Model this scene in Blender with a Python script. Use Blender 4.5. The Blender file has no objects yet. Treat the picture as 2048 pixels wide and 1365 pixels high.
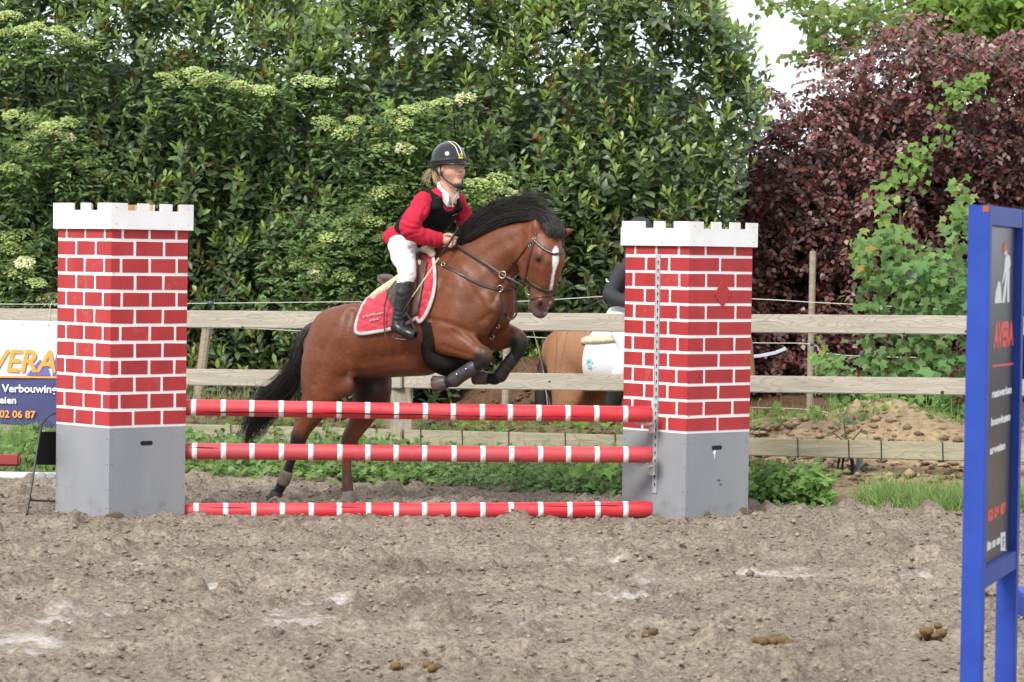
import bpy, bmesh, math, random
import numpy as np
from mathutils import Vector, Matrix
from mathutils.bvhtree import BVHTree

rng = np.random.default_rng(7)
random.seed(7)
scene = bpy.context.scene
COL = scene.collection

# ------------------------------------------------------------------ camera
FPX = 6354.0                      # focal length in photo pixels (photo is 2048 wide)
CAMH = 1.5
PITCH = math.atan(172.5 / FPX)
ROLL = 0.015
_f = Vector((0, math.cos(PITCH), -math.sin(PITCH)))
_u0 = Vector((0, math.sin(PITCH), math.cos(PITCH)))
_r0 = Vector((1, 0, 0))
_r = _r0 * math.cos(ROLL) + _u0 * math.sin(ROLL)
_u = _u0 * math.cos(ROLL) - _r0 * math.sin(ROLL)
CAMP = Vector((0, 0, CAMH))
cam_d = bpy.data.cameras.new('camera')
cam = bpy.data.objects.new('camera', cam_d)
COL.objects.link(cam)
cam.matrix_world = Matrix(((_r.x, _u.x, -_f.x, 0), (_r.y, _u.y, -_f.y, 0), (_r.z, _u.z, -_f.z, CAMH), (0, 0, 0, 1)))
cam_d.sensor_width = 36
cam_d.lens = FPX / 2048 * 36
cam_d.clip_end = 600
cam_d.clip_start = 0.5
cam_d.dof.use_dof = True
cam_d.dof.focus_distance = 18.2
cam_d.dof.aperture_fstop = 9.0
scene.camera = cam

def ray(px, py):
    return _f + _r * ((px - 1024) / FPX) + _u * ((682.5 - py) / FPX)

def at(px, py, Y):
    d = ray(px, py)
    return CAMP + d * (Y / d.y)

def ground_at(px, py, z=0.0):
    d = ray(px, py)
    return CAMP + d * ((z - CAMH) / d.z)

def proj(p):
    q = Vector(p) - CAMP
    w = q.dot(_f)
    return 1024 + FPX * q.dot(_r) / w, 682.5 - FPX * q.dot(_u) / w

# ------------------------------------------------------------------ world, sun, exposure
SUN_EL, SUN_AZ = math.radians(42), math.radians(210)    # azimuth clockwise from +Y: behind the camera, to the left
world = bpy.data.worlds.new('World')
scene.world = world
world.use_nodes = True
wn = world.node_tree
wn.nodes.clear()
w_out = wn.nodes.new('ShaderNodeOutputWorld')
w_bg = wn.nodes.new('ShaderNodeBackground')
w_sky = wn.nodes.new('ShaderNodeTexSky')
w_sky.sky_type = 'NISHITA'
w_sky.sun_disc = False
w_sky.sun_elevation = SUN_EL
w_sky.sun_rotation = SUN_AZ
w_sky.air_density = 1.0
w_sky.dust_density = 2.0
w_tc = wn.nodes.new('ShaderNodeTexCoord')
w_noise = wn.nodes.new('ShaderNodeTexNoise')
w_noise.inputs['Scale'].default_value = 2.2
w_noise.inputs['Detail'].default_value = 6
w_ramp = wn.nodes.new('ShaderNodeValToRGB')
w_ramp.color_ramp.elements[0].position = 0.30
w_ramp.color_ramp.elements[0].color = (0.78, 0.78, 0.78, 1)
w_ramp.color_ramp.elements[1].position = 0.62
w_ramp.color_ramp.elements[1].color = (1, 1, 1, 1)
w_mix = wn.nodes.new('ShaderNodeMix')
w_mix.data_type = 'RGBA'
w_mix.inputs['B'].default_value = (9.0, 9.5, 10.2, 1)      # bright thin overcast
wn.links.new(w_tc.outputs['Generated'], w_noise.inputs['Vector'])
wn.links.new(w_noise.outputs['Fac'], w_ramp.inputs['Fac'])
wn.links.new(w_ramp.outputs['Color'], w_mix.inputs['Factor'])
wn.links.new(w_sky.outputs['Color'], w_mix.inputs['A'])
wn.links.new(w_mix.outputs['Result'], w_bg.inputs['Color'])
wn.links.new(w_bg.outputs['Background'], w_out.inputs['Surface'])
w_bg.inputs['Strength'].default_value = 0.10

sun_d = bpy.data.lights.new('sun', 'SUN')
sun_d.energy = 2.7
sun_d.angle = math.radians(20)
sun_d.color = (1.0, 0.96, 0.9)
sun = bpy.data.objects.new('sun', sun_d)
COL.objects.link(sun)
_sd = Vector((math.sin(SUN_AZ) * math.cos(SUN_EL), math.cos(SUN_AZ) * math.cos(SUN_EL), math.sin(SUN_EL)))
sun.rotation_euler = _sd.to_track_quat('Z', 'Y').to_euler()

scene.view_settings.view_transform = 'Standard'
scene.view_settings.look = 'None'
scene.view_settings.exposure = 0.62
scene.view_settings.gamma = 1
scene.view_settings.use_curve_mapping = False
scene.cycles.max_bounces = 6
scene.cycles.diffuse_bounces = 3
scene.cycles.glossy_bounces = 2
scene.cycles.transmission_bounces = 3
scene.cycles.caustics_reflective = False
scene.cycles.caustics_refractive = False
scene.cycles.use_denoising = True

# ------------------------------------------------------------------ helpers: objects
def link(o, parent=None):
    COL.objects.link(o)
    if parent is not None:
        o.parent = parent
    return o

def tag(o, label, cat, group=None):
    o['label'] = label
    o['category'] = cat
    if group:
        o['group'] = group
    return o

def thing(name, label, cat, loc=(0, 0, 0), rotz=0.0, group=None):
    o = bpy.data.objects.new(name, None)
    o.empty_display_size = 0.1
    o.location = loc
    o.rotation_euler = (0, 0, rotz)
    link(o)
    return tag(o, label, cat, group)

def struct(o):
    o['kind'] = 'structure'
    return o

def stuff(o):
    o['kind'] = 'stuff'
    return o

def set_attr(me, cols):
    a = me.color_attributes.new('Col', 'FLOAT_COLOR', 'POINT')
    c = np.ones((len(me.vertices), 4), np.float32)
    cols = np.asarray(cols, np.float32)
    c[:, :cols.shape[1]] = cols
    a.data.foreach_set('color', c.ravel())

def fmesh(name, V, F, mat, parent=None, smooth=False, cols=None, world=False):
    """fast mesh from arrays: F is an (n,3)/(n,4) array or a list of such arrays.
    world=True: V are world coordinates, converted to the parent's frame"""
    V = np.asarray(V, np.float64).reshape(-1, 3)
    if world and parent is not None:
        M = np.array(parent_matrix(parent).inverted())
        V = V @ M[:3, :3].T + M[:3, 3]
    me = bpy.data.meshes.new(name)
    Fs = F if isinstance(F, list) else [F]
    Fs = [np.asarray(f, np.int32) for f in Fs if len(f)]
    nl = sum(f.size for f in Fs)
    npoly = sum(len(f) for f in Fs)
    me.vertices.add(len(V))
    me.vertices.foreach_set('co', V.astype(np.float32).ravel())
    me.loops.add(nl)
    me.polygons.add(npoly)
    me.loops.foreach_set('vertex_index', np.concatenate([f.ravel() for f in Fs]))
    starts, s = [], 0
    for f in Fs:
        starts.append(s + np.arange(len(f)) * f.shape[1])
        s += f.size
    me.polygons.foreach_set('loop_start', np.concatenate(starts).astype(np.int32))
    me.update(calc_edges=True)
    me.validate()
    if smooth:
        me.shade_smooth()
    if cols is not None:
        set_attr(me, cols)
    if mat is not None:
        me.materials.append(mat)
    return link(bpy.data.objects.new(name, me), parent)

def parent_matrix(o):
    m = Matrix.LocRotScale(o.location, o.rotation_euler, o.scale)
    return parent_matrix(o.parent) @ o.matrix_parent_inverse @ m if o.parent else m

class MB:
    """collects simple shapes into one mesh"""
    def __init__(self):
        self.v, self.f = [], []
    def add(self, vs, fs):
        n = len(self.v)
        self.v += [tuple(p) for p in vs]
        self.f += [tuple(i + n for i in f) for f in fs]
        return self
    def box(self, c, s, M=None):
        c = Vector(c)
        vs = []
        for z in (-1, 1):
            for y in (-1, 1):
                for x in (-1, 1):
                    p = Vector((x * s[0] / 2, y * s[1] / 2, z * s[2] / 2))
                    vs.append(c + (M @ p if M is not None else p))
        return self.add(vs, [(0, 2, 3, 1), (4, 5, 7, 6), (0, 1, 5, 4), (2, 6, 7, 3), (0, 4, 6, 2), (1, 3, 7, 5)])
    def prism(self, pts, d):
        """polygon pts (3d, planar) extruded by vector d"""
        n = len(pts)
        d = Vector(d)
        pts = [Vector(p) for p in pts]
        vs = pts + [p + d for p in pts]
        return self.add(vs, [tuple(range(n))[::-1], tuple(range(n, 2 * n))] + [(i, (i + 1) % n, n + (i + 1) % n, n + i) for i in range(n)])
    def tube(self, pts, rad, n=8, caps=True, flat=None, up=None):
        """tube along pts; rad scalar or list; flat=(w,h) multipliers with the width axis perpendicular to up"""
        pts = [Vector(p) for p in pts]
        m = len(pts)
        rad = [rad] * m if not hasattr(rad, '__len__') else list(rad)
        vs = []
        a = None
        for i, p in enumerate(pts):
            t = (pts[min(i + 1, m - 1)] - pts[max(i - 1, 0)])
            if t.length < 1e-9:
                t = Vector((0, 0, 1))
            t.normalize()
            if up is not None:
                uu = up[i] if isinstance(up, list) else up
                nn = Vector(uu) - t * t.dot(Vector(uu))
                nn.normalize()
                a = t.cross(nn)
            else:
                if a is None:
                    a = t.orthogonal()
                a = (a - t * a.dot(t))
                if a.length < 1e-6:
                    a = t.orthogonal()
                a.normalize()
            b = t.cross(a)
            fw, fh = flat if flat else (1, 1)
            for k in range(n):
                th = 2 * math.pi * (k + .5) / n
                vs.append(p + a * (math.cos(th) * rad[i] * fw) + b * (math.sin(th) * rad[i] * fh))
        fs = []
        for i in range(m - 1):
            for k in range(n):
                k2 = (k + 1) % n
                fs.append((i * n + k, i * n + k2, (i + 1) * n + k2, (i + 1) * n + k))
        if caps:
            fs.append(tuple(range(n))[::-1])
            fs.append(tuple((m - 1) * n + k for k in range(n)))
        return self.add(vs, fs)
    def ball(self, c, r, nu=10, nv=7, M=None, jit=0.0):
        rx, ry, rz = (r, r, r) if not hasattr(r, '__len__') else r
        c = Vector(c)
        vs = [c + self._m(M, (0, 0, rz))]
        for j in range(1, nv):
            ph = math.pi * j / nv
            for i in range(nu):
                th = 2 * math.pi * i / nu
                q = 1 + random.uniform(-jit, jit)
                vs.append(c + self._m(M, (rx * q * math.sin(ph) * math.cos(th), ry * q * math.sin(ph) * math.sin(th), rz * q * math.cos(ph))))
        vs.append(c + self._m(M, (0, 0, -rz)))
        fs = [(0, 1 + i, 1 + (i + 1) % nu) for i in range(nu)]
        for j in range(nv - 2):
            for i in range(nu):
                a, b = 1 + j * nu + i, 1 + j * nu + (i + 1) % nu
                fs.append((a, a + nu, b + nu, b))
        l = len(vs) - 1
        o = 1 + (nv - 2) * nu
        fs += [(l, o + (i + 1) % nu, o + i) for i in range(nu)]
        return self.add(vs, fs)
    @staticmethod
    def _m(M, v):
        return (M @ Vector(v)) if M is not None else Vector(v)
    def build(self, name, mat, parent=None, smooth=False, world=False, bevel=0.0):
        vs = self.v
        if world and parent is not None:
            Mi = parent_matrix(parent).inverted()
            vs = [Mi @ Vector(v) for v in vs]
        me = bpy.data.meshes.new(name)
        me.from_pydata([tuple(v) for v in vs], [], self.f)
        if bevel > 0:
            bm = bmesh.new()
            bm.from_mesh(me)
            bmesh.ops.bevel(bm, geom=bm.edges[:], offset=bevel, segments=2, affect='EDGES', clamp_overlap=True)
            bm.to_mesh(me)
            bm.free()
        if smooth:
            me.shade_smooth()
        if mat is not None:
            me.materials.append(mat)
        return link(bpy.data.objects.new(name, me), parent)

def crom(pts, n=6):
    """catmull-rom through pts (arrays of any width)"""
    P = np.array([list(p) for p in pts], float)
    P = np.vstack([2 * P[0] - P[1], P, 2 * P[-1] - P[-2]])
    out = []
    for i in range(1, len(P) - 2):
        for k in range(n):
            t = k / n
            p0, p1, p2, p3 = P[i - 1], P[i], P[i + 1], P[i + 2]
            out.append(0.5 * (2 * p1 + (p2 - p0) * t + (2 * p0 - 5 * p1 + 4 * p2 - p3) * t * t + (3 * p1 - p0 - 3 * p2 + p3) * t ** 3))
    out.append(P[-2])
    return np.array(out)

# ------------------------------------------------------------------ helpers: materials
def nodes(mat):
    mat.use_nodes = True
    nt = mat.node_tree
    return nt, nt.nodes['Principled BSDF'], nt.nodes['Material Output']

def pmat(name, c, rough=.6, c2=None, scale=8.0, detail=5, lo=.35, hi=.65, bump=0.0, bscale=None, spec=None, metal=0.0,
         stretch=None, coat=0.0, sheen=0.0, rough2=None):
    """principled material: two colours mixed by object-space noise, bump from a second noise"""
    m = bpy.data.materials.new(name)
    nt, b, out = nodes(m)
    b.inputs['Roughness'].default_value = rough
    b.inputs['Metallic'].default_value = metal
    if spec is not None:
        b.inputs['Specular IOR Level'].default_value = spec
    if coat:
        b.inputs['Coat Weight'].default_value = coat
        b.inputs['Coat Roughness'].default_value = .12
    if sheen:
        b.inputs['Sheen Weight'].default_value = sheen
    b.inputs['Base Color'].default_value = (*c, 1)
    tc = nt.nodes.new('ShaderNodeTexCoord')
    vec = tc.outputs['Object']
    if stretch:
        mp = nt.nodes.new('ShaderNodeMapping')
        mp.inputs['Scale'].default_value = stretch
        nt.links.new(vec, mp.inputs['Vector'])
        vec = mp.outputs['Vector']
    if c2 is not None:
        nz = nt.nodes.new('ShaderNodeTexNoise')
        nz.inputs['Scale'].default_value = scale
        nz.inputs['Detail'].default_value = detail
        nt.links.new(vec, nz.inputs['Vector'])
        mr = nt.nodes.new('ShaderNodeMapRange')
        mr.inputs['From Min'].default_value = lo
        mr.inputs['From Max'].default_value = hi
        nt.links.new(nz.outputs['Fac'], mr.inputs['Value'])
        mx = nt.nodes.new('ShaderNodeMix')
        mx.data_type = 'RGBA'
        mx.inputs['A'].default_value = (*c, 1)
        mx.inputs['B'].default_value = (*c2, 1)
        nt.links.new(mr.outputs['Result'], mx.inputs['Factor'])
        nt.links.new(mx.outputs['Result'], b.inputs['Base Color'])
        if rough2 is not None:
            m2 = nt.nodes.new('ShaderNodeMapRange')
            m2.inputs['To Min'].default_value = rough
            m2.inputs['To Max'].default_value = rough2
            nt.links.new(mr.outputs['Result'], m2.inputs['Value'])
            nt.links.new(m2.outputs['Result'], b.inputs['Roughness'])
    if bump > 0:
        nb = nt.nodes.new('ShaderNodeTexNoise')
        nb.inputs['Scale'].default_value = bscale or scale * 4
        nb.inputs['Detail'].default_value = 4
        nt.links.new(vec, nb.inputs['Vector'])
        bp = nt.nodes.new('ShaderNodeBump')
        bp.inputs['Strength'].default_value = 1.0
        bp.inputs['Distance'].default_value = bump
        nt.links.new(nb.outputs['Fac'], bp.inputs['Height'])
        nt.links.new(bp.outputs['Normal'], b.inputs['Normal'])
    return m

def leafmat(name, rough=.4, trans=.3, spec=.5, tint=(1, 1, 1), hsv=.06):
    """leaf: colour attribute, some light passing through"""
    m = bpy.data.materials.new(name)
    nt, b, out = nodes(m)
    at_ = nt.nodes.new('ShaderNodeVertexColor')
    at_.layer_name = 'Col'
    nt.links.new(at_.outputs['Color'], b.inputs['Base Color'])
    b.inputs['Roughness'].default_value = rough
    b.inputs['Specular IOR Level'].default_value = spec
    tr = nt.nodes.new('ShaderNodeBsdfTranslucent')
    mx = nt.nodes.new('ShaderNodeMixShader')
    mx.inputs['Fac'].default_value = trans
    mul = nt.nodes.new('ShaderNodeMix')
    mul.data_type = 'RGBA'
    mul.blend_type = 'MULTIPLY'
    mul.inputs['Factor'].default_value = 1
    mul.inputs['B'].default_value = (1.5, 1.6, .7, 1)
    nt.links.new(at_.outputs['Color'], mul.inputs['A'])
    nt.links.new(mul.outputs['Result'], tr.inputs['Color'])
    nt.links.new(b.outputs['BSDF'], mx.inputs[1])
    nt.links.new(tr.outputs['BSDF'], mx.inputs[2])
    nt.links.new(mx.outputs['Shader'], out.inputs['Surface'])
    return m

def attrmat(name, rough=.5, bump=0.0, bscale=200, sheen=0.0, spec=.5, sss=0.0, var=0.0, vscale=20):
    """colour attribute on a principled surface"""
    m = bpy.data.materials.new(name)
    nt, b, out = nodes(m)
    at_ = nt.nodes.new('ShaderNodeVertexColor')
    at_.layer_name = 'Col'
    col = at_.outputs['Color']
    tc = nt.nodes.new('ShaderNodeTexCoord')
    if var > 0:
        nz = nt.nodes.new('ShaderNodeTexNoise')
        nz.inputs['Scale'].default_value = vscale
        nz.inputs['Detail'].default_value = 6
        nt.links.new(tc.outputs['Object'], nz.inputs['Vector'])
        mr = nt.nodes.new('ShaderNodeMapRange')
        mr.inputs['From Min'].default_value = .3
        mr.inputs['From Max'].default_value = .7
        mr.inputs['To Min'].default_value = 1 - var
        mr.inputs['To Max'].default_value = 1 + var
        nt.links.new(nz.outputs['Fac'], mr.inputs['Value'])
        mul = nt.nodes.new('ShaderNodeMix')
        mul.data_type = 'RGBA'
        mul.blend_type = 'MULTIPLY'
        mul.inputs['Factor'].default_value = 1
        nt.links.new(col, mul.inputs['A'])
        nt.links.new(mr.outputs['Result'], mul.inputs['B'])
        col = mul.outputs['Result']
    nt.links.new(col, b.inputs['Base Color'])
    b.inputs['Roughness'].default_value = rough
    b.inputs['Specular IOR Level'].default_value = spec
    b.inputs['Sheen Weight'].default_value = sheen
    if sss:
        b.inputs['Subsurface Weight'].default_value = sss
        b.inputs['Subsurface Radius'].default_value = (.02, .008, .005)
        b.inputs['Subsurface Scale'].default_value = .5
    if bump:
        nb = nt.nodes.new('ShaderNodeTexNoise')
        nb.inputs['Scale'].default_value = bscale
        nb.inputs['Detail'].default_value = 4
        nt.links.new(tc.outputs['Object'], nb.inputs['Vector'])
        bp = nt.nodes.new('ShaderNodeBump')
        bp.inputs['Strength'].default_value = 1
        bp.inputs['Distance'].default_value = bump
        nt.links.new(nb.outputs['Fac'], bp.inputs['Height'])
        nt.links.new(bp.outputs['Normal'], b.inputs['Normal'])
    return m

def dirty(m, c, zmax, amount=.8, scale=9.0, lo=.46):
    """mud splashed up from the ground: patches of dirt whose number thins out with height (object z)"""
    nt = m.node_tree
    b = nt.nodes['Principled BSDF']
    src = b.inputs['Base Color'].links[0].from_socket if b.inputs['Base Color'].links else None
    tc = nt.nodes.new('ShaderNodeTexCoord')
    nz = nt.nodes.new('ShaderNodeTexNoise')
    nz.inputs['Scale'].default_value = scale
    nz.inputs['Detail'].default_value = 9
    nz.inputs['Roughness'].default_value = .72
    nt.links.new(tc.outputs['Object'], nz.inputs['Vector'])
    sp = nt.nodes.new('ShaderNodeSeparateXYZ')
    nt.links.new(tc.outputs['Object'], sp.inputs['Vector'])
    th = nt.nodes.new('ShaderNodeMapRange')
    th.inputs['From Min'].default_value = 0
    th.inputs['From Max'].default_value = zmax
    th.inputs['To Min'].default_value = lo
    th.inputs['To Max'].default_value = .70
    nt.links.new(sp.outputs['Z'], th.inputs['Value'])
    sub = nt.nodes.new('ShaderNodeMath')
    sub.operation = 'SUBTRACT'
    nt.links.new(nz.outputs['Fac'], sub.inputs[0])
    nt.links.new(th.outputs['Result'], sub.inputs[1])
    mu = nt.nodes.new('ShaderNodeMath')
    mu.operation = 'MULTIPLY'
    mu.use_clamp = True
    mu.inputs[1].default_value = 9 * amount
    nt.links.new(sub.outputs['Value'], mu.inputs[0])
    mx = nt.nodes.new('ShaderNodeMix')
    mx.data_type = 'RGBA'
    mx.clamp_factor = True
    nt.links.new(mu.outputs['Value'], mx.inputs['Factor'])
    if src is not None:
        nt.links.new(src, mx.inputs['A'])
    else:
        mx.inputs['A'].default_value = b.inputs['Base Color'].default_value
    mx.inputs['B'].default_value = (*c, 1)
    nt.links.new(mx.outputs['Result'], b.inputs['Base Color'])
    return m

# ------------------------------------------------------------------ helpers: noise on arrays
def vnoise(x, y, seed=0):
    """value noise, smooth, about -1..1, any array shape"""
    xi, yi = np.floor(x).astype(np.int64), np.floor(y).astype(np.int64)
    fx, fy = x - xi, y - yi
    fx, fy = fx * fx * (3 - 2 * fx), fy * fy * (3 - 2 * fy)
    def h(a, b):
        n = (a * 374761393 + b * 668265263 + seed * 1442695041) & 0x7fffffff
        n = ((n ^ (n >> 13)) * 1274126177) & 0x7fffffff
        return ((n ^ (n >> 16)) & 0xffff) / 32767.5 - 1
    return (h(xi, yi) * (1 - fx) + h(xi + 1, yi) * fx) * (1 - fy) + (h(xi, yi + 1) * (1 - fx) + h(xi + 1, yi + 1) * fx) * fy

def fbm(x, y, oct=4, seed=0, gain=.5):
    s, a, t = 0, 1.0, 0
    for o in range(oct):
        s = s + a * vnoise(x * 2 ** o + o * 17.3, y * 2 ** o - o * 9.1, seed + o)
        t += a
        a *= gain
    return s / t

# ------------------------------------------------------------------ helpers: bodies from blended tapered limbs
class Field:
    """signed distance grid: tapered elliptical limbs blended smoothly, meshed by surface nets"""
    def __init__(self, lo, hi, h):
        self.lo, self.h = np.array(lo, float), h
        self.n = np.ceil((np.array(hi, float) - self.lo) / h).astype(int) + 1
        self.ax = [self.lo[i] + h * np.arange(self.n[i]) for i in range(3)]
        self.F = np.full(self.n, 1.0, np.float32)
    def _box(self, lo, hi):
        a = np.clip(np.floor((lo - self.lo) / self.h).astype(int), 0, self.n)
        b = np.clip(np.ceil((hi - self.lo) / self.h).astype(int) + 1, 0, self.n)
        return a, b
    def limb(self, pts, k=.03, S=(0, 1, 0), n=4, op='add', grow=0.0):
        """pts: rows x,y,z,a,b - a half size along S, b half size across it"""
        Q = crom(pts, n) if len(pts) > 1 and n > 1 else np.array(pts, float)
        if len(Q) == 1:
            Q = np.vstack([Q, Q + np.array([1e-5, 0, 0, 0, 0])])
        Q[:, 3:] = np.maximum(Q[:, 3:] + grow, 1e-3)
        S = np.array(S, float)
        S /= np.linalg.norm(S)
        R = Q[:, 3:].max() + max(k, .02) + 3 * self.h
        a, b = self._box((Q[:, :3] - R).min(0), (Q[:, :3] + R).max(0))
        if np.any(b <= a):
            return self
        T = np.full(b - a, 1.0, np.float32)
        for i in range(len(Q) - 1):
            p0, p1 = Q[i, :3], Q[i + 1, :3]
            r = max(Q[i, 3:].max(), Q[i + 1, 3:].max()) + max(k, .02) + 2 * self.h
            c, d = self._box(np.minimum(p0, p1) - r, np.maximum(p0, p1) + r)
            c, d = np.maximum(c, a), np.minimum(d, b)
            if np.any(d <= c):
                continue
            X = [self.ax[j][c[j]:d[j]].astype(np.float32) for j in range(3)]
            gx, gy, gz = X[0][:, None, None], X[1][None, :, None], X[2][None, None, :]
            D = p1 - p0
            t = np.clip(((gx - p0[0]) * D[0] + (gy - p0[1]) * D[1] + (gz - p0[2]) * D[2]) / max(D @ D, 1e-12), 0, 1).astype(np.float32)
            qx, qy, qz = gx - (p0[0] + t * D[0]), gy - (p0[1] + t * D[1]), gz - (p0[2] + t * D[2])
            u = qx * S[0] + qy * S[1] + qz * S[2]
            v2 = np.maximum(qx * qx + qy * qy + qz * qz - u * u, 0)
            ra, rb = Q[i, 3] + t * (Q[i + 1, 3] - Q[i, 3]), Q[i, 4] + t * (Q[i + 1, 4] - Q[i, 4])
            k0 = np.sqrt(u * u / ra ** 2 + v2 / rb ** 2)
            k1 = np.sqrt(u * u / ra ** 4 + v2 / rb ** 4) + 1e-6
            dist = k0 * (k0 - 1) / k1
            sl = tuple(slice(c[j] - a[j], d[j] - a[j]) for j in range(3))
            T[sl] = np.minimum(T[sl], dist)
        sl = tuple(slice(a[j], b[j]) for j in range(3))
        self._combine(sl, T, k, op)
        return self
    def _combine(self, sl, T, k, op):
        A = self.F[sl]
        if op == 'add':
            hh = np.maximum(k - np.abs(A - T), 0) / k
            self.F[sl] = np.minimum(A, T) - hh * hh * k * .25
        elif op == 'cut':
            T = -T
            hh = np.maximum(k - np.abs(A - T), 0) / k
            self.F[sl] = np.maximum(A, T) + hh * hh * k * .25
    def plane(self, p, nrm, k=.004):
        """cut away the side the normal points to"""
        p, nrm = np.array(p, float), np.array(nrm, float)
        nrm /= np.linalg.norm(nrm)
        T = ((self.ax[0][:, None, None] - p[0]) * nrm[0] + (self.ax[1][None, :, None] - p[1]) * nrm[1] + (self.ax[2][None, None, :] - p[2]) * nrm[2])
        A = self.F
        hh = np.maximum(k - np.abs(A - T), 0) / k
        self.F = (np.maximum(A, T) + hh * hh * k * .25).astype(np.float32)
        return self
    def mesh(self):
        F, n = self.F, self.n
        ins = F < 0
        c = np.zeros(n - 1, np.int8)
        for dx in (0, 1):
            for dy in (0, 1):
                for dz in (0, 1):
                    c += ins[dx:n[0] - 1 + dx, dy:n[1] - 1 + dy, dz:n[2] - 1 + dz]
        I = np.argwhere((c > 0) & (c < 8))
        idx = np.full(n - 1, -1, np.int64)
        idx[tuple(I.T)] = np.arange(len(I))
        acc, cnt = np.zeros((len(I), 3)), np.zeros(len(I))
        corners = [(x, y, z) for x in (0, 1) for y in (0, 1) for z in (0, 1)]
        val = {q: F[I[:, 0] + q[0], I[:, 1] + q[1], I[:, 2] + q[2]] for q in corners}
        for q in corners:
            for ax in range(3):
                if q[ax] == 0:
                    r = list(q)
                    r[ax] = 1
                    f0, f1 = val[q], val[tuple(r)]
                    m = (f0 < 0) != (f1 < 0)
                    t = np.where(m, f0 / np.where(m, f0 - f1, 1), 0)
                    p = np.repeat(np.array(q, float)[None], len(I), 0)
                    p[:, ax] = t
                    acc[m] += p[m]
                    cnt[m] += 1
        V = self.lo + (I + acc / np.maximum(cnt, 1)[:, None]) * self.h
        faces = []
        for ax in range(3):
            o = [1 if j != ax else 0 for j in range(3)]
            s0 = tuple(slice(o[j], n[j] - 1) for j in range(3))
            s1 = tuple(slice(o[j] + (1 if j == ax else 0), n[j] - 1 + (1 if j == ax else 0)) for j in range(3))
            a, b = ins[s0], ins[s1]
            E = np.argwhere(a != b) + np.array(o)
            if not len(E):
                continue
            fl = ins[tuple(E.T)]
            j1, j2 = [(1, 2), (2, 0), (0, 1)][ax]
            d1, d2 = np.zeros(3, int), np.zeros(3, int)
            d1[j1], d2[j2] = 1, 1
            q = np.stack([idx[tuple((E - d1 - d2).T)], idx[tuple((E - d2).T)], idx[tuple(E.T)], idx[tuple((E - d1).T)]], 1)
            q[~fl] = q[~fl][:, ::-1]
            faces.append(q)
        return V, np.vstack(faces)

def relax(V, Fq, it=2, w=.5):
    """a little laplacian smoothing"""
    e = np.vstack([Fq[:, [i, (i + 1) % 4]] for i in range(4)])
    for _ in range(it):
        s, c = np.zeros_like(V), np.zeros(len(V))
        np.add.at(s, e[:, 0], V[e[:, 1]])
        np.add.at(c, e[:, 0], 1)
        np.add.at(s, e[:, 1], V[e[:, 0]])
        np.add.at(c, e[:, 1], 1)
        V = V * (1 - w) + w * s / np.maximum(c, 1)[:, None]
    return V

# ------------------------------------------------------------------ helpers: leaves
LEAF = {
    'oblong': (np.array([[0, 0], [-.8, .25], [0, .25], [.8, .25], [-1, .65], [0, .65], [1, .65], [0, 1]]),
               [[0, 2, 1], [0, 3, 2], [4, 5, 7], [5, 6, 7]], [[1, 2, 5, 4], [2, 3, 6, 5]]),
    'oval': (np.array([[0, 0], [-1, .4], [0, .45], [1, .4], [0, 1]]), [[0, 2, 1], [0, 3, 2], [1, 2, 4], [2, 3, 4]], []),
    'maple': (np.array([[0, 0], [-.55, .05], [-.5, .35], [-1.05, .55], [-.45, .68], [0, 1.1], [.45, .68], [1.05, .55], [.5, .35], [.55, .05], [0, .42]]),
              [[10, 0, 1], [10, 1, 2], [10, 2, 3], [10, 3, 4], [10, 4, 5], [10, 5, 6], [10, 6, 7], [10, 7, 8], [10, 8, 9], [10, 9, 0]], []),
    'blade': (np.array([[-1, 0], [1, 0], [-.7, .5], [.7, .5], [0, 1]]), [[2, 3, 4]], [[0, 1, 3, 2]]),
}

def leaves(P, D, N, L, W, kind='oblong', fold=.25, droop=.2):
    """P base points, D directions, N rough normals, L lengths, W half widths -> V, [tris, quads], nverts per leaf"""
    sh, tri, quad = LEAF[kind]
    D = D / np.linalg.norm(D, axis=1)[:, None]
    X = np.cross(D, N)
    X /= np.linalg.norm(X, axis=1)[:, None] + 1e-9
    N = np.cross(X, D)
    m = len(sh)
    sx, sy = sh[:, 0][None, :, None], sh[:, 1][None, :, None]
    V = P[:, None] + X[:, None] * (sx * W[:, None, None]) + D[:, None] * (sy * L[:, None, None]) \
        + N[:, None] * (np.abs(sx) * (fold * W)[:, None, None] - (droop * L)[:, None, None] * sy ** 2)
    n = len(P)
    base = (np.arange(n) * m)[:, None, None]
    Fs = [(np.array(t)[None] + base).reshape(-1, len(t[0])) for t in (tri, quad) if t]
    return V.reshape(-1, 3), Fs, m

def vecs(n, spread=(1, 1, 1)):
    v = rng.normal(size=(n, 3)) * np.array(spread)
    return v / (np.linalg.norm(v, axis=1)[:, None] + 1e-9)

def jitter_cols(base, n, amt=.2, hue=.08):
    """n colours round base (3,) or (n,3)"""
    c = np.broadcast_to(np.array(base, float), (n, 3)) * (1 + rng.uniform(-amt, amt, (n, 1)))
    return np.clip(c * (1 + rng.uniform(-hue, hue, (n, 3))), 0, 1)

def text_mesh(s, size, bold=0.0, shear=0.0, extrude=0.0, align='LEFT', spacing=1.0):
    cu = bpy.data.curves.new('lettering', 'FONT')
    cu.body = s
    cu.size = size
    cu.offset = bold
    cu.shear = shear
    cu.extrude = extrude
    cu.align_x = align
    cu.space_character = spacing
    cu.resolution_u = 3
    o = bpy.data.objects.new('lettering', cu)
    COL.objects.link(o)
    dg = bpy.context.evaluated_depsgraph_get()
    me = bpy.data.meshes.new_from_object(o.evaluated_get(dg))
    bpy.data.objects.remove(o)
    bpy.data.curves.remove(cu)
    return me

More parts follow.
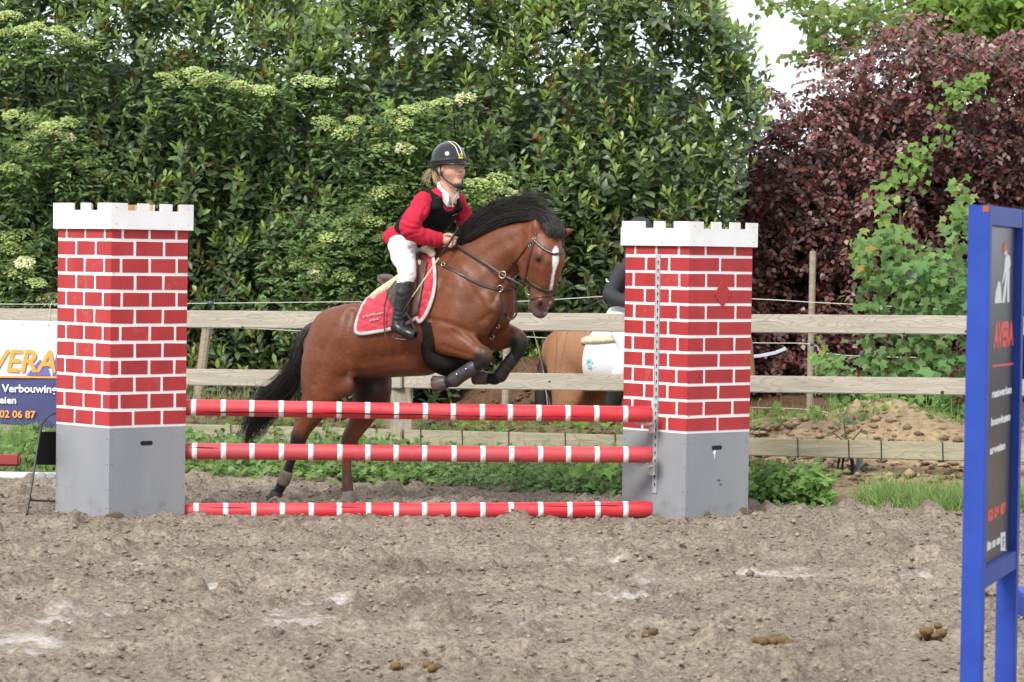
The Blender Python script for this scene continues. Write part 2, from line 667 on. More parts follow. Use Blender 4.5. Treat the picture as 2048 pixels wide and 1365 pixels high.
def put_text(s, size, origin, xdir, updir, mat, parent, **kw):
    """flat lettering: origin world, xdir reading direction, updir"""
    me = text_mesh(s, size, **kw)
    x, u = Vector(xdir).normalized(), Vector(updir).normalized()
    n = x.cross(u).normalized()
    sx = Vector(xdir).length
    M = Matrix(((x.x * sx, u.x, n.x, origin[0]), (x.y * sx, u.y, n.y, origin[1]), (x.z * sx, u.z, n.z, origin[2]), (0, 0, 0, 1)))
    M = parent_matrix(parent).inverted() @ M
    me.transform(M)
    me.materials.clear()
    me.materials.append(mat)
    return link(bpy.data.objects.new('lettering', me), parent)
# ================================================================== the setting
def edge_y(x):
    return 19.62 - .45 * np.clip(x, -9, 9)
def fence_y(x):
    return 20.77 - .458 * x

def bank_h(x, y):
    """height of everything behind the sand: verge, soil bank, lower track, foot of the hedge"""
    d = y - edge_y(x)
    pts_d = [-.2, 0, .25, .9, 1.5, 1.85, 2.3, 3.2, 4.6, 6.2, 9, 40]
    pts_h = [-.12, .0, .05, .09, .24, .34, .30, -.30, -.34, .28, .42, .5]
    h = np.interp(d, pts_d, pts_h)
    far = np.interp(d, [4.6, 6.0, 7], [0, 1, 1]) * .42 * np.exp(-((x - .35) / .75) ** 2)
    mound = np.exp(-(((x - 2.42) / .42) ** 2 + ((d - 2.35) / .5) ** 2)) * .27 + np.exp(-(((x - 3.3) / .6) ** 2 + ((d - 2.3) / .5) ** 2)) * .12
    mound = mound + np.exp(-(((x - 1.75) / .3) ** 2 + ((d - 2.2) / .4) ** 2)) * .1
    return h + far + mound

# ---- sand of the arena: clods, hoof marks and wet hollows are real relief
def sand_relief(x, y):
    n1 = fbm(x * 2.1, y * 2.1, 4, 3)
    n2 = fbm(x * 9, y * 9, 3, 11)
    rid = 1 - np.abs(fbm(x * 14, y * 14, 2, 29))
    n3 = vnoise(x * 38, y * 38, 41)
    rough = .55 + .45 * fbm(x * .9, y * .9, 2, 55)
    n4 = vnoise(x * 70, y * 45, 47)
    return .012 * n1 + rough * (.016 * n2 + .020 * (rid ** 3 - .45) + .011 * n3 + .006 * n4)

PUDDLE = [(175, 1240, 150, 26), (590, 1238, 95, 20), (860, 1252, 60, 11), (1085, 1258, 110, 14), (40, 1290, 90, 30), (400, 1170, 60, 14), (655, 1200, 70, 12),
          (1550, 1145, 120, 10), (1330, 1165, 70, 9), (1810, 1158, 60, 8), (1270, 1190, 90, 10), (1210, 1122, 40, 8)]
def wetness(x, y):
    w = np.zeros_like(x)
    for px, py, rx, ry in PUDDLE:
        c = ground_at(px, py)
        ex = ground_at(px + rx, py)
        ey = ground_at(px, py - ry)
        w = np.maximum(w, 1.25 - np.sqrt(((x - c.x) / (ex.x - c.x)) ** 2 + ((y - c.y) / (ey.y - c.y)) ** 2))
    return np.clip(w, 0, 1)

gx = np.arange(-4.2, 4.2, .0135)
gy = np.concatenate([np.arange(9.0, 20.9, .031)])
X, Y = np.meshgrid(gx, gy, indexing='ij')
Z = sand_relief(X, Y)
# clods thrown about: many small steep bumps, and hoof holes
for i in range(2600):
    cx, cy = rng.uniform(-4, 4), rng.uniform(9.5, 20.6)
    r = rng.gamma(3, .008) + .008
    a = r * rng.uniform(.45, 1.0)
    i0, i1 = np.searchsorted(gx, [cx - 2.5 * r, cx + 2.5 * r])
    j0, j1 = np.searchsorted(gy, [cy - 2.5 * r, cy + 2.5 * r])
    if i1 <= i0 or j1 <= j0:
        continue
    xx, yy = X[i0:i1, j0:j1] - cx, Y[i0:i1, j0:j1] - cy
    th = rng.uniform(0, 3.1)
    s = rng.uniform(1, 1.8)
    q = ((xx * math.cos(th) + yy * math.sin(th)) / (r * s)) ** 2 + ((yy * math.cos(th) - xx * math.sin(th)) / r) ** 2
    Z[i0:i1, j0:j1] += a * np.exp(-q ** 2 * 1.5)
for i in range(420):
    cx, cy = rng.uniform(-4, 4), rng.uniform(9.5, 20.6)
    r = rng.uniform(.05, .085)
    i0, i1 = np.searchsorted(gx, [cx - 3 * r, cx + 3 * r])
    j0, j1 = np.searchsorted(gy, [cy - 3 * r, cy + 3 * r])
    q = np.sqrt((X[i0:i1, j0:j1] - cx) ** 2 + (Y[i0:i1, j0:j1] - cy) ** 2) / r
    Z[i0:i1, j0:j1] += -.034 * np.exp(-q ** 4) + .016 * np.exp(-((q - 1.3) / .35) ** 2)
Wt = wetness(X, Y)
wbreak = np.clip(fbm(X * 7, Y * 6, 5, 77, .65) * 2.4 + .15, 0, 1)
Wm = np.clip((Wt * (.35 + 1.1 * wbreak) - .30) * 2.2, 0, 1) * (.55 + .45 * np.clip(vnoise(X * 25, Y * 18, 5) + .6, 0, 1))
Z = Z * (1 - .6 * Wm) - .004 * Wm
Z += np.clip((Y - edge_y(X) + .5) / .5, 0, 1) * .03
pl_ = 17.95 + (X + 1.93) * .166                      # sand lies flatter along the poles
Z *= 1 - .65 * np.exp(-((Y - pl_) / .16) ** 2) * (X > -2.3) * (X < 1.1)
nxg, nyg = len(gx), len(gy)
idx = np.arange(nxg * nyg).reshape(nxg, nyg)
q = np.stack([idx[:-1, :-1], idx[1:, :-1], idx[1:, 1:], idx[:-1, 1:]], -1)
mid = (Y[:-1, :-1] - edge_y(X[:-1, :-1])) < .22
q = q[mid]
def sandmat():
    m = bpy.data.materials.new('arena_sand')
    nt, b, out = nodes(m)
    vc = nt.nodes.new('ShaderNodeVertexColor')
    vc.layer_name = 'Col'
    sep = nt.nodes.new('ShaderNodeSeparateColor')
    nt.links.new(vc.outputs['Color'], sep.inputs['Color'])
    tc = nt.nodes.new('ShaderNodeTexCoord')
    n1 = nt.nodes.new('ShaderNodeTexNoise')
    n1.inputs['Scale'].default_value = 1.3
    n1.inputs['Detail'].default_value = 8
    n1.inputs['Roughness'].default_value = .7
    n2 = nt.nodes.new('ShaderNodeTexNoise')
    n2.inputs['Scale'].default_value = 45
    n2.inputs['Detail'].default_value = 5
    for n in (n1, n2):
        nt.links.new(tc.outputs['Object'], n.inputs['Vector'])
    r1 = nt.nodes.new('ShaderNodeValToRGB')
    r1.color_ramp.elements[0].position = .33
    r1.color_ramp.elements[0].color = (.168, .135, .103, 1)
    r1.color_ramp.elements[1].position = .68
    r1.color_ramp.elements[1].color = (.33, .272, .21, 1)
    nt.links.new(n1.outputs['Fac'], r1.inputs['Fac'])
    mr = nt.nodes.new('ShaderNodeMapRange')
    mr.inputs['From Min'].default_value = .3
    mr.inputs['From Max'].default_value = .7
    mr.inputs['To Min'].default_value = .55
    mr.inputs['To Max'].default_value = 1.3
    nt.links.new(n2.outputs['Fac'], mr.inputs['Value'])
    mul = nt.nodes.new('ShaderNodeMix')
    mul.data_type = 'RGBA'
    mul.blend_type = 'MULTIPLY'
    mul.inputs['Factor'].default_value = 1
    nt.links.new(r1.outputs['Color'], mul.inputs['A'])
    nt.links.new(mr.outputs['Result'], mul.inputs['B'])
    pale = nt.nodes.new('ShaderNodeMix')           # pale dried crust, a stain with its own shape
    pale.data_type = 'RGBA'
    pale.inputs['B'].default_value = (.52, .48, .46, 1)
    pf_ = nt.nodes.new('ShaderNodeMath')
    pf_.operation = 'MULTIPLY'
    nt.links.new(sep.outputs['Red'], pf_.inputs[0])
    nt.links.new(mr.outputs['Result'], pf_.inputs[1])
    pf2 = nt.nodes.new('ShaderNodeMath')
    pf2.operation = 'MULTIPLY'
    pf2.use_clamp = True
    pf2.inputs[1].default_value = .62
    nt.links.new(pf_.outputs['Value'], pf2.inputs[0])
    nt.links.new(pf2.outputs['Value'], pale.inputs['Factor'])
    nt.links.new(mul.outputs['Result'], pale.inputs['A'])
    nt.links.new(pale.outputs['Result'], b.inputs['Base Color'])
    rr = nt.nodes.new('ShaderNodeMapRange')
    rr.inputs['To Min'].default_value = .95
    rr.inputs['To Max'].default_value = .7
    nt.links.new(sep.outputs['Red'], rr.inputs['Value'])
    nt.links.new(rr.outputs['Result'], b.inputs['Roughness'])
    sp = nt.nodes.new('ShaderNodeMapRange')
    sp.inputs['To Min'].default_value = .15
    sp.inputs['To Max'].default_value = .2
    nt.links.new(sep.outputs['Red'], sp.inputs['Value'])
    nt.links.new(sp.outputs['Result'], b.inputs['Specular IOR Level'])
    bp = nt.nodes.new('ShaderNodeBump')
    bp.inputs['Distance'].default_value = .014
    inv = nt.nodes.new('ShaderNodeMapRange')
    inv.inputs['To Min'].default_value = 1.0
    inv.inputs['To Max'].default_value = .5
    nt.links.new(sep.outputs['Red'], inv.inputs['Value'])
    nt.links.new(inv.outputs['Result'], bp.inputs['Strength'])
    n3 = nt.nodes.new('ShaderNodeTexNoise')
    n3.inputs['Scale'].default_value = 90
    n3.inputs['Detail'].default_value = 5
    nt.links.new(tc.outputs['Object'], n3.inputs['Vector'])
    nt.links.new(n3.outputs['Fac'], bp.inputs['Height'])
    nt.links.new(bp.outputs['Normal'], b.inputs['Normal'])
    return m
M_SAND = sandmat()
Vg = np.stack([X.ravel(), Y.ravel(), Z.ravel()], 1)
cg = np.zeros((len(Vg), 3))
cg[:, 0] = Wm.ravel()
arena = struct(fmesh('arena_sand', Vg, q, M_SAND, smooth=True, cols=cg))

# the wide sheet of ground that runs on to the horizon, just under the rest
M_FIELD = pmat('field_earth', (.13, .11, .075), .95, (.07, .095, .035), scale=.3, bump=.02)
s = 260
o = struct(MB().add([(-s, -30, -.6), (s, -30, -.6), (s, 400, -.6), (-s, 400, -.6)], [(0, 1, 2, 3)]).build('ground', M_FIELD))
# arena sand beyond the detailed part
mb = MB()
e_ = lambda x: float(edge_y(np.array(x))) + .2
for P_ in ([(-30, -20), (-4.2, -20), (-4.2, e_(-4.2)), (-9, e_(-9)), (-30, e_(-9))], [(4.18, -20), (30, -20), (30, e_(9)), (9, e_(9)), (4.18, e_(4.18))], [(-4.2, -20), (4.18, -20), (4.18, 9.0), (-4.2, 9.0)]):
    mb.add([(x, y, -.02) for x, y in P_], [tuple(range(len(P_)))])
o = mb.build('arena_outer_sand', M_SAND)
set_attr(o.data, np.zeros((len(o.data.vertices), 3)))
struct(o)

# soil bank, verge and track behind the fence
bx = np.arange(-11, 11, .07)
by = np.concatenate([np.arange(-.15, 3.2, .03), np.arange(3.2, 9, .08), np.arange(9, 40, 1.0)])
BX, BD = np.meshgrid(bx, by, indexing='ij')
BY = edge_y(BX) + BD
BZ = bank_h(BX, BY) + .035 * fbm(BX * 3, BY * 3, 4, 5) + .03 * (1 - np.abs(fbm(BX * 9, BY * 9, 3, 8))) * np.clip(BD / .4, 0, 1) - .015
idx = np.arange(BX.size).reshape(BX.shape)
q = np.stack([idx[:-1, :-1], idx[1:, :-1], idx[1:, 1:], idx[:-1, 1:]], -1).reshape(-1, 4)
t_r = np.clip((BX - 1.1) / .7, 0, 1) * np.exp(-((BD - 1.8) / 1.6) ** 2)         # pale dug-out subsoil on the right
t_l = np.clip((BD - 4.4) / .6, 0, 1)                                            # leaf litter under the hedge
t_g = np.clip(1 - BD / 1.3, 0, 1) * .5
c0 = np.array([.19, .135, .088])
cc = c0 * (1 - t_r[..., None]) + np.array([.29, .21, .13]) * t_r[..., None]
cc = cc * (1 - t_l[..., None]) + np.array([.115, .066, .042]) * t_l[..., None]
cc = cc * (1 - t_g[..., None]) + np.array([.17, .14, .10]) * t_g[..., None]
cc *= (1 + .35 * fbm(BX * 4, BY * 4, 4, 91))[..., None]
M_SOIL = attrmat('bank_soil', .95, bump=.012, bscale=40, spec=.1, var=.3, vscale=25)
struct(fmesh('soil_bank', np.stack([BX.ravel(), BY.ravel(), BZ.ravel()], 1), q, M_SOIL, smooth=True, cols=cc.reshape(-1, 3)))

# loose crumbs of soil and sand lying on the surface
def lumps(name, P, R, mat, cols=None, label=None, cat=None):
    base = np.array([[0, 0, 1], [.9, 0, .2], [.25, .85, .3], [-.75, .5, .2], [-.7, -.55, .25], [.3, -.9, .15], [0, 0, -.5]])
    f = np.array([[0, 1, 2], [0, 2, 3], [0, 3, 4], [0, 4, 5], [0, 5, 1], [6, 2, 1], [6, 3, 2], [6, 4, 3], [6, 5, 4], [6, 1, 5]])
    n = len(P)
    th = rng.uniform(0, 6.28, n)
    B = base[None] * (1 + rng.uniform(-.3, .3, (n, 7, 1)))
    c, s = np.cos(th)[:, None], np.sin(th)[:, None]
    B = np.stack([B[..., 0] * c - B[..., 1] * s, B[..., 0] * s + B[..., 1] * c, B[..., 2] * rng.uniform(.45, .9, (n, 1))], -1)
    V = (P[:, None] + B * R[:, None, None]).reshape(-1, 3)
    Fq = (f[None] + (np.arange(n) * 7)[:, None, None]).reshape(-1, 3)
    o = fmesh(name, V, Fq, mat, cols=None if cols is None else np.repeat(cols, 7, 0), smooth=False)
    stuff(o)
    return tag(o, label, cat)
n = 34000
lx = rng.uniform(-3.6, 3.6, n)
ly = rng.uniform(9.6, 20.3, n)
k = (ly < edge_y(lx) + .1) & (wetness(lx, ly) < .35) & (np.abs(lx) < .18 * ly + .5)
lx, ly = lx[k], ly[k]
iz = Z[np.clip(np.searchsorted(gx, lx), 0, nxg - 1), np.clip(np.searchsorted(gy, ly), 0, nyg - 1)]
lr = np.clip(rng.gamma(1.8, .0034, len(lx)), .0035, .030)
M_CLOD = attrmat('sand_clods', .95, bump=.006, bscale=80, spec=.1)
lumps('sand_clods', np.stack([lx, ly, iz + lr * .15], 1), lr, M_CLOD, jitter_cols((.235, .19, .147), len(lx), .38, .05),
      'small damp clods of sand scattered all over the arena floor', 'sand clods')
n = 5200
lx = rng.uniform(.9, 4.2, n)
ld = rng.uniform(.9, 3.1, n)
ly = edge_y(lx) + ld
lr = np.clip(rng.gamma(2.0, .007, n), .006, .05)
lumps('soil_crumbs', np.stack([lx, ly, bank_h(lx, ly) + lr * .2], 1), lr, M_CLOD, jitter_cols((.29, .21, .135), n, .4, .06),
      'crumbly tan soil and stones dug up behind the fence on the right', 'soil')
n = 3500
lx = rng.uniform(-3.6, 1.2, n)
ly = edge_y(lx) + np.where(rng.random(n) < .35, rng.uniform(1.3, 2.3, n), rng.uniform(4.6, 6.6, n))
lr = np.clip(rng.gamma(2.0, .008, n), .006, .04)
lumps('leaf_litter', np.stack([lx, ly, bank_h(lx, ly) + lr * .3], 1), lr, M_CLOD, jitter_cols((.15, .085, .05), n, .5, .12),
      'brown dead leaves and crumbs of earth on the bank under the hedge', 'leaf litter')

# ================================================================== fences
def woodmat(name, c, c2, grain=1.0):
    m = bpy.data.materials.new(name)
    nt, b, out = nodes(m)
    tc = nt.nodes.new('ShaderNodeTexCoord')
    oi = nt.nodes.new('ShaderNodeObjectInfo')
    ad = nt.nodes.new('ShaderNodeVectorMath')
    ad.operation = 'ADD'
    sc_ = nt.nodes.new('ShaderNodeVectorMath')
    sc_.operation = 'SCALE'
    sc_.inputs['Scale'].default_value = 9.0
    cmb = nt.nodes.new('ShaderNodeCombineXYZ')
    for a_ in ('X', 'Y', 'Z'):
        nt.links.new(oi.outputs['Random'], cmb.inputs[a_])
    nt.links.new(cmb.outputs['Vector'], sc_.inputs[0])
    nt.links.new(tc.outputs['Object'], ad.inputs[0])
    nt.links.new(sc_.outputs['Vector'], ad.inputs[1])
    mp = nt.nodes.new('ShaderNodeMapping')
    mp.inputs['Scale'].default_value = (.9, 5, 5)
    nt.links.new(ad.outputs['Vector'], mp.inputs['Vector'])
    nz = nt.nodes.new('ShaderNodeTexNoise')          # growth rings: contour lines of a stretched noise
    nz.inputs['Scale'].default_value = 1.3
    nz.inputs['Detail'].default_value = 2.5
    nt.links.new(mp.outputs['Vector'], nz.inputs['Vector'])
    mu = nt.nodes.new('ShaderNodeMath')
    mu.operation = 'MULTIPLY'
    mu.inputs[1].default_value = 26 * grain
    nt.links.new(nz.outputs['Fac'], mu.inputs[0])
    fr = nt.nodes.new('ShaderNodeMath')
    fr.operation = 'FRACT'
    nt.links.new(mu.outputs['Value'], fr.inputs[0])
    rp = nt.nodes.new('ShaderNodeValToRGB')
    rp.color_ramp.elements[0].color = (0, 0, 0, 1)
    rp.color_ramp.elements[1].position = .72
    rp.color_ramp.elements[1].color = (0.25, 0.25, 0.25, 1)
    e = rp.color_ramp.elements.new(.9)
    e.color = (1, 1, 1, 1)
    e = rp.color_ramp.elements.new(1.0)
    e.color = (0, 0, 0, 1)
    nt.links.new(fr.outputs['Value'], rp.inputs['Fac'])
    n2 = nt.nodes.new('ShaderNodeTexNoise')
    n2.inputs['Scale'].default_value = 3
    n2.inputs['Detail'].default_value = 6
    mp2 = nt.nodes.new('ShaderNodeMapping')
    mp2.inputs['Scale'].default_value = (1, 14, 14)
    nt.links.new(ad.outputs['Vector'], mp2.inputs['Vector'])
    nt.links.new(mp2.outputs['Vector'], n2.inputs['Vector'])
    amt = nt.nodes.new('ShaderNodeMath')
    amt.operation = 'MULTIPLY'
    nt.links.new(rp.outputs['Color'], amt.inputs[0])
    nt.links.new(n2.outputs['Fac'], amt.inputs[1])
    mx = nt.nodes.new('ShaderNodeMix')
    mx.data_type = 'RGBA'
    mx.inputs['A'].default_value = (*c, 1)
    mx.inputs['B'].default_value = (*c2, 1)
    nt.links.new(amt.outputs['Value'], mx.inputs['Factor'])
    m3 = nt.nodes.new('ShaderNodeMix')
    m3.data_type = 'RGBA'
    m3.blend_type = 'MULTIPLY'
    m3.inputs['Factor'].default_value = .55
    nt.links.new(mx.outputs['Result'], m3.inputs['A'])
    r2 = nt.nodes.new('ShaderNodeMapRange')
    r2.inputs['From Min'].default_value = .3
    r2.inputs['From Max'].default_value = .7
    r2.inputs['To Min'].default_value = .55
    r2.inputs['To Max'].default_value = 1.15
    nt.links.new(n2.outputs['Fac'], r2.inputs['Value'])
    nt.links.new(r2.outputs['Result'], m3.inputs['B'])
    nt.links.new(m3.outputs['Result'], b.inputs['Base Color'])
    b.inputs['Roughness'].default_value = .8
    b.inputs['Specular IOR Level'].default_value = .25
    bp = nt.nodes.new('ShaderNodeBump')
    bp.inputs['Distance'].default_value = .002
    nt.links.new(amt.outputs['Value'], bp.inputs['Height'])
    nt.links.new(bp.outputs['Normal'], b.inputs['Normal'])
    return m
M_RAIL = woodmat('weathered_rail_wood', (.44, .40, .33), (.22, .17, .125))
M_BOARD = woodmat('greenish_board_wood', (.37, .34, .24), (.21, .17, .11), .7)
M_POST = woodmat('weathered_post_wood', (.38, .345, .275), (.18, .145, .11), .8)
M_STRAP = pmat('black_strap', (.02, .02, .018), .7)

def beam(name, p0, p1, hgt, dep, mat, parent, bevel=.006, sag=0.0, updir=(0, 0, 1)):
    """squared timber whose long axis is its own x axis"""
    p0, p1 = Vector(p0), Vector(p1)
    x = (p1 - p0)
    L = x.length
    x.normalize()
    y = Vector(updir).cross(x).normalized()
    z = x.cross(y)
    mb = MB().box((L / 2, 0, 0), (L, dep, hgt))
    o = mb.build(name, mat, None, bevel=bevel)
    COL.objects.unlink(o)
    for v in o.data.vertices:
        t = v.co.x / L
        v.co.z += .004 * math.sin(v.co.x * 2.3 + L * 7)
    link(o, parent)
    M = Matrix(((x.x, y.x, z.x, p0.x), (x.y, y.y, z.y, p0.y), (x.z, y.z, z.z, p0.z), (0, 0, 0, 1)))
    M = parent_matrix(parent).inverted() @ M
    o.location, o.rotation_euler = M.to_translation(), M.to_euler()
    return o

def fpt(px, py, off=0.0):
    """point of the fence's front plane seen at a pixel"""
    d = ray(px, py)
    # y = 20.77 - .458 x
    t = (20.77 + off) / (d.y + .458 * d.x)
    return CAMP + d * t

c = fpt(1024, 990)
fence = thing('rail_fence', 'weathered wooden three rail fence behind the jump', 'fence', (c.x, c.y, 0.1))
def rail(px0, px1, ytop, ybot, mat, name='rail', dep=.05, off=0.0):
    """ytop / ybot: functions of px"""
    a0, a1 = fpt(px0, ytop(px0), off), fpt(px0, ybot(px0), off)
    b0, b1 = fpt(px1, ytop(px1), off), fpt(px1, ybot(px1), off)
    hgt = ((a0 - a1).length + (b0 - b1).length) / 2
    return beam(name, (a0 + a1) / 2, (b0 + b1) / 2, hgt, dep, mat, fence)
lin = lambda a, b, x0=0, x1=1940: (lambda x: a + (b - a) * (x - x0) / (x1 - x0))
T1, T1b = lin(617, 633), lin(651, 671)
T2, T2b = lin(732, 758), lin(765, 792)
T3, T3b = lin(838, 888), lin(872, 924)
for t, tb, mt, nm in ((T1, T1b, M_RAIL, 'rail'), (T2, T2b, M_RAIL, 'rail'), (T3, T3b, M_BOARD, 'kick_board')):
    rail(-900, -384, t, tb, mt, nm, off=.008)
    rail(-381, 178, t, tb, mt, nm)
    rail(181, 806, t, tb, mt, nm, off=.012)
    rail(811, 1288, t, tb, mt, nm)
    rail(1291, 1962, t, tb, mt, nm, off=.004)
    rail(1966, 2600, t, tb, mt, nm)
for px in (42, 300, 461, 549, 653, 752, 841, 924, 1017, 1130, 1230, 1595, 1697, 1762, 1885):
    p0, p1 = fpt(px, T3(px) - 1, -.031), fpt(px + 1, T3b(px) + 2, -.031)
    MB().tube([p0 + Vector((0, .06, .003)), p0, p1, p1 + Vector((0, .06, 0))], .0035, 5).build('strap', M_STRAP, fence, world=True)
for px, w in ((180, .14), (806, .145), (1290, .14), (1964, .14), (-380, .14)):
    a, b = fpt(px, T1(px) + 3, .095), fpt(px, T3b(px) + 95, .095)
    b = Vector((a.x, a.y, -.15))
    beam('post', b, a, w, .12, M_POST, fence, updir=(1, 0, 0))
# knots and bolt heads
M_KNOT = pmat('dark_knot', (.05, .032, .02), .9)
for px, f_, r in ((1885, .83, .011), (1808, .96, .009), (1250, .95, .009), (485, .97, .008), (1932, .8, .007), (445, .3, .013), (1100, .5, .008), (640, .85, .006)):
    ya, yb = (T2, T2b) if px in (1885, 1250, 1100) else (T3, T3b) if px in (445,) else (T1, T1b)
    p = fpt(px, ya(px) + (yb(px) - ya(px)) * f_, -.0275)
    MB().ball(p, (r * 1.2, .002, r), 8, 5).build('knot', M_KNOT, fence, world=True)

# wire fence behind: slim posts, thin pale wires
M_WIRE = pmat('pale_wire', (.62, .62, .55), .5)
M_STAKE = woodmat('fence_stake_wood', (.36, .31, .225), (.19, .15, .1), .8)
wf = thing('wire_fence', 'thin wire fence on slim wooden stakes in front of the hedge', 'wire fence', (0, 24.4, 0))
def stake(top, bot, Yt, w):
    a, b = at(*top, Yt), at(*bot, Yt)
    b = b - (a - b) * .5
    n = 9
    r = w / 2 * Yt / FPX
    MB().tube([b, b.lerp(a, .6), a], [r * 1.06, r * 1.02, r], n).build('stake', M_STAKE, wf, smooth=False, world=True)
stake((1626, 503), (1619, 830), 23.6, 13)
stake((416, 640), (392, 830), 24.2, 20)
stake((1018, 520), (1011, 805), 24.2, 15)
stake((-190, 590), (-195, 820), 24.6, 16)
stake((2240, 560), (2230, 830), 23.2, 14)
def wire(pts, r=.0028):
    P = [at(px, py, Yd) for px, py, Yd in pts]
    MB().tube([Vector(p) for p in crom(P, 4)], r, 5).build('wire', M_WIRE, wf, world=True)
wire([(-200, 606, 24.5), (60, 609, 24.4), (418, 607, 24.15), (720, 604, 24.2), (1018, 604, 24.1), (1250, 592, 23.9), (1500, 598, 23.7), (1625, 605, 23.5), (1780, 613, 23.4), (1940, 623, 23.3), (2240, 640, 23.1)])
wire([(-200, 652, 24.5), (416, 655, 24.15), (640, 664, 24.2), (1016, 673, 24.1), (1140, 678, 24.0), (1500, 686, 23.7), (1624, 689, 23.5), (1700, 712, 23.4), (2240, 720, 23.1)])
wire([(1500, 815, 23.7), (1622, 820, 23.5), (1700, 836, 23.4)], .0025)
M_INS = pmat('insulator', (.06, .065, .09), .3)
p = at(421, 608, 24.05)
MB().tube([p - Vector((0, 0, .012)), p + Vector((0, 0, .004)), p + Vector((0, 0, .022))], [.018, .026, .017], 8).build('insulator', M_INS, wf, world=True, smooth=True)
p = at(1624, 689, 23.46)
MB().tube([p - Vector((0, 0, .012)), p + Vector((0, 0, .012))], .014, 8).build('insulator', M_INS, wf, world=True, smooth=True)
# ================================================================== the jump
M_WHITE = pmat('white_paint', (.80, .79, .79), .5, (.70, .68, .66), scale=5, lo=.5, hi=.8, bump=.0012, bscale=60)
M_BRICK = pmat('red_brick_paint', (.43, .040, .043), .6, (.35, .032, .036), scale=6, bump=.0012, bscale=90, stretch=(1, 1, .5), spec=.3)
M_BRICK2 = pmat('scuffed_red_brick_paint', (.43, .042, .045), .62, (.30, .12, .10), scale=14, lo=.57, hi=.72, bump=.0012, bscale=90, stretch=(1, 1, .35), spec=.3)
M_GREY = pmat('grey_paint', (.235, .25, .275), .6, (.285, .29, .30), scale=3.2, bump=.0012, bscale=70, stretch=(1, 1, .25), spec=.3)
dirty(M_GREY, (.20, .165, .13), .45, .5, 9, .52)
dirty(M_WHITE, (.50, .46, .41), 30, .35, 7, .60)
dirty(M_BRICK, (.30, .15, .13), 22, .5, 11, .61)
dirty(M_BRICK2, (.33, .19, .16), 14, .6, 11, .55)
M_PLY = pmat('bare_plywood', (.55, .36, .2), .8, (.44, .27, .14), scale=3, stretch=(1, 1, 6))
M_DARK = pmat('hole_shade', (.006, .006, .007), .9)  # black that stands in for the shade inside holes
M_SCREW = pmat('screw_head', (.16, .14, .13), .45, metal=.5)
M_ZINC = pmat('galvanised_steel', (.52, .55, .57), .5, (.42, .45, .47), scale=30, metal=.15)
M_CUP = pmat('white_plastic', (.70, .68, .64), .45, (.55, .50, .45), scale=20)
M_DIRT = pmat('smeared_mud', (.17, .12, .085), .95)

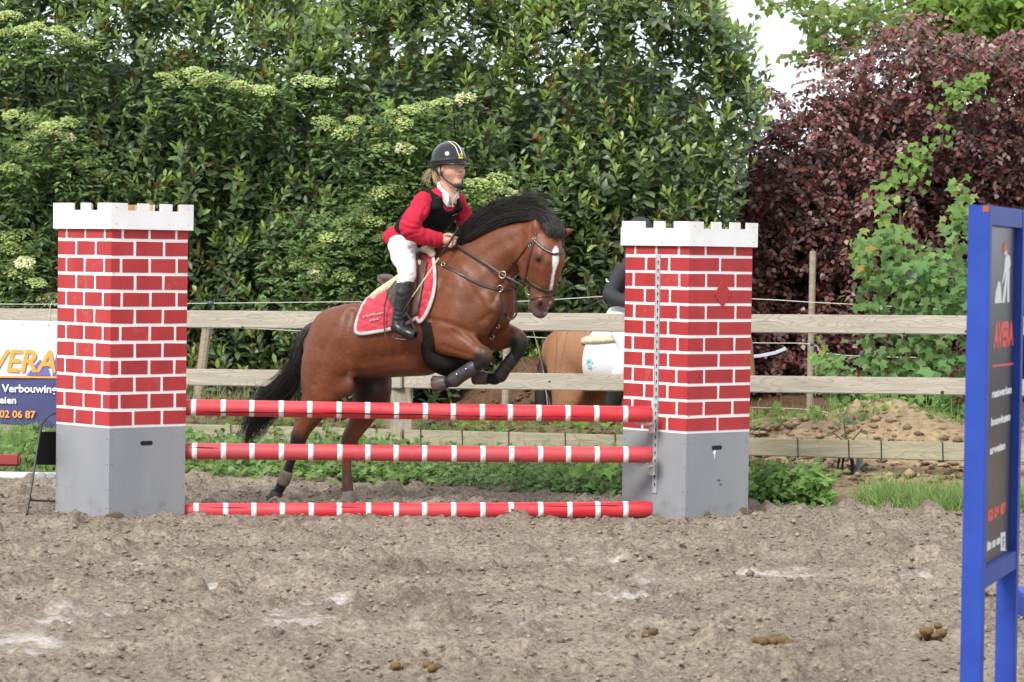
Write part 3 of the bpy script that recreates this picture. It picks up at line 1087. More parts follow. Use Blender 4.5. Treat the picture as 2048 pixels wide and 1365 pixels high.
TW, TH = .52, 1.735
def tower(px, Yc, alpha, faceL, faceR, label, seed, zs):
    """square plywood tower standing on one corner towards the camera; local frame: corner at 0, +x along the right face, +y along the left face"""
    c = at(px, 1040, Yc)
    root = thing('castle_tower', label, 'jump stand', (c.x, c.y, 0), alpha)
    root.scale = (1, 1, zs)
    r = random.Random(seed)
    w, t = TW, .012
    # sheets: two visible faces and two behind, grey foot and white-painted body
    sides = [((w / 2, t / 2, 0), (w, t)), ((t / 2, w / 2 + t / 2, 0), (t, w - t)), ((w / 2 + t / 2, w - t / 2, 0), (w - t, t)), ((w - t / 2, w / 2, 0), (t, w - 2 * t))]
    for (cx, cy, _), (sx, sy) in sides:
        MB().box((cx, cy, .235), (sx, sy, .53)).build('foot_panel', M_GREY, root)
        MB().box((cx, cy, (.5 + 1.66) / 2), (sx, sy, 1.16)).build('body_panel', M_WHITE, root)
    MB().box((w / 2, w / 2, 1.6), (w - 2 * t - .002, w - 2 * t - .002, .012)).build('lid', M_PLY, root)
    # bricks: red paint standing between the white joints
    rows, pitch, z0, jw = 12, .0935, .513, .0178
    for fi, lay in enumerate((faceR, faceL)):
        for k in range(rows):
            za, zb = z0 + k * pitch, min(z0 + (k + 1) * pitch - jw, 1.64)
            J = lay[k % 2]
            if label.find('metal track') >= 0 and fi == 0 and k == 8:
                J = []
            ed = [0] + [j + r.uniform(-.012, .012) for j in J] + [1]
            for a, b in zip(ed[:-1], ed[1:]):
                u0 = a * w + (jw / 2 if a > 0 else 0)
                u1 = b * w - (jw / 2 if b < 1 else 0)
                e = .0018
                j = lambda: r.uniform(-.0016, .0016)
                q = [(u0 + (j() if a > 0 else 0), za + j()), (u1 + (j() if b < 1 else 0), za + j()), (u1 + (j() if b < 1 else 0), zb + j()), (u0 + (j() if a > 0 else 0), zb + j())]
                mt = M_BRICK2 if r.random() < .16 else M_BRICK
                if fi == 0:
                    MB().prism([(u, -e, z) for u, z in q], (0, e + .0005, 0)).build('brick', mt, root)
                else:
                    MB().prism([(-e, u, z) for u, z in q][::-1], (e + .0005, 0, 0)).build('brick', mt, root)
    # crown: four notched boards standing proud, white outside, bare wood inside
    cr, ct = .022, .012
    zb, zn, zt = 1.592, 1.695, TH
    for fi in range(4):
        zt = TH if (fi < 2 or seed == 3) else 1.699      # the right tower's rear boards are cut down
        L = w + 2 * cr
        notch = [(.20, .33), (.40 + .06, .60), (.74, .84)] if fi in (0, 2) else [(.23, .37), (.52, .66)]
        prof = [(0, zb), (L, zb), (L, zt)]
        for a, b in (notch[::-1] if zt == TH else []):
            prof += [(b * L, zt), (b * L, zn), (a * L, zn), (a * L, zt)]
        prof += [(0, zt)]
        ins = ct if fi in (1, 3) else 0
        prof = [(min(max(u, ins), L - ins), z) for u, z in prof]
        def put(u, z, d):
            return [(u - cr, -cr + d, z), (-cr + d, u - cr, z), (u - cr, w + cr - d, z), (w + cr - d, u - cr, z)][fi]
        nrm = [Vector((0, 1, 0)), Vector((1, 0, 0)), Vector((0, -1, 0)), Vector((-1, 0, 0))][fi]
        o = MB().prism([put(u, z, 0) for u, z in prof], nrm * ct).build('battlement', M_WHITE, root)
        o2 = MB().prism([put(u, z, ct + .0005) for u, z in prof if True], nrm * .004).build('inner_lining', M_PLY, o)
    # hand hole as a proud slab with its shade painted black; screws
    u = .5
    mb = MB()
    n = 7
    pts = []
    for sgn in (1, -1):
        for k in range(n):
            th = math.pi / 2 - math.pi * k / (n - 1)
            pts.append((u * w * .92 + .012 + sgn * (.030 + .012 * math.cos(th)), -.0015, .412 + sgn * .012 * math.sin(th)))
    mb.prism(pts, (0, .004, 0)).build('hand_hole_shade', M_DARK, root)
    for fi in (0, 1):
        for z in (.06, .16, .30, .44, .6, .75, .95, 1.15, 1.35, 1.5, 1.62, 1.71):
            for uu in (.015, w - .015):
                off = -cr - .0012 if z > 1.592 else -.0028
                p = (uu, off, z) if fi == 0 else (off, uu, z)
                MB().ball(p, (.003, .0015, .003) if fi == 0 else (.0015, .003, .003), 6, 4).build('screw', M_SCREW, root)
    return root

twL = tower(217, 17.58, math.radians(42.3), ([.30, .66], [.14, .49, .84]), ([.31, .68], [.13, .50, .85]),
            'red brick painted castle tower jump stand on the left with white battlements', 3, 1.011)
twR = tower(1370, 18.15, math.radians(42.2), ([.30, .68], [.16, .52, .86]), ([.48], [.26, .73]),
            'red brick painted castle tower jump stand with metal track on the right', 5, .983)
# right tower: track with keyholes on the left face, painted diamond on the right face, dirt
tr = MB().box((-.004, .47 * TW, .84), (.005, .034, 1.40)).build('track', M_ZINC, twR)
MB().box((-.0085, .47 * TW - .0155, .84), (.006, .003, 1.399)).build('track_lip', M_ZINC, tr)
MB().box((-.0085, .47 * TW + .0155, .84), (.006, .003, 1.399)).build('track_lip', M_ZINC, tr)
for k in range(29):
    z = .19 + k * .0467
    MB().ball((-.0068, .47 * TW, z), (.0006, .0062, .0070), 8, 5).box((-.0068, .47 * TW, z - .011), (.0011, .0045, .011)).build('keyhole_shade', M_DARK, tr)  # raised black pieces, the keyholes' inner shade put into colour
MB().prism([(.53 * TW, -.006, 1.235), (.665 * TW, -.006, 1.315), (.53 * TW, -.006, 1.395), (.395 * TW, -.006, 1.315)], (0, .005, 0)).build('diamond', M_BRICK, twR)
MB().prism([(.42 * TW, -.001, .385), (.45 * TW, -.001, .397), (.47 * TW, -.001, .392), (.455 * TW, -.001, .37), (.452 * TW, -.001, .345), (.44 * TW, -.001, .37)], (0, .002, 0)).build('paint_drip', M_WHITE, twR)
for (u, z, a, b) in ((.52, .22, .012, .006), (.55, .195, .012, .006), (.93, .02, .035, .03), (.35, .02, .03, .018)):
    MB().ball((u * TW, -.002, z), (a, .002, b), 9, 5, jit=.25).build('mud_smear', M_DIRT, twR)
MB().ball((.04, -.003, .02), (.06, .003, .02), 9, 5, jit=.25).build('mud_smear', M_DIRT, twL)

# poles
M_POLE = pmat('red_pole_paint', (.54, .022, .032), .32, (.50, .06, .07), scale=3.5, lo=.42, hi=.75, bump=.0009, bscale=40, stretch=(.6, 3, 3), rough2=.5)
M_POLE2 = pmat('faded_red_pole_paint', (.50, .045, .06), .42, (.42, .075, .08), scale=6, lo=.4, hi=.75, bump=.0009, bscale=40, stretch=(.6, 3, 3), rough2=.6)
dirty(M_POLE, (.30, .10, .09), .9, .4, 16, .60)
dirty(M_POLE2, (.33, .12, .11), .5, .4, 16, .55)
M_BAND = pmat('white_band_paint', (.78, .77, .76), .5, (.62, .60, .58), scale=14, lo=.52, hi=.8)
M_CRACK = pmat('split_in_wood', (.03, .008, .008), .9)
def pole(yl, yr, label, mat, b0, crack):
    p0, p1 = at(343, yl, 18.0), at(1304, yr, 18.22)
    ax = (p1 - p0)
    L = ax.length
    root = thing('jump_pole', label, 'jump pole', p0, 0, 'poles of the castle jump')
    x = ax.normalized()
    y = Vector((0, 0, 1)).cross(x).normalized()
    z = x.cross(y)
    root.rotation_euler = Matrix(((x.x, y.x, z.x), (x.y, y.y, z.y), (x.z, y.z, z.z))).to_euler()
    r = .0465
    n = 28
    xs = np.linspace(0, L, 30)
    mb = MB()
    mb.tube([(a, .0025 * math.sin(a * 2.1 + b0), .0025 * math.cos(a * 1.7 + b0)) for a in [0, .004] + list(xs[1:-1]) + [L - .006, L]], [r - .006, r] + [r] * 28 + [r, r - .008], n)
    o = mb.build('pole_body', mat, root, smooth=True)
    rb_ = random.Random(int(b0 * 1000))
    a = b0
    while a < L - .05:
        c = lambda q: (q, .0025 * math.sin(q * 2.1 + b0), .0025 * math.cos(q * 1.7 + b0))
        MB().tube([c(a - .0145), c(a - .0143), c(a), c(a + .0143), c(a + .0145)], [r, r + .0011, r + .0011, r + .0011, r], n, caps=False).build('band', M_BAND, root, smooth=True)
        a += .1638 + rb_.uniform(-.005, .005)
    if crack:
        rr = random.Random(2)
        for (a0, a1, ang) in crack:
            pts = []
            q = a0
            while q < a1:
                th = ang + .05 * math.sin(q * 3) + rr.uniform(-.03, .03)
                pts.append((q, -math.cos(th) * (r + .0012), math.sin(th) * (r + .0012)))
                q += .06
            MB().tube(pts, [.0004] + [rr.uniform(.0015, .0042) for _ in pts[1:-1]] + [.0003], 4).build('split', M_CRACK, root)
    return root
pole(815.5, 829, 'top red pole of the jump with white bands and a long split', M_POLE, .125, [(.15, .9, -.45), (.85, 1.55, -.35), (1.5, 2.5, -.42)])
pole(903, 910, 'middle red pole of the jump, faded, with white bands', M_POLE2, .13, [(.1, .3, .5), (1.9, 2.1, -.6)])
pole(1024, 1019, 'lowest red pole of the jump lying on the sand', M_POLE, .14, [(2.1, 2.6, .5), (.2, .45, .5), (.9, 1.1, .55)])
# cups that carry the poles
for yl, lab in ((846, 'upper white plastic cup on the tower track holding the top pole'), (930, 'lower white plastic cup on the tower track holding the middle pole')):
    c = at(1309, yl, 18.315)
    root = thing('pole_cup', lab, 'pole cup', c, math.radians(42.2), 'white cups on the metal track')
    MB().box((-.020, 0, -.022), (.022, .040, .075)).build('bracket', M_CUP, root, bevel=.004)
    MB().box((-.066, .012, -.004), (.074, .085, .012)).build('tray', M_CUP, root, bevel=.003)
    MB().box((-.100, .012, .008), (.008, .085, .026)).build('lip', M_CUP, root, bevel=.002)
# ================================================================== things round the jump
M_BLKM = pmat('black_metal', (.012, .012, .013), .4)
M_BLKB = pmat('black_board', (.010, .010, .011), .7, spec=.1)
nb = thing('number_stand', 'small black metal stand with blank black board beside the left tower', 'number stand', ground_at(70, 1036))
Yn = 17.72
def npt(px, py, dy=0.0):
    return at(px, py, 17.66 + max(px - 52, 0) * .0078 + dy)
mb = MB()
mb.tube([Vector(p) for p in crom([npt(52, 1036), npt(64, 968), npt(80, 866), npt(88, 843), npt(101, 830), npt(118, 826), npt(140, 827)], 5)], .0065, 8)
mb.build('hoop', M_BLKM, nb, smooth=True, world=True)
mb = MB()
mb.tube([npt(58, 1001), npt(140, 1004)], .006, 8)
mb.build('cross_bar', M_BLKM, nb, smooth=True, world=True)
mb = MB()
mb.prism([npt(80, 864), npt(70, 930), npt(150, 931), npt(150, 864)], (0, .008, 0)).build('board', M_BLKB, nb, world=True)
mb = MB()
mb.tube([npt(150, 864), npt(158, 1000, .1)], .006, 8).build('back_leg', M_BLKM, nb, smooth=True, world=True)

# poles lying by the fence
M_GPOLE = pmat('white_ground_pole_paint', (.72, .71, .68), .55, (.50, .46, .40), scale=9, lo=.5, hi=.75, stretch=(.6, 3, 3))
o = MB().tube([at(-160, 951, 20.6), at(-60, 952, 20.6), at(112, 955, 20.6)], .031, 14).build('ground_pole', M_GPOLE, smooth=True)
tag(o, 'white pole lying on the sand at the far left below the banner', 'pole')
for (px, py, rr) in ((82, 957, .05), (101, 957, .045)):
    c = at(px, py, 20.5)
    o = MB().ball(c, (rr, rr * .9, rr * .75), 10, 7, jit=.1).build('stone', pmat('grey_stone', (.28, .30, .29), .8, (.2, .2, .19), scale=12), smooth=True)
    tag(o, 'rounded grey stone at the end of the white pole, ' + ('left of the pair' if px < 90 else 'right of the pair'), 'stone', 'stones by the white pole')
M_RB = pmat('red_block_paint', (.34, .03, .03), .6, (.2, .04, .04), scale=9)
c = at(8, 921, 21.0)
o = MB().box(c, (.22, .1, .075)).build('red_block', M_RB, bevel=.015)
tag(o, 'small worn red block in the grass under the banner', 'block')
pr = thing('spare_pole', 'weathered white pole with a brown band lying in the grass beside the right tower', 'pole', at(1215, 940, 20.35))
MB().tube([at(1190, 935, 20.35), at(1228, 937, 20.35)], .037, 14).build('white_section', M_GPOLE, pr, smooth=True, world=True)
MB().tube([at(1228, 937, 20.35), at(1330, 944, 20.3)], .0373, 14).build('brown_section', pmat('brown_band_paint', (.24, .14, .10), .6), pr, smooth=True, world=True)

# grey pipe and black hose behind the kick board
M_PIPE = pmat('grey_plastic_pipe', (.26, .29, .34), .5)
a, b = fpt(1720, 880, .13), fpt(1719, 985, .13)
o = MB().tube([b - Vector((0, 0, .1)), a], .023, 12).build('grey_pipe', M_PIPE, smooth=True)
tag(o, 'short grey plastic pipe standing behind the kick board', 'pipe')
M_HOSE = pmat('black_hose', (.016, .016, .018), .45)
cpx = [(1683, 905), (1677, 925), (1676, 950), (1682, 968), (1692, 974), (1702, 962), (1707, 940), (1705, 920), (1697, 905), (1688, 915), (1684, 940), (1688, 962), (1695, 966), (1702, 950), (1703, 925), (1698, 900)]
o = MB().tube([Vector(p) for p in crom([fpt(x, y, .07 + .002 * i) for i, (x, y) in enumerate(cpx)], 6)], .0075, 7).build('hose', M_HOSE, smooth=True)
tag(o, 'loop of black hose hanging from the kick board by the grey pipe', 'hose')

# banner tied to the fence on the left
M_BANW = pmat('banner_white', (.74, .76, .80), .45)
M_BANB = pmat('banner_navy', (.055, .06, .16), .45)
M_BANO = pmat('banner_orange', (.80, .33, .06), .45)
M_BANM = pmat('banner_blue', (.12, .14, .36), .45)
M_BANT = pmat('banner_text_white', (.80, .80, .82), .45)
bx0, bx1 = -520, 196
def bpt(px, py, off=-.035):
    return fpt(px, py, off)
bt, bm_, bb = lin(641, 643, 0, 120), lin(755, 757, 0, 120), lin(846, 858, 0, 120)
root = thing('banner', 'white and navy advertising banner with orange letters tied to the fence', 'banner', bpt(-160, 850))
def sheet(name, fa, fb, mat, off, n=24, m=6):
    V, F = [], []
    for i in range(n + 1):
        px = bx0 + (bx1 - bx0) * i / n
        for j in range(m + 1):
            y = fa(px) + (fb(px) - fa(px)) * j / m
            p = bpt(px, y, off + .006 * math.sin(i * 1.1 + j * .8))
            V.append(tuple(p))
    for i in range(n):
        for j in range(m):
            a = i * (m + 1) + j
            F.append((a, a + 1, a + m + 2, a + m + 1))
    return fmesh(name, V, np.array(F), mat, root, smooth=True, world=True)
sheet('white_field', bt, bm_, M_BANW, -.035)
sheet('navy_field', bm_, bb, M_BANB, -.0355)
xd = (bpt(120, 757) - bpt(0, 755)).normalized()
ud = Vector((0, 0, 1))
sp = 21.7 / FPX
def btxt(s, px, py, hpx, mat, stretch=1.0, **kw):
    put_text(s, hpx * sp / .70, bpt(px, py, -.053), xd * stretch, ud, mat, root, **kw)
# blue mountain behind the letters, orange rule
MB().prism([bpt(52, 752, -.047), bpt(66, 735, -.047), bpt(80, 719, -.047), bpt(89, 728, -.047), bpt(96, 738, -.047), bpt(101, 752, -.047)], (0, -.001, 0)).build('mountain_mark', M_BANM, root, world=True)
MB().prism([bpt(104, 754, -.047), bpt(112, 712, -.047), bpt(118, 700, -.047), bpt(160, 688, -.047), bpt(190, 756, -.047)], (0, -.001, 0)).build('mountain_mark', M_BANM, root, world=True)
MB().prism([bpt(-300, 748.5, -.049), bpt(190, 754.5, -.049), bpt(190, 758, -.049), bpt(-300, 752, -.049)], (0, -.001, 0)).build('orange_rule', M_BANO, root, world=True)
btxt('VERA', -24, 742.5, 45, M_BANO, 1.07, bold=.004, shear=.22, spacing=1.0)
btxt('Verbouwingen', 4, 784, 15.5, M_BANT, 1.22, bold=.0016)
btxt('weien', -16, 806.5, 14, M_BANT, 1.25, bold=.0016)
btxt('02 06 87', -1, 835, 14.5, M_BANO, 1.18, bold=.0016)
M_EYE = pmat('eyelet', (.2, .2, .2), .3, metal=.8)
for px, py in ((45, 649), (97, 651), (36, 841), (82, 846), (-60, 649), (-60, 838)):
    MB().ball(bpt(px, py, -.049), (.006, .002, .006), 8, 5).build('eyelet', M_EYE, root, world=True)
MB().tube([bpt(97, 651, -.05), bpt(98, 628, -.045), bpt(101, 612, -.04), bpt(104, 604, -.03)], .002, 5).build('tie_cord', M_WIRE, root, world=True)

# blue sign frame close to the camera on the right
M_BLUE = dirty(pmat('blue_frame_paint', (.018, .052, .30), .5, (.024, .064, .35), scale=6, bump=.0006, bscale=200, spec=.25), (.10, .12, .22), 4, .4, 14, .62)
M_PANEL = pmat('dark_sign_panel', (.022, .024, .045), .3, spec=.3)
M_SRED = pmat('sign_red', (.72, .06, .04), .5)
M_SWHT = pmat('sign_white', (.75, .76, .76), .5)
M_BLUE2 = M_BLUE
A = ground_at(1948, 1480)
Yn_, Yf_ = 10.2, 10.95
def sgn(px, Yd, z):
    p = at(px, 800, Yd)
    return Vector((p.x, p.y, z))
pn, pf = at(1952, 900, Yn_), at(2020, 900, Yf_)
pn.z = pf.z = 0
sd = (pf - pn)
SL = sd.length
sd.normalize()
sn = Vector((0, 0, 1)).cross(sd).normalized()      # points to the left, towards the viewer's side
root = thing('sign_frame', 'blue painted sign frame with narrow dark panel close to the camera', 'sign', pn, math.atan2(sd.y, sd.x))
pw, pd = .06, .068
ztop = at(1974, 411, Yn_).z
lean = 0.0
MB().box((0, 0, ztop / 2 - .05), (pw, pd, ztop + .1)).build('post', M_BLUE, root, bevel=.002)
MB().box((SL, 0, ztop / 2 - .05), (pw, pd, ztop + .1)).build('post', M_BLUE, root, bevel=.002)
MB().box((SL / 2, 0, ztop - .032), (SL - pw - .002, pd - .004, .064)).build('top_beam', M_BLUE, root, bevel=.002)
zlow = at(2005, 1143, 10.5).z
MB().box((SL / 2, 0, zlow), (SL - pw - .002, pd - .004, .064)).build('lower_beam', M_BLUE, root, bevel=.002)
MB().box((SL / 2, -.006, (ztop - .064 + zlow + .032) / 2), (SL - pw - .004, .008, ztop - .064 - zlow - .036)).build('panel', M_PANEL, root)
def sxz(px, py):
    """panel point (local) seen at a pixel: intersect the ray with the panel's front face"""
    Mi = parent_matrix(root).inverted()
    o, d = Mi @ CAMP, (Mi.to_3x3() @ ray(px, py))
    t = (-.0105 - o.y) / d.y
    p = o + d * t
    return p
def stxt(s, px0, px1, py, hpx, mat, **kw):
    p0, p1 = sxz(px0, py), sxz(px1, py)
    size = hpx * 10.5 / FPX / .70
    me = text_mesh(s, size, **kw)
    wid = max(v.co.x for v in me.vertices)
    bpy.data.meshes.remove(me)
    M = parent_matrix(root)
    put_text(s, size, M @ p0, (M.to_3x3() @ Vector((1, 0, 0))) * ((p1.x - p0.x) / wid), (0, 0, 1), mat, root, **kw)
stxt('AVERA', 1988, 2027, 694, 46, M_SRED, bold=.006)
stxt('raatwerken', 1984, 2023, 796, 15, M_SWHT, bold=.002)
stxt('bouwingen', 1982, 2020, 852, 15, M_SWHT, bold=.002)
stxt('arweien', 1980, 2010, 909, 15, M_SWHT, bold=.002)
stxt('02 06 87', 1976, 2011, 1042, 19, M_SRED, bold=.004)
stxt('ike us on', 1974, 2000, 1101, 16, M_SWHT, bold=.003)
def spoly(name, pts, mat, d=.001):
    MB().prism([sxz(*p) for p in pts], (0, -d, 0)).build(name, mat, root)
spoly('red_rule', [(1984, 731), (2026, 726), (2026, 730), (1984, 735)], M_SRED)
spoly('logo_square', [(2001, 1066), (2010, 1064), (2010, 1098), (2013, 1102), (2001, 1102)], M_SWHT)
spoly('logo_letter', [(2005, 1074), (2008, 1073), (2008, 1076), (2006, 1077), (2006, 1083), (2008, 1083), (2008, 1086), (2006, 1086), (2006, 1096), (2004.5, 1096)], M_PANEL, .0016)
spoly('emblem_cap', [(2006, 503), (2007, 490), (2010, 484), (2013, 494), (2014, 501), (2009, 505)], M_SRED)
spoly('emblem_head', [(2008, 505), (2013, 499), (2014, 508), (2010, 513)], M_SWHT)
spoly('emblem_body', [(2010, 516), (2015, 509), (2019, 513), (2021, 528), (2018, 540), (2012, 543), (2006, 564), (2003, 570), (2008, 540)], M_SWHT)
spoly('emblem_leg', [(2012, 543), (2016, 542), (2013, 568), (2009, 606), (2004, 606), (2009, 566)], M_SWHT)
spoly('emblem_leg', [(2016.2, 542), (2019, 541), (2018, 566), (2018, 604), (2014, 605), (2014, 568)], M_SWHT)
spoly('emblem_heap', [(1989, 607), (1991, 585), (1996, 565), (1999, 562), (2001, 572), (2003, 606)], M_SWHT)
MB().box((-pw / 2 + .004, -pd / 2 + .012, ztop - .012), (.012, .02, .02)).build('rust_patch', pmat('rust', (.3, .09, .03), .8), root)

# the blue wing of another jump, just in the frame at the right edge
o = thing('jump_wing', 'dark blue foot of another jump at the right edge behind the sign', 'jump stand', ground_at(2075, 1232))
c = ground_at(2062, 1232)
MB().box(c + Vector((0.03, 0, .05)), (.16, .5, .1)).build('foot', M_BLUE, o, world=True, bevel=.006)
MB().box(c + Vector((.10, 0, .4)), (.08, .07, .8)).build('post', M_BLUE, o, world=True, bevel=.004)
MB().tube([c + Vector((.005, -.1, .30)), c + Vector((.4, -.1, .30))], .035, 12).build('white_pole_end', M_GPOLE, o, world=True, smooth=True)

# horse droppings on the sand
M_DUNG = pmat('horse_dung', (.16, .085, .022), .75, (.085, .055, .02), scale=25, bump=.004, bscale=90)
def zsand(x, y):
    return float(Z[min(max(np.searchsorted(gx, x), 0), nxg - 1), min(max(np.searchsorted(gy, y), 0), nyg - 1)])
def dung(px, py, wpx, nb, label, stack=1):
    c = ground_at(px, py)
    root = thing('horse_dung', label, 'horse dung', (c.x, c.y, 0), 0, 'horse droppings on the sand')
    w = wpx * c.y / FPX
    for i in range(nb):
        r = random.uniform(.014, .024)
        x = (i + .5) / nb * w - w / 2 + random.uniform(-.01, .01)
        y = random.uniform(-.06, .06)
        z = zsand(c.x + x, c.y + y) + r * .55
        if stack > 1 and i % 2 == 0:
            x *= .55
            z += r * random.uniform(.9, 1.6)
        R = Matrix.Rotation(random.uniform(0, 3), 3, 'Z') @ Matrix.Rotation(random.uniform(-.5, .5), 3, 'X')
        MB().ball((x, y, z), (r * 1.25, r, r * .85), 11, 8, R, .13).build('dropping', M_DUNG, root, smooth=True)
dung(1862, 1282, 56, 11, 'tall dark heap of horse dung near the blue sign frame', 2)
dung(1550, 1288, 78, 12, 'widest row of brown horse droppings on the sand right of centre')
dung(1408, 1278, 26, 4, 'small broken brown dropping between the single dropping and the wide row')
dung(1302, 1275, 34, 2, 'pair of small droppings left of all other dung on the right half')
dung(808, 1342, 50, 5, 'flattened ochre droppings near the bottom edge, left of the pair')
dung(868, 1342, 44, 4, 'flattened ochre droppings near the bottom edge, right of the pair')
# ================================================================== the jumping horse
HP0 = Vector((-1.17, 18.9, 0))
HPHI = math.radians(-30)
HM = Matrix.Translation(HP0) @ Matrix.Rotation(HPHI, 4, 'Z')
HMI = HM.inverted()
HC = HMI @ CAMP
def hray(px, py):
    return HMI.to_3x3() @ ray(px, py)
def hp(px, py, lat=0.0):
    """horse frame: x along the heading, y to the horse's left (away from the camera), z up; the point at lateral offset lat seen at a pixel"""
    d = hray(px, py)
    return HC + d * ((lat - HC.y) / d.y)
PX = 18.45 / FPX            # metres per photo pixel at the horse

def chain(rows):
    """rows: px, py, lat, a (m across), b (px in the plane) -> x y z a b"""
    out = []
    for px, py, lat, a, b in rows:
        p = hp(px, py, lat)
        out.append((p.x, p.y, p.z, a, b * PX))
    return out

YH = math.radians(-22)       # the head turns a little further towards the camera
HS = Vector((-math.sin(YH), math.cos(YH), 0))
HO = hp(1062, 478)
def hd(px, py, lat=0.0):
    d = hray(px, py)
    t = (lat + HO.dot(HS) - HC.dot(HS)) / d.dot(HS)
    return HC + d * t
def hchain(rows):
    out = []
    for px, py, lat, a, b in rows:
        p = hd(px, py, lat)
        out.append((p.x, p.y, p.z, a, b * PX))
    return out

trunk = chain([(652, 695, 0, .15, 44), (690, 676, 0, .215, 66), (738, 676, 0, .225, 72), (790, 658, 0, .24, 80), (845, 636, 0, .245, 93), (898, 618, 0, .215, 99), (942, 602, 0, .185, 84), (972, 592, 0, .145, 60)])
neck = chain([(900, 590, 0, .15, 86), (948, 546, 0, .115, 71), (994, 508, 0, .095, 57), (1033, 487, 0, .08, 45), (1060, 480, 0, .072, 38)])
head = hchain([(1075, 476, 0, .078, 37), (1087, 503, 0, .102, 42), (1088, 538, 0, .084, 37), (1084, 574, 0, .062, 28), (1081, 602, 0, .057, 23), (1079, 620, 0, .049, 16)])
hind_near = chain([(672, 672, -.12, .10, 58), (648, 728, -.14, .105, 50), (643, 782, -.15, .088, 42), (622, 830, -.15, .058, 25), (603, 862, -.15, .043, 19), (596, 882, -.15, .038, 17),
                   (587, 908, -.15, .027, 11), (576, 938, -.15, .026, 10.5), (568, 958, -.15, .031, 12.5), (562, 972, -.15, .029, 11.5), (556, 984, -.15, .028, 11)])
hind_far = chain([(715, 690, .12, .10, 56), (738, 740, .14, .10, 48), (742, 784, .14, .085, 42), (728, 828, .14, .056, 27), (706, 866, .14, .043, 19), (697, 886, .14, .038, 18),
                  (693, 915, .14, .027, 11.5), (694, 950, .14, .027, 11), (695, 972, .14, .031, 12.5), (697, 984, .14, .029, 11.5)])
fore_near = chain([(915, 640, -.13, .085, 52), (886, 672, -.15, .080, 36), (920, 688, -.155, .064, 28), (948, 703, -.155, .050, 20), (968, 711, -.155, .043, 17.5), (965, 724, -.155, .038, 14),
                   (945, 736, -.15, .029, 11.5), (922, 750, -.15, .028, 11), (906, 761, -.15, .031, 13), (896, 764, -.15, .029, 11.5), (888, 766, -.15, .029, 12)])
fore_far = chain([(965, 640, .11, .08, 50), (990, 668, .14, .072, 34), (1015, 672, .145, .056, 24), (1034, 677, .145, .045, 19), (1040, 690, .145, .041, 17), (1034, 708, .145, .035, 12.5),
                  (1018, 728, .145, .029, 11), (1003, 746, .145, .029, 11), (992, 757, .145, .031, 13), (980, 757, .145, .029, 12), (972, 756, .145, .029, 12.5)])

HF = Field((-.45, -.42, -.12), (2.05, .55, 2.05), .0095)
HF.limb(trunk, .05)
HF.limb(neck, .08)
HF.limb(head, .03, S=HS)
HF.limb(hind_near, .035)
HF.limb(hind_far, .035)
HF.limb(fore_near, .022)
HF.limb(fore_far, .022)
# muscles: chest, shoulders, haunch, stifle, withers, belly
def blob(px, py, lat, a, b, k=.04, px2=None, py2=None, lat2=None, a2=None, b2=None):
    rows = [(px, py, lat, a, b)]
    if px2 is not None:
        rows.append((px2, py2, lat if lat2 is None else lat2, a2 or a, b2 or b))
    HF.limb(chain(rows), k, n=4)
blob(975, 612, -.085, .075, 36, .03, 955, 650, -.09, .06, 28)      # near breast
blob(1000, 618, .075, .07, 32, .03, 985, 650, .09, .055, 28)       # far breast
blob(930, 560, -.115, .06, 34, .05, 905, 640, -.145, .07, 40)      # near shoulder
blob(930, 560, .115, .06, 34, .05, 905, 640, .145, .07, 40)
blob(868, 690, -.14, .06, 17, .02)                                  # point of the elbow
blob(700, 640, -.12, .08, 30, .05, 680, 720, -.15, .075, 42)       # near haunch
blob(688, 772, -.12, .06, 24, .04)                                  # near stifle
blob(758, 782, .12, .06, 22, .04)                                   # far stifle
blob(880, 520, 0, .05, 26, .06, 850, 545, 0, .07, 30)               # withers
blob(740, 728, 0, .14, 30, .05, 850, 722, 0, .15, 30)               # belly
blob(655, 655, 0, .05, 18, .03, 640, 665, 0, .035, 12)              # dock
blob(905, 655, -.165, .05, 22, .02, 945, 690, -.165, .04, 17)       # near forearm muscle
blob(655, 700, -.12, .06, 28, .03, 628, 765, -.15, .06, 26)         # near hamstring
blob(705, 622, -.14, .035, 14, .03)                                 # point of the hip
HF.limb(chain([(700, 665, -.27, .03, 6), (698, 720, -.275, .03, 7), (694, 765, -.24, .035, 8)]), .05, op='cut')    # hollow of the flank
HF.limb(chain([(925, 655, -.255, .022, 6), (958, 680, -.24, .022, 5)]), .03, op='cut')                              # line above the forearm
# cheeks, eye ridges, nostrils, chin
def hblob(px, py, lat, a, b, k=.015, op='add'):
    HF.limb(hchain([(px, py, lat, a, b)]), k, S=HS, n=1, op=op)
def hsym(rows, k=.015, op='add', n=4):
    """near-side rows (px, py, distance from the middle plane, a, b) and their mirror images across the head's middle plane"""
    for sg in (-1, 1):
        out = []
        for px, py, lat, a, b in rows:
            p = hd(px, py, -lat)
            if sg > 0:
                p = p + HS * (2 * lat)
            out.append((p.x, p.y, p.z, a, b * PX))
        HF.limb(out, k, S=HS, n=n if len(out) > 1 else 1, op=op)
def hpt(px, py, lat, sg):
    p = hd(px, py, -lat)
    return p + HS * (2 * lat) if sg > 0 else p
hsym([(1052, 512, .056, .030, 30), (1055, 542, .054, .026, 25)])
hsym([(1077, 511, .082, .020, 12)], .012)
hsym([(1092, 522, .050, .024, 10), (1088, 572, .036, .015, 6)])
hsym([(1078, 604, .042, .020, 12)], .012)
hsym([(1079, 609, .062, .016, 5.5)], .006, 'cut')
hsym([(1079, 518, .104, .017, 5.5)], .006, 'cut')
hblob(1066, 616, 0, .032, 10, .015)
hblob(1082, 628, 0, .034, 9, .015)
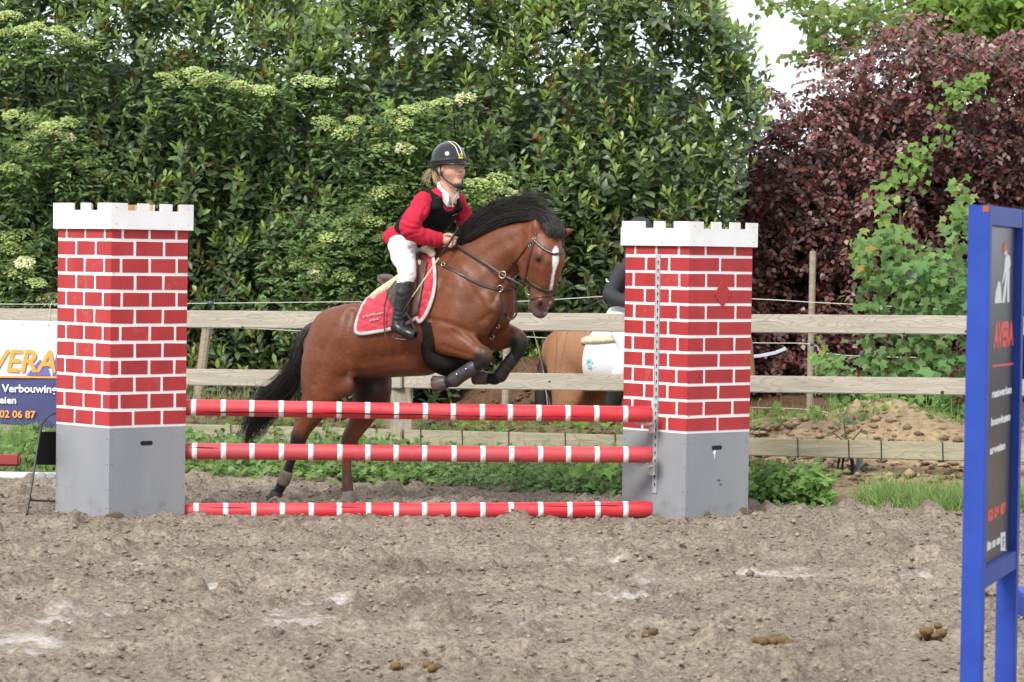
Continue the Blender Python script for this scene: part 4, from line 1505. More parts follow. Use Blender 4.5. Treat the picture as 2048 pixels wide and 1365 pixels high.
# ears
HF.limb(hchain([(1077, 472, -.05, .018, 8), (1073, 458, -.062, .026, 11), (1069, 440, -.072, .006, 2.5)]), .012, S=(.3, .95, 0))
HF.limb(hchain([(1113, 478, .05, .018, 8), (1128, 467, .058, .024, 9), (1148, 459, .066, .006, 2.5)]), .012, S=(.3, .95, 0))
HV, HQ = HF.mesh()
HV = relax(HV, HQ, 2, .4)
HBVH = BVHTree.FromPolygons([Vector(v) for v in HV], [tuple(int(i) for i in f) for f in HQ])
def on_horse_raw(px, py):
    d = hray(px, py).normalized()
    h, n, i, t = HBVH.ray_cast(HC, d)
    if h is None or t > 30:
        h, n, i, t = HBVH.find_nearest(hd(px, py, 0))
    return h, n
# relief of muscles and tendons: shallow grooves and ridges, the same on both sides
def px_of(V):
    A = np.array(HM)
    W_ = V @ A[:3, :3].T + A[:3, 3] - np.array(CAMP)
    w = W_ @ np.array(_f)
    return 1024 + FPX * (W_ @ np.array(_r)) / w, 682.5 - FPX * (W_ @ np.array(_u)) / w
def vnorm(V, Q):
    fn = np.cross(V[Q[:, 1]] - V[Q[:, 0]], V[Q[:, 3]] - V[Q[:, 0]])
    N = np.zeros_like(V)
    for i in range(4):
        np.add.at(N, Q[:, i], fn)
    return N / (np.linalg.norm(N, axis=1)[:, None] + 1e-12)
HN = vnorm(HV, HQ)
mir_ = HV * np.array([1, 1, 1.0])
mir_[:, 1] = -np.abs(mir_[:, 1])
gpx, gpy = px_of(mir_)
gpxr, gpyr = px_of(HV)
disp = np.zeros(len(HV))
side_w = np.clip(np.abs(HN[:, 1]) * 2.2 - .25, 0, 1)
def groove(pts, w, d, real=False):
    global disp
    R = crom(pts, 8) if len(pts) > 1 else np.array(pts, float)
    x, y = (gpxr, gpyr) if real else (gpx, gpy)
    m = np.full(len(HV), 1e9)
    for q in R:
        m = np.minimum(m, (x - q[0]) ** 2 + (y - q[1]) ** 2)
    k = side_w * ((HV[:, 1] < .02) if real else 1)
    disp += d * np.exp(-m / w ** 2) * k
groove([(895, 512), (930, 560), (962, 606), (975, 640)], 7, -.009)
groove([(915, 560), (915, 600), (905, 640)], 17, .008)
groove([(884, 560), (866, 605), (857, 655)], 8, -.008)
groove([(862, 640), (900, 648), (935, 664), (962, 690)], 5, -.010, True)
groove([(1030, 538), (1003, 572), (985, 606)], 6, -.010)
groove([(1042, 470), (984, 500), (934, 540), (902, 575)], 9, -.006)
groove([(1015, 500), (975, 540), (948, 580)], 12, .005)
groove([(702, 625), (692, 690), (696, 752)], 9, -.012)
groove([(668, 655), (646, 710), (630, 772)], 6, -.008)
groove([(686, 645), (668, 700), (660, 760)], 14, .007)
for x in range(752, 850, 19):
    groove([(x, 615), (x - 10, 660), (x - 20, 712)], 5, -.0028)
groove([(716, 640)], 17, -.014)
groove([(704, 748), (780, 736), (850, 728)], 7, -.004)
groove([(905, 662), (935, 682), (958, 700)], 4, -.005, True)
groove([(886, 692), (920, 704), (952, 714)], 4, -.006, True)
groove([(985, 588), (1002, 618), (990, 652)], 6, -.007, True)
groove([(962, 642), (985, 628), (1000, 640)], 5, -.006, True)
groove([(1086, 535), (1084, 555), (1078, 576)], 4, .004)
groove([(1072, 545), (1068, 575)], 6, -.004)
groove([(640, 800), (622, 835), (608, 868)], 5, .004)
disp += side_w * (.0016 * fbm(HV[:, 0] * 22, HV[:, 2] * 22, 3, 201) + .0022 * fbm(HV[:, 0] * 9 + HV[:, 2] * 5, HV[:, 2] * 7, 2, 211))
HV = HV + HN * disp[:, None]
HV = relax(HV, HQ, 1, .3)
HBVH = BVHTree.FromPolygons([Vector(v) for v in HV], [tuple(int(i) for i in f) for f in HQ])
# colouring of a bay: brown coat, black points, grey muzzle, white blaze
def wsp(p, r, soft=.35):
    d = np.linalg.norm(HV - np.array(p), axis=1) / r
    return np.clip((1 - d) / soft, 0, 1)
def wline(rows, grow=1.0, soft=.3):
    w = np.zeros(len(HV))
    R = crom(rows, 5)
    for q in R:
        w = np.maximum(w, wsp(q[:3], max(q[3], q[4]) * grow, soft))
    return w
hn = fbm(HV[:, 0] * 4, HV[:, 2] * 4 + HV[:, 1] * 3, 3, 61)
col = np.tile(np.array([.140, .043, .018]), (len(HV), 1)) * (1 + .16 * hn)[:, None]
def blend(w, c):
    global col
    col = col * (1 - w[:, None]) + np.array(c) * w[:, None]
hn2 = fbm(HV[:, 0] * 28 + HV[:, 2] * 10, HV[:, 2] * 6 - HV[:, 0] * 4, 3, 67)
col *= (1 + .10 * hn2)[:, None]
blend(np.clip((HV[:, 2] - 1.33) / .25, 0, 1) * np.clip((.9 - HV[:, 0]) / .5, 0, 1) * .3, (.12, .04, .018))
BLACK = (.011, .010, .010)
def pts3(rows):
    return [r for r in rows]
blend(wline(fore_near[5:], 1.9, .4), BLACK)
blend(wline(fore_near[4:6], 1.25, .5), BLACK)
blend(wline(fore_far[4:], 1.7, .4), BLACK)
blend(wline(hind_near[5:], 1.8, .5), BLACK)
blend(wline(chain([(578, 868, -.15, .03, 12), (572, 890, -.15, .03, 12)]), 1.6, .6) * .9, BLACK)
blend(wline(hind_far[7:], 1.8, .6) * .9, (.03, .022, .018))
blend(wline(hind_far[5:8], 1.5, .8) * .5, (.06, .03, .02))
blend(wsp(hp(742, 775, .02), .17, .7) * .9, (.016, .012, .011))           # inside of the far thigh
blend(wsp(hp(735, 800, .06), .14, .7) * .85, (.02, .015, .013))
blend(wsp(hp(690, 772, -.10), .07, .9) * .6, (.42, .30, .19))              # pale flank fold
blend(wsp(hp(702, 755, -.15), .05, .9) * .45, (.40, .26, .16))
blend(wline(hchain([(1077, 596, 0, .07, 14), (1077, 620, 0, .09, 25)]), 1.25, .6) * .92, (.10, .085, .08))
for sgn_ in (-1, 1):
    blend(wsp(hpt(1080, 609, .058, sgn_), .030, .5), (.008, .007, .007))
    blend(wsp(hpt(1079, 516, .09, sgn_), .042, .7) * .7, (.05, .022, .014))
blend(wsp(hd(1090, 605, 0), .05, .9) * .4, (.16, .10, .075))
# blaze: along the ridge of the face
for px, py, r in crom([(1112, 497, 5.0), (1112, 506, 8.0), (1112, 516, 8.5), (1111, 526, 7.5), (1109, 536, 4.5), (1107, 548, 3.0), (1105, 562, 2.8), (1103, 575, 3.4), (1101, 585, 3.6)], 6):
    p, _n = on_horse_raw(px, py)
    blend(wsp(p, max(r * PX, .0105), .3), (.74, .71, .69))
for px, py, r in ((1100, 606, 4), (1096, 616, 4), (1090, 627, 4)):
    p, _n = on_horse_raw(px, py)
    blend(wsp(p, r * PX, .6) * .6, (.55, .50, .48))
M_COAT = attrmat('bay_coat', .45, bump=.0022, bscale=150, sheen=.0, spec=.28, var=.16, vscale=60)
M_COAT.node_tree.nodes['Principled BSDF'].inputs['Coat Weight'].default_value = .12
M_COAT.node_tree.nodes['Principled BSDF'].inputs['Coat Roughness'].default_value = .38
horse = thing('jumping_horse', 'bay horse with white blaze leaping over the red striped poles', 'horse', HP0, HPHI)
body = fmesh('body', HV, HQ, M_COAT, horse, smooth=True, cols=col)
HVbody = HV

def on_horse(px, py, lift=.006, guess=0.0, bvh=None):
    """first point of the horse's skin seen at a pixel, lifted off along its normal (horse frame)"""
    bvh = bvh or HBVH
    d = hray(px, py).normalized()
    h, n, i, t = bvh.ray_cast(HC, d)
    if h is None or t > 30:
        p = hp(px, py, guess)
        h, n, i, t = bvh.find_nearest(p)
    return h + n * lift, n

# hooves
M_HOOF = pmat('hoof_horn', (.045, .033, .028), .5, (.12, .09, .075), scale=14, stretch=(1, 1, 4))
def hoof(c0, c1, lat, r0, r1, mat=None):
    p0, p1 = hp(*c0, lat), hp(*c1, lat)
    m = p0.lerp(p1, .5)
    MB().tube([p0 - (p1 - p0) * .12, p0, m, p1, p1 + (p1 - p0) * .05], [r0 * .9, r0 * 1.05, (r0 + r1) / 2, r1, r1 * .75], 14).build('hoof', mat or M_HOOF, horse, smooth=True)
M_HOOFB = pmat('dark_hoof_horn', (.022, .019, .018), .5)
hoof((892, 765), (870, 769), -.15, .036, .05)
hoof((975, 757), (951, 753), .145, .036, .05)
hoof((554, 985), (547, 1004), -.15, .037, .048, M_HOOFB)
hoof((697, 986), (700, 1010), .14, .037, .049, pmat('sandy_hoof_horn', (.16, .14, .125), .8, (.10, .085, .08), scale=20))

# eyes
M_EYEB = pmat('eyeball', (.008, .006, .005), .08)
for sgn_ in (-1, 1):
    MB().ball(hpt(1079, 517, .0815, sgn_), .0195, 12, 8).build('eye', M_EYEB, horse, smooth=True)

# ---------------------------------------------------------------- hair: many thin strands along guides
M_HAIR = pmat('black_horse_hair', (.011, .010, .010), .4, (.028, .020, .016), scale=30, stretch=(1, 1, 1), spec=.5)
def strands(name, guides, n, r, parent, mat, spread=1.0, seg=12, flare=.0, wig=.01, world=False, cols=None):
    """guides: list of (k,4) arrays x y z halfwidth; each strand follows a blend of two neighbouring guides with its own offset"""
    Vs, Fs, off = [], [], 0
    G = [crom(g, 5) for g in guides]
    for s_ in range(n):
        i = rng.integers(0, len(G))
        j = min(i + 1, len(G) - 1)
        f = rng.random()
        m = min(len(G[i]), len(G[j]))
        ti = np.linspace(0, 1, seg)
        def samp(g):
            u = ti * (len(g) - 1)
            a = np.clip(np.floor(u).astype(int), 0, len(g) - 2)
            w = (u - a)[:, None]
            return g[a] * (1 - w) + g[a + 1] * w
        g = samp(G[i]) * (1 - f) + samp(G[j]) * f
        end = rng.uniform(.62, 1.0)
        u = np.linspace(0, end, seg) * (seg - 1)
        a = np.clip(np.floor(u).astype(int), 0, seg - 2)
        w = (u - a)[:, None]
        g = g[a] * (1 - w) + g[a + 1] * w
        o = rng.normal(size=3)
        o /= np.linalg.norm(o)
        o *= rng.random() ** .45 * spread
        ph = rng.uniform(0, 6.28, 3)
        P = g[:, :3] + o * g[:, 3:4] * (1 + flare * ti[:, None]) + wig * ti[:, None] * np.sin(ti[:, None] * 5 + ph)
        T = np.gradient(P, axis=0)
        T /= np.linalg.norm(T, axis=1)[:, None] + 1e-9
        A = np.cross(T, rng.normal(size=3))
        A /= np.linalg.norm(A, axis=1)[:, None] + 1e-9
        B = np.cross(T, A)
        rad = (r * rng.uniform(.7, 1.3) * np.linspace(1, .35, seg))[:, None]
        ring = np.stack([P + A * rad, P - A * rad * .5 + B * rad * .87, P - A * rad * .5 - B * rad * .87], 1).reshape(-1, 3)
        Vs.append(ring)
        k = np.arange(seg - 1)[:, None] * 3 + off
        for c in range(3):
            c2 = (c + 1) % 3
            Fs.append(np.hstack([k + c, k + c2, k + 3 + c2, k + 3 + c]))
        off += seg * 3
    return fmesh(name, np.vstack(Vs), np.vstack(Fs), mat, parent, smooth=True, world=world)

def g_(rows, w):
    return np.array([list(hp(px, py, lat)) + [ww * PX] for (px, py, lat), ww in zip(rows, w)])
# tail: dock core plus hair
tail_c = [(650, 652, 0), (622, 660, 0), (606, 690, -.01), (596, 730, -.02), (572, 772, -.02), (540, 806, -.02), (512, 838, -.02), (492, 884, -.02)]
Tf = Field((-.75, -.25, .2), (.3, .25, 1.25), .012)
Tf.limb(chain([(p[0], p[1], p[2], a, b) for p, a, b in zip(tail_c, (.028, .04, .05, .052, .05, .045, .035, .012), (10, 14, 15, 15, 16, 15, 10, 4))]), .02)
tv, tq = Tf.mesh()
tail = fmesh('tail', tv, tq, M_HAIR, horse, smooth=True)
strands('tail_hair', [g_(tail_c, (6, 14, 17, 18, 21, 24, 24, 22))], 2300, .0015, tail, M_HAIR, .95, 10, .25, .02)
strands('tail_wisps', [g_([(610, 690, 0), (606, 760, -.02), (590, 800, -.02), (570, 815, -.02)], (6, 8, 12, 14)), g_(tail_c[3:], (20, 28, 36, 34, 30))], 260, .0011, tail, M_HAIR, 1.1, 12, .3, .03)

# mane: lifted and swept forward by the jump
Mf = Field((.35, -.16, 1.25), (1.75, .2, 2.1), .010)
for rows in ([(905, 492, 0, .020, 10), (935, 466, 0, .030, 17), (965, 444, 0, .038, 20), (1000, 431, 0, .038, 15), (1040, 430, 0, .034, 10), (1075, 437, 0, .03, 9), (1100, 447, 0, .035, 9)],
             [(925, 490, -.03, .018, 8), (945, 470, -.04, .02, 12), (975, 450, -.04, .02, 12), (1010, 440, -.03, .02, 8)]):
    Mf.limb(chain(rows), .03)
mv, mq = Mf.mesh()
mane = fmesh('mane', mv, mq, M_HAIR, horse, smooth=True)
gm = [g_([(895, 498, 0), (925, 468, 0), (952, 436, 0), (990, 408, 0), (1030, 404, 0), (1075, 416, 0), (1105, 432, 0)], (6, 12, 12, 10, 10, 10, 10)),
      g_([(905, 496, -.02), (938, 470, -.03), (968, 442, -.03), (1005, 424, -.03), (1045, 420, -.02), (1085, 430, -.01), (1112, 448, 0)], (6, 14, 14, 12, 10, 10, 10)),
      g_([(920, 490, -.05), (945, 474, -.06), (975, 455, -.05), (1010, 440, -.04), (1050, 432, -.03), (1085, 440, -.02), (1105, 462, -.01)], (6, 10, 10, 10, 8, 10, 12))]
strands('mane_hair', gm, 2700, .0014, mane, M_HAIR, 1.0, 10, .2, .014)
gm2 = [g_([(px, py + 8, 0), (px + 6, py - 12, 0), (px + 28, py - 34, 0), (px + 60, py - 42, 0), (px + 84, py - 36, .01)], (4, 8, 12, 12, 12)) for px, py in ((905, 490), (925, 475), (945, 462), (968, 454), (990, 446), (1012, 440))]
strands('mane_crest_hair', gm2, 1300, .0012, mane, M_HAIR, 1.1, 9, .4, .022)
# forelock over the forehead
def gh_(rows, w):
    return np.array([list(hd(px, py, lat)) + [ww * PX] for (px, py, lat), ww in zip(rows, w)])
gf = [gh_([(1078, 438, -.02), (1086, 446, -.035), (1092, 460, -.04), (1097, 474, -.045)], (8, 10, 9, 5)),
      gh_([(1086, 434, 0), (1104, 442, 0), (1112, 458, 0), (1114, 476, 0)], (8, 11, 9, 5)),
      gh_([(1094, 436, .03), (1114, 446, .02), (1122, 460, .01), (1124, 476, .01)], (8, 10, 8, 5))]
fo = MB()
strands('forelock', gf, 1100, .0021, horse, M_HAIR, .9, 8, .0, .003)

# leg boots in front, strapping boot behind
M_BOOT = pmat('grey_leg_boot', (.045, .043, .045), .5, (.03, .029, .03), scale=20)
M_BOOTB = pmat('black_leg_boot', (.018, .018, .02), .45)
M_STUD = pmat('boot_stud', (.75, .75, .72), .25, metal=.9)
M_WRAP = pmat('muddy_boot_wrap', (.20, .16, .125), .9, (.13, .10, .08), scale=30, bump=.003)
def boot(rows, mat, n=16, flat=(1, 1)):
    P = crom([(*hp(px, py, lat), r) for px, py, lat, r in rows], 4)
    return MB().tube([Vector(p[:3]) for p in P], list(P[:, 3]), n).build('leg_boot', mat, horse, smooth=True)
boot([(953, 727, -.15, .030), (945, 736, -.152, .041), (922, 751, -.152, .041), (908, 761, -.152, .044), (903, 765, -.152, .036)], M_BOOT)
for px, py in ((938, 738), (919, 749)):
    p, n_ = on_horse(px, py, .018)
    MB().ball(p + Vector((0, -.012, 0)), .006, 8, 6).build('boot_stud', M_STUD, horse, smooth=True)
boot([(1033, 706, .145, .030), (1025, 718, .145, .038), (1008, 740, .145, .039), (1000, 752, .145, .042), (996, 757, .145, .034)], M_BOOTB)
for k, (px, py) in enumerate(((1022, 722), (1015, 731), (1005, 744), (1001, 750))):
    c = hp(px, py, .145)
    ax = (hp(1033, 706, .145) - hp(996, 757, .145)).normalized()
    a = ax.orthogonal().normalized()
    b = ax.cross(a)
    MB().tube([c + (a * math.cos(t) + b * math.sin(t)) * .0405 for t in np.linspace(0, 6.283, 20)], .0022, 5, caps=False).build('boot_strap', M_BOOT, horse, smooth=True)
boot([(575, 942, -.15, .030), (572, 950, -.15, .037), (567, 962, -.15, .040), (564, 968, -.15, .034)], M_WRAP)

# ================================================================== tack
M_LEATH = pmat('dark_brown_leather', (.032, .020, .015), .42, (.055, .036, .028), scale=20, spec=.5)
M_LEATHL = pmat('worn_brown_leather', (.12, .065, .04), .45, (.075, .042, .028), scale=12)
M_BRASS = pmat('brass_ring', (.50, .42, .27), .3, metal=1)
M_STEEL = pmat('polished_steel', (.6, .6, .6), .25, metal=1)
bridle = thing('bridle', 'dark leather bridle and reins on the bay horse with a beaded browband', 'bridle', HP0, HPHI)
def strap(pts, w, name, parent, mat=None, lift=.004, n=5, surf=True, th=.0025, guess=0.0):
    """flat strap lying on the skin through the pixels, or hanging free through given points"""
    P, N = [], []
    if surf:
        R = crom(pts, n)
        for px, py in R:
            p, nn = on_horse(px, py, lift, guess)
            P.append(p)
            N.append(nn)
        A = np.array([list(p) for p in P])
        for _ in range(2):
            A[1:-1] = .5 * A[1:-1] + .25 * (A[:-2] + A[2:])
        P = [Vector(p) for p in A]
    else:
        P = [Vector(p) for p in crom(pts, n)]
        N = [Vector((0, -1, .25))] * len(P)
    return MB().tube(P, 1.0, 8, flat=(w / 2, th), up=N).build(name, mat or M_LEATH, parent, smooth=True)
def ring(c, nrm, r, rr, name, mat, parent, squash=1.0):
    nrm = Vector(nrm).normalized()
    a = nrm.cross(Vector((0, 0, 1))).normalized()
    b = nrm.cross(a)
    return MB().tube([Vector(c) + a * math.cos(t) * r * squash + b * math.sin(t) * r for t in np.linspace(0, 6.283, 22)], rr, 6, caps=False).build(name, mat, parent, smooth=True)
strap([(1071, 466), (1067, 485), (1060, 510), (1055, 535), (1050, 556), (1047, 566)], .019, 'cheek_strap', bridle)
strap([(1068, 484), (1059, 488), (1045, 506), (1034, 520), (1023, 526)], .012, 'throat_lash', bridle)
bb_ = strap([(1069, 482), (1080, 492), (1094, 502), (1108, 509), (1122, 506), (1127, 498), (1128, 490)], .017, 'browband', bridle)
for k in range(22):
    t = k / 21
    px, py = crom([(1071, 483), (1082, 494), (1096, 503), (1108, 508)], 7)[k]
    p, nn = on_horse(px, py, .0075)
    MB().ball(p, .0032, 6, 4).build('bead', M_STEEL, bb_, smooth=True)
strap([(1054, 556), (1060, 564), (1074, 574), (1090, 581), (1100, 583), (1107, 580), (1109, 574)], .022, 'noseband', bridle, lift=.006)
strap([(1055, 604), (1066, 599), (1080, 594), (1095, 592), (1103, 591)], .012, 'flash_strap', bridle)
p, nn = on_horse(1049, 574, .012)
ring(on_horse(1052, 580, .016)[0] + Vector((0, -.01, 0)), (.25, -1, 0), .029, .0035, 'bit_ring', M_BRASS, bridle, .8)
for px, py in ((1061, 492), (1070, 478)):
    p, nn = on_horse(px, py, .008)
    ring(p, nn, .009, .0018, 'buckle', M_BRASS, bridle)
# reins: from the hand along the neck to the bit, the rest hanging under the neck
hand_px = (905, 488)
HAND = hp(903, 484, -.09)
rn = [HAND + Vector((.01, 0, -.005)), hp(935, 505, -.125), hp(975, 530, -.135), hp(1003, 549, -.13), hp(1028, 562, -.12), hd(1048, 574, -.085)]
strap(rn, .016, 'rein', bridle, surf=False)
ring(hp(1005, 550, -.138), (.2, -1, .1), .02, .0028, 'martingale_ring', M_BRASS, bridle)
rn2 = [hp(925, 490, .10), hp(960, 505, .13), hp(1010, 545, .12), hd(1060, 578, .07)]
strap(rn2, .016, 'rein', bridle, surf=False)
hang = [hd(1040, 570, -.08), hp(1032, 590, -.06), hp(1034, 615, -.04), hp(1031, 632, -.03), hp(1019, 640, -.03), hp(1012, 630, -.02), hp(1009, 620, .02)]
strap(hang, .014, 'rein_loop', bridle, surf=False)
hang = [hd(1062, 560, -.03), hp(1045, 545, -.02), hp(1032, 553, -.05), hp(1020, 562, -.09), hp(1008, 553, -.13)]
strap(hang, .012, 'martingale_strap', bridle, surf=False)

breast = thing('breastplate', 'dark leather breastplate strap across the chest of the bay horse', 'breastplate', HP0, HPHI)
strap([(852, 515), (862, 520), (890, 533), (920, 548), (955, 567), (985, 577), (1000, 580)], .021, 'shoulder_strap', breast)
strap([(1000, 581), (1015, 580), (1032, 576), (1043, 570)], .017, 'neck_strap', breast, lift=.008)
strap([(998, 582), (1000, 605), (1000, 630), (993, 650), (984, 665), (978, 674)], .018, 'chest_strap', breast)
ring(on_horse(999, 579, .012)[0], (.3, -1, 0), .018, .0028, 'ring', M_BRASS, breast)
ring(on_horse(888, 531, .010)[0], (.1, -1, .3), .011, .0022, 'buckle', M_BRASS, breast)
ring(on_horse(982, 672, .010)[0], (.3, -1, 0), .012, .0022, 'buckle', M_BRASS, breast)
ring(on_horse(993, 651, .010)[0], (.3, -1, 0), .010, .0022, 'buckle', M_BRASS, breast)

# saddle pad: follows the horse's flank, quilted, with a pale bound edge; the other side mirrors it
M_PAD = bpy.data.materials.new('red_quilted_pad')
nt, b, out = nodes(M_PAD)
b.inputs['Base Color'].default_value = (.47, .034, .058, 1)
b.inputs['Roughness'].default_value = .75
b.inputs['Sheen Weight'].default_value = .05
M_PADB = pmat('grey_pad_binding', (.52, .48, .47), .7, (.42, .38, .37), scale=40)
PADX = [(868, 512), (871, 530), (872, 555), (869, 585), (860, 614), (848, 637), (840, 644), (833, 634), (828, 640), (790, 656), (752, 664), (722, 668), (714, 660), (719, 638), (730, 612), (745, 592), (775, 577), (800, 560), (830, 530), (848, 510)]
def inpoly(x, y, P):
    r = np.zeros(np.shape(x), bool)
    n = len(P)
    for i in range(n):
        (x0, y0), (x1, y1) = P[i], P[(i + 1) % n]
        c = ((y0 > y) != (y1 > y)) & (x < (x1 - x0) * (y - y0) / (y1 - y0 + 1e-12) + x0)
        r ^= c
    return r
def padded(poly, lift, step, quilt=None, name='pad', mat=None, parent=None, th=.01, mirror=True):
    """sheet over the flank inside a pixel outline, with quilting relief and thickness"""
    bm = bmesh.new()
    vs = [bm.verts.new((x, y, 0)) for x, y in poly]
    bm.faces.new(vs)
    bmesh.ops.triangulate(bm, faces=bm.faces[:])
    lo = np.array(poly).min(0)
    hi = np.array(poly).max(0)
    for ax, nrm in ((0, (1, 0, 0)), (1, (0, 1, 0))):
        c = lo[ax] + step
        while c < hi[ax]:
            co = (c, 0, 0) if ax == 0 else (0, c, 0)
            bmesh.ops.bisect_plane(bm, geom=bm.verts[:] + bm.edges[:] + bm.faces[:], plane_co=co, plane_no=nrm, dist=1e-4)
            c += step
    V2 = [(v.co.x, v.co.y) for v in bm.verts]
    bm.verts.index_update()
    Ff = [[v.index for v in f.verts] for f in bm.faces]
    bm.free()
    V, W = [], []
    for x, y in V2:
        p, nn = on_horse(x, y, lift + (quilt(x, y) if quilt else 0), -.2)
        V.append(p)
        W.append(p - nn * th)
    n = len(V)
    # face winding: outside must look along the skin normal
    cnt = {}
    for f in Ff:
        for a, b_ in zip(f, f[1:] + f[:1]):
            cnt[(a, b_)] = 1
    rim = [(a, b_) for (a, b_) in cnt if (b_, a) not in cnt]
    FF = [tuple(f) for f in Ff] + [tuple(i + n for i in f[::-1]) for f in Ff] + [(b_, a, a + n, b_ + n) for a, b_ in rim]
    VV = [tuple(p) for p in V + W]
    for sg in ((1, -1) if mirror else (1,)):         # the far side mirrors the near one
        m2 = bpy.data.meshes.new(name)
        m2.from_pydata([(p[0], sg * p[1], p[2]) for p in VV], [], FF if sg > 0 else [f[::-1] for f in FF])
        bm = bmesh.new()
        bm.from_mesh(m2)
        bmesh.ops.recalc_face_normals(bm, faces=bm.faces[:])
        bm.to_mesh(m2)
        bm.free()
        m2.shade_smooth()
        m2.materials.append(mat)
        link(bpy.data.objects.new(name, m2), parent)
# smooth the body under the pad: cast against the trunk without the foreleg
pad = thing('saddle_pad', 'red quilted saddle pad with pale binding under the brown saddle', 'saddle pad', HP0, HPHI)
def quilt(x, y):
    u, v = (x + .55 * y) / 9.0, (y - .25 * x) / 9.0
    return .0075 * abs(math.sin(u * 1.57 + .6 * math.sin(v * 3.14))) ** .5 * abs(math.cos(v * 1.57)) ** .4
padded(PADX, .012, 2.2, quilt, 'quilted_cloth', M_PAD, pad, .010)
edge = crom(PADX[:7] + PADX[8:17], 4)
def edge_tube(pts, r):
    P, N = [], []
    for px, py in pts:
        p, nn = on_horse(px, py, .016, -.2)
        P.append(p)
        N.append(nn)
    A = np.array([list(p) for p in P])
    for _ in range(2):
        A[1:-1] = .5 * A[1:-1] + .25 * (A[:-2] + A[2:])
    return [Vector(p) for p in A], N
for seg in (crom(PADX[0:8], 5), crom(PADX[7:16], 5)):
    P, N = edge_tube(seg, 0)
    MB().tube(P, 1.0, 8, flat=(.0115, .006), up=N).build('binding', M_PADB, pad, smooth=True)
    MB().tube([Vector((p.x, -p.y, p.z)) for p in P], 1.0, 8, flat=(.0115, .006), up=[Vector((q.x, -q.y, q.z)) for q in N]).build('binding', M_PADB, pad, smooth=True)
M_THREAD = pmat('grey_stitching', (.42, .36, .37), .7)
for row, (x0, x1, y0, y1) in enumerate(((732, 776, 636, 626), (744, 762, 643, 639))):
    pts = []
    for k in range(int((x1 - x0) * 1.6)):
        t = k / ((x1 - x0) * 1.6)
        px = x0 + (x1 - x0) * t + 1.2 * math.sin(k * 1.9)
        py = y0 + (y1 - y0) * t + 2.0 * math.sin(k * 2.37) + (2.4 if k % 7 == 0 else 0)
        pts.append(on_horse(px, py, .0245)[0])
    MB().tube(pts, .0016, 4).build('stitched_lettering', M_THREAD, pad)

# saddle
saddle = thing('saddle', 'brown leather jumping saddle with a cream half pad on the bay horse', 'saddle', HP0, HPHI)
M_SEAT = pmat('brown_saddle_leather', (.11, .055, .035), .4, (.07, .035, .024), scale=14)
M_CREAM = pmat('cream_sheepskin', (.62, .55, .40), .95, (.50, .43, .30), scale=40, bump=.008, bscale=120)
M_GIRTH = pmat('black_girth_leather', (.012, .010, .009), .8, (.020, .016, .013), scale=9, spec=.06, bump=.004, bscale=14)
Sf = Field((.1, -.25, 1.0), (1.0, .25, 1.75), .008)
Sf.limb(chain([(775, 561, 0, .10, 8), (790, 574, 0, .10, 8), (812, 566, 0, .085, 10), (836, 540, 0, .07, 11), (850, 512, 0, .085, 11)]), .02)
Sf.limb(chain([(770, 553, 0, .085, 5), (776, 562, 0, .10, 8)]), .02)
sv, sq = Sf.mesh()
fmesh('seat', sv, sq, M_SEAT, saddle, smooth=True)
Sf = Field((.1, -.28, .95), (.9, .28, 1.6), .008)
for sg in (-1, 1):
    Sf.limb(chain([(751, 594, sg * .13, .045, 10), (768, 583, sg * .14, .05, 12), (795, 566, sg * .14, .05, 13), (838, 530, sg * .12, .05, 11)]), .02)
sv, sq = Sf.mesh()
fmesh('half_pad', sv, sq, M_CREAM, saddle, smooth=True)
FLAP = [(838, 530), (852, 524), (860, 530), (853, 560), (845, 600), (838, 628), (818, 640), (795, 622), (780, 600), (778, 588), (800, 572), (822, 548)]
padded(FLAP, .032, 4.0, None, 'flap', M_SEAT, saddle, .008)
ROLL_ = [(838, 520), (846, 518), (844, 540), (840, 575), (834, 596), (828, 590), (832, 560), (834, 530)]
padded(ROLL_, .052, 3.0, None, 'knee_roll', M_LEATHL, saddle, .02)
Sf = Field((.5, -.25, 1.2), (1.0, .25, 1.75), .008)
Sf.limb(chain([(848, 500, -.06, .03, 8), (858, 500, -.09, .028, 9), (864, 508, -.115, .02, 8)]), .015)
sv, sq = Sf.mesh()
fmesh('pad_cuff', sv, sq, M_CREAM, saddle, smooth=True)
fmesh('pad_cuff', sv * np.array([1, -1, 1]), sq[:, ::-1], M_CREAM, saddle, smooth=True)
padded([(842, 640), (862, 646), (870, 690), (868, 730), (856, 735), (850, 700)], .010, 4.0, None, 'girth', M_GIRTH, saddle, .012)
Sf = Field((.3, -.32, .45), (1.2, .32, 1.2), .010)
Sf.limb(chain([(886, 690, 0, .22, 24), (892, 712, 0, .205, 34), (908, 724, 0, .17, 30), (930, 718, 0, .12, 22), (950, 706, 0, .08, 14)]), .02)
sv, sq = Sf.mesh()
fmesh('belly_guard', sv, sq, M_GIRTH, saddle, smooth=True)
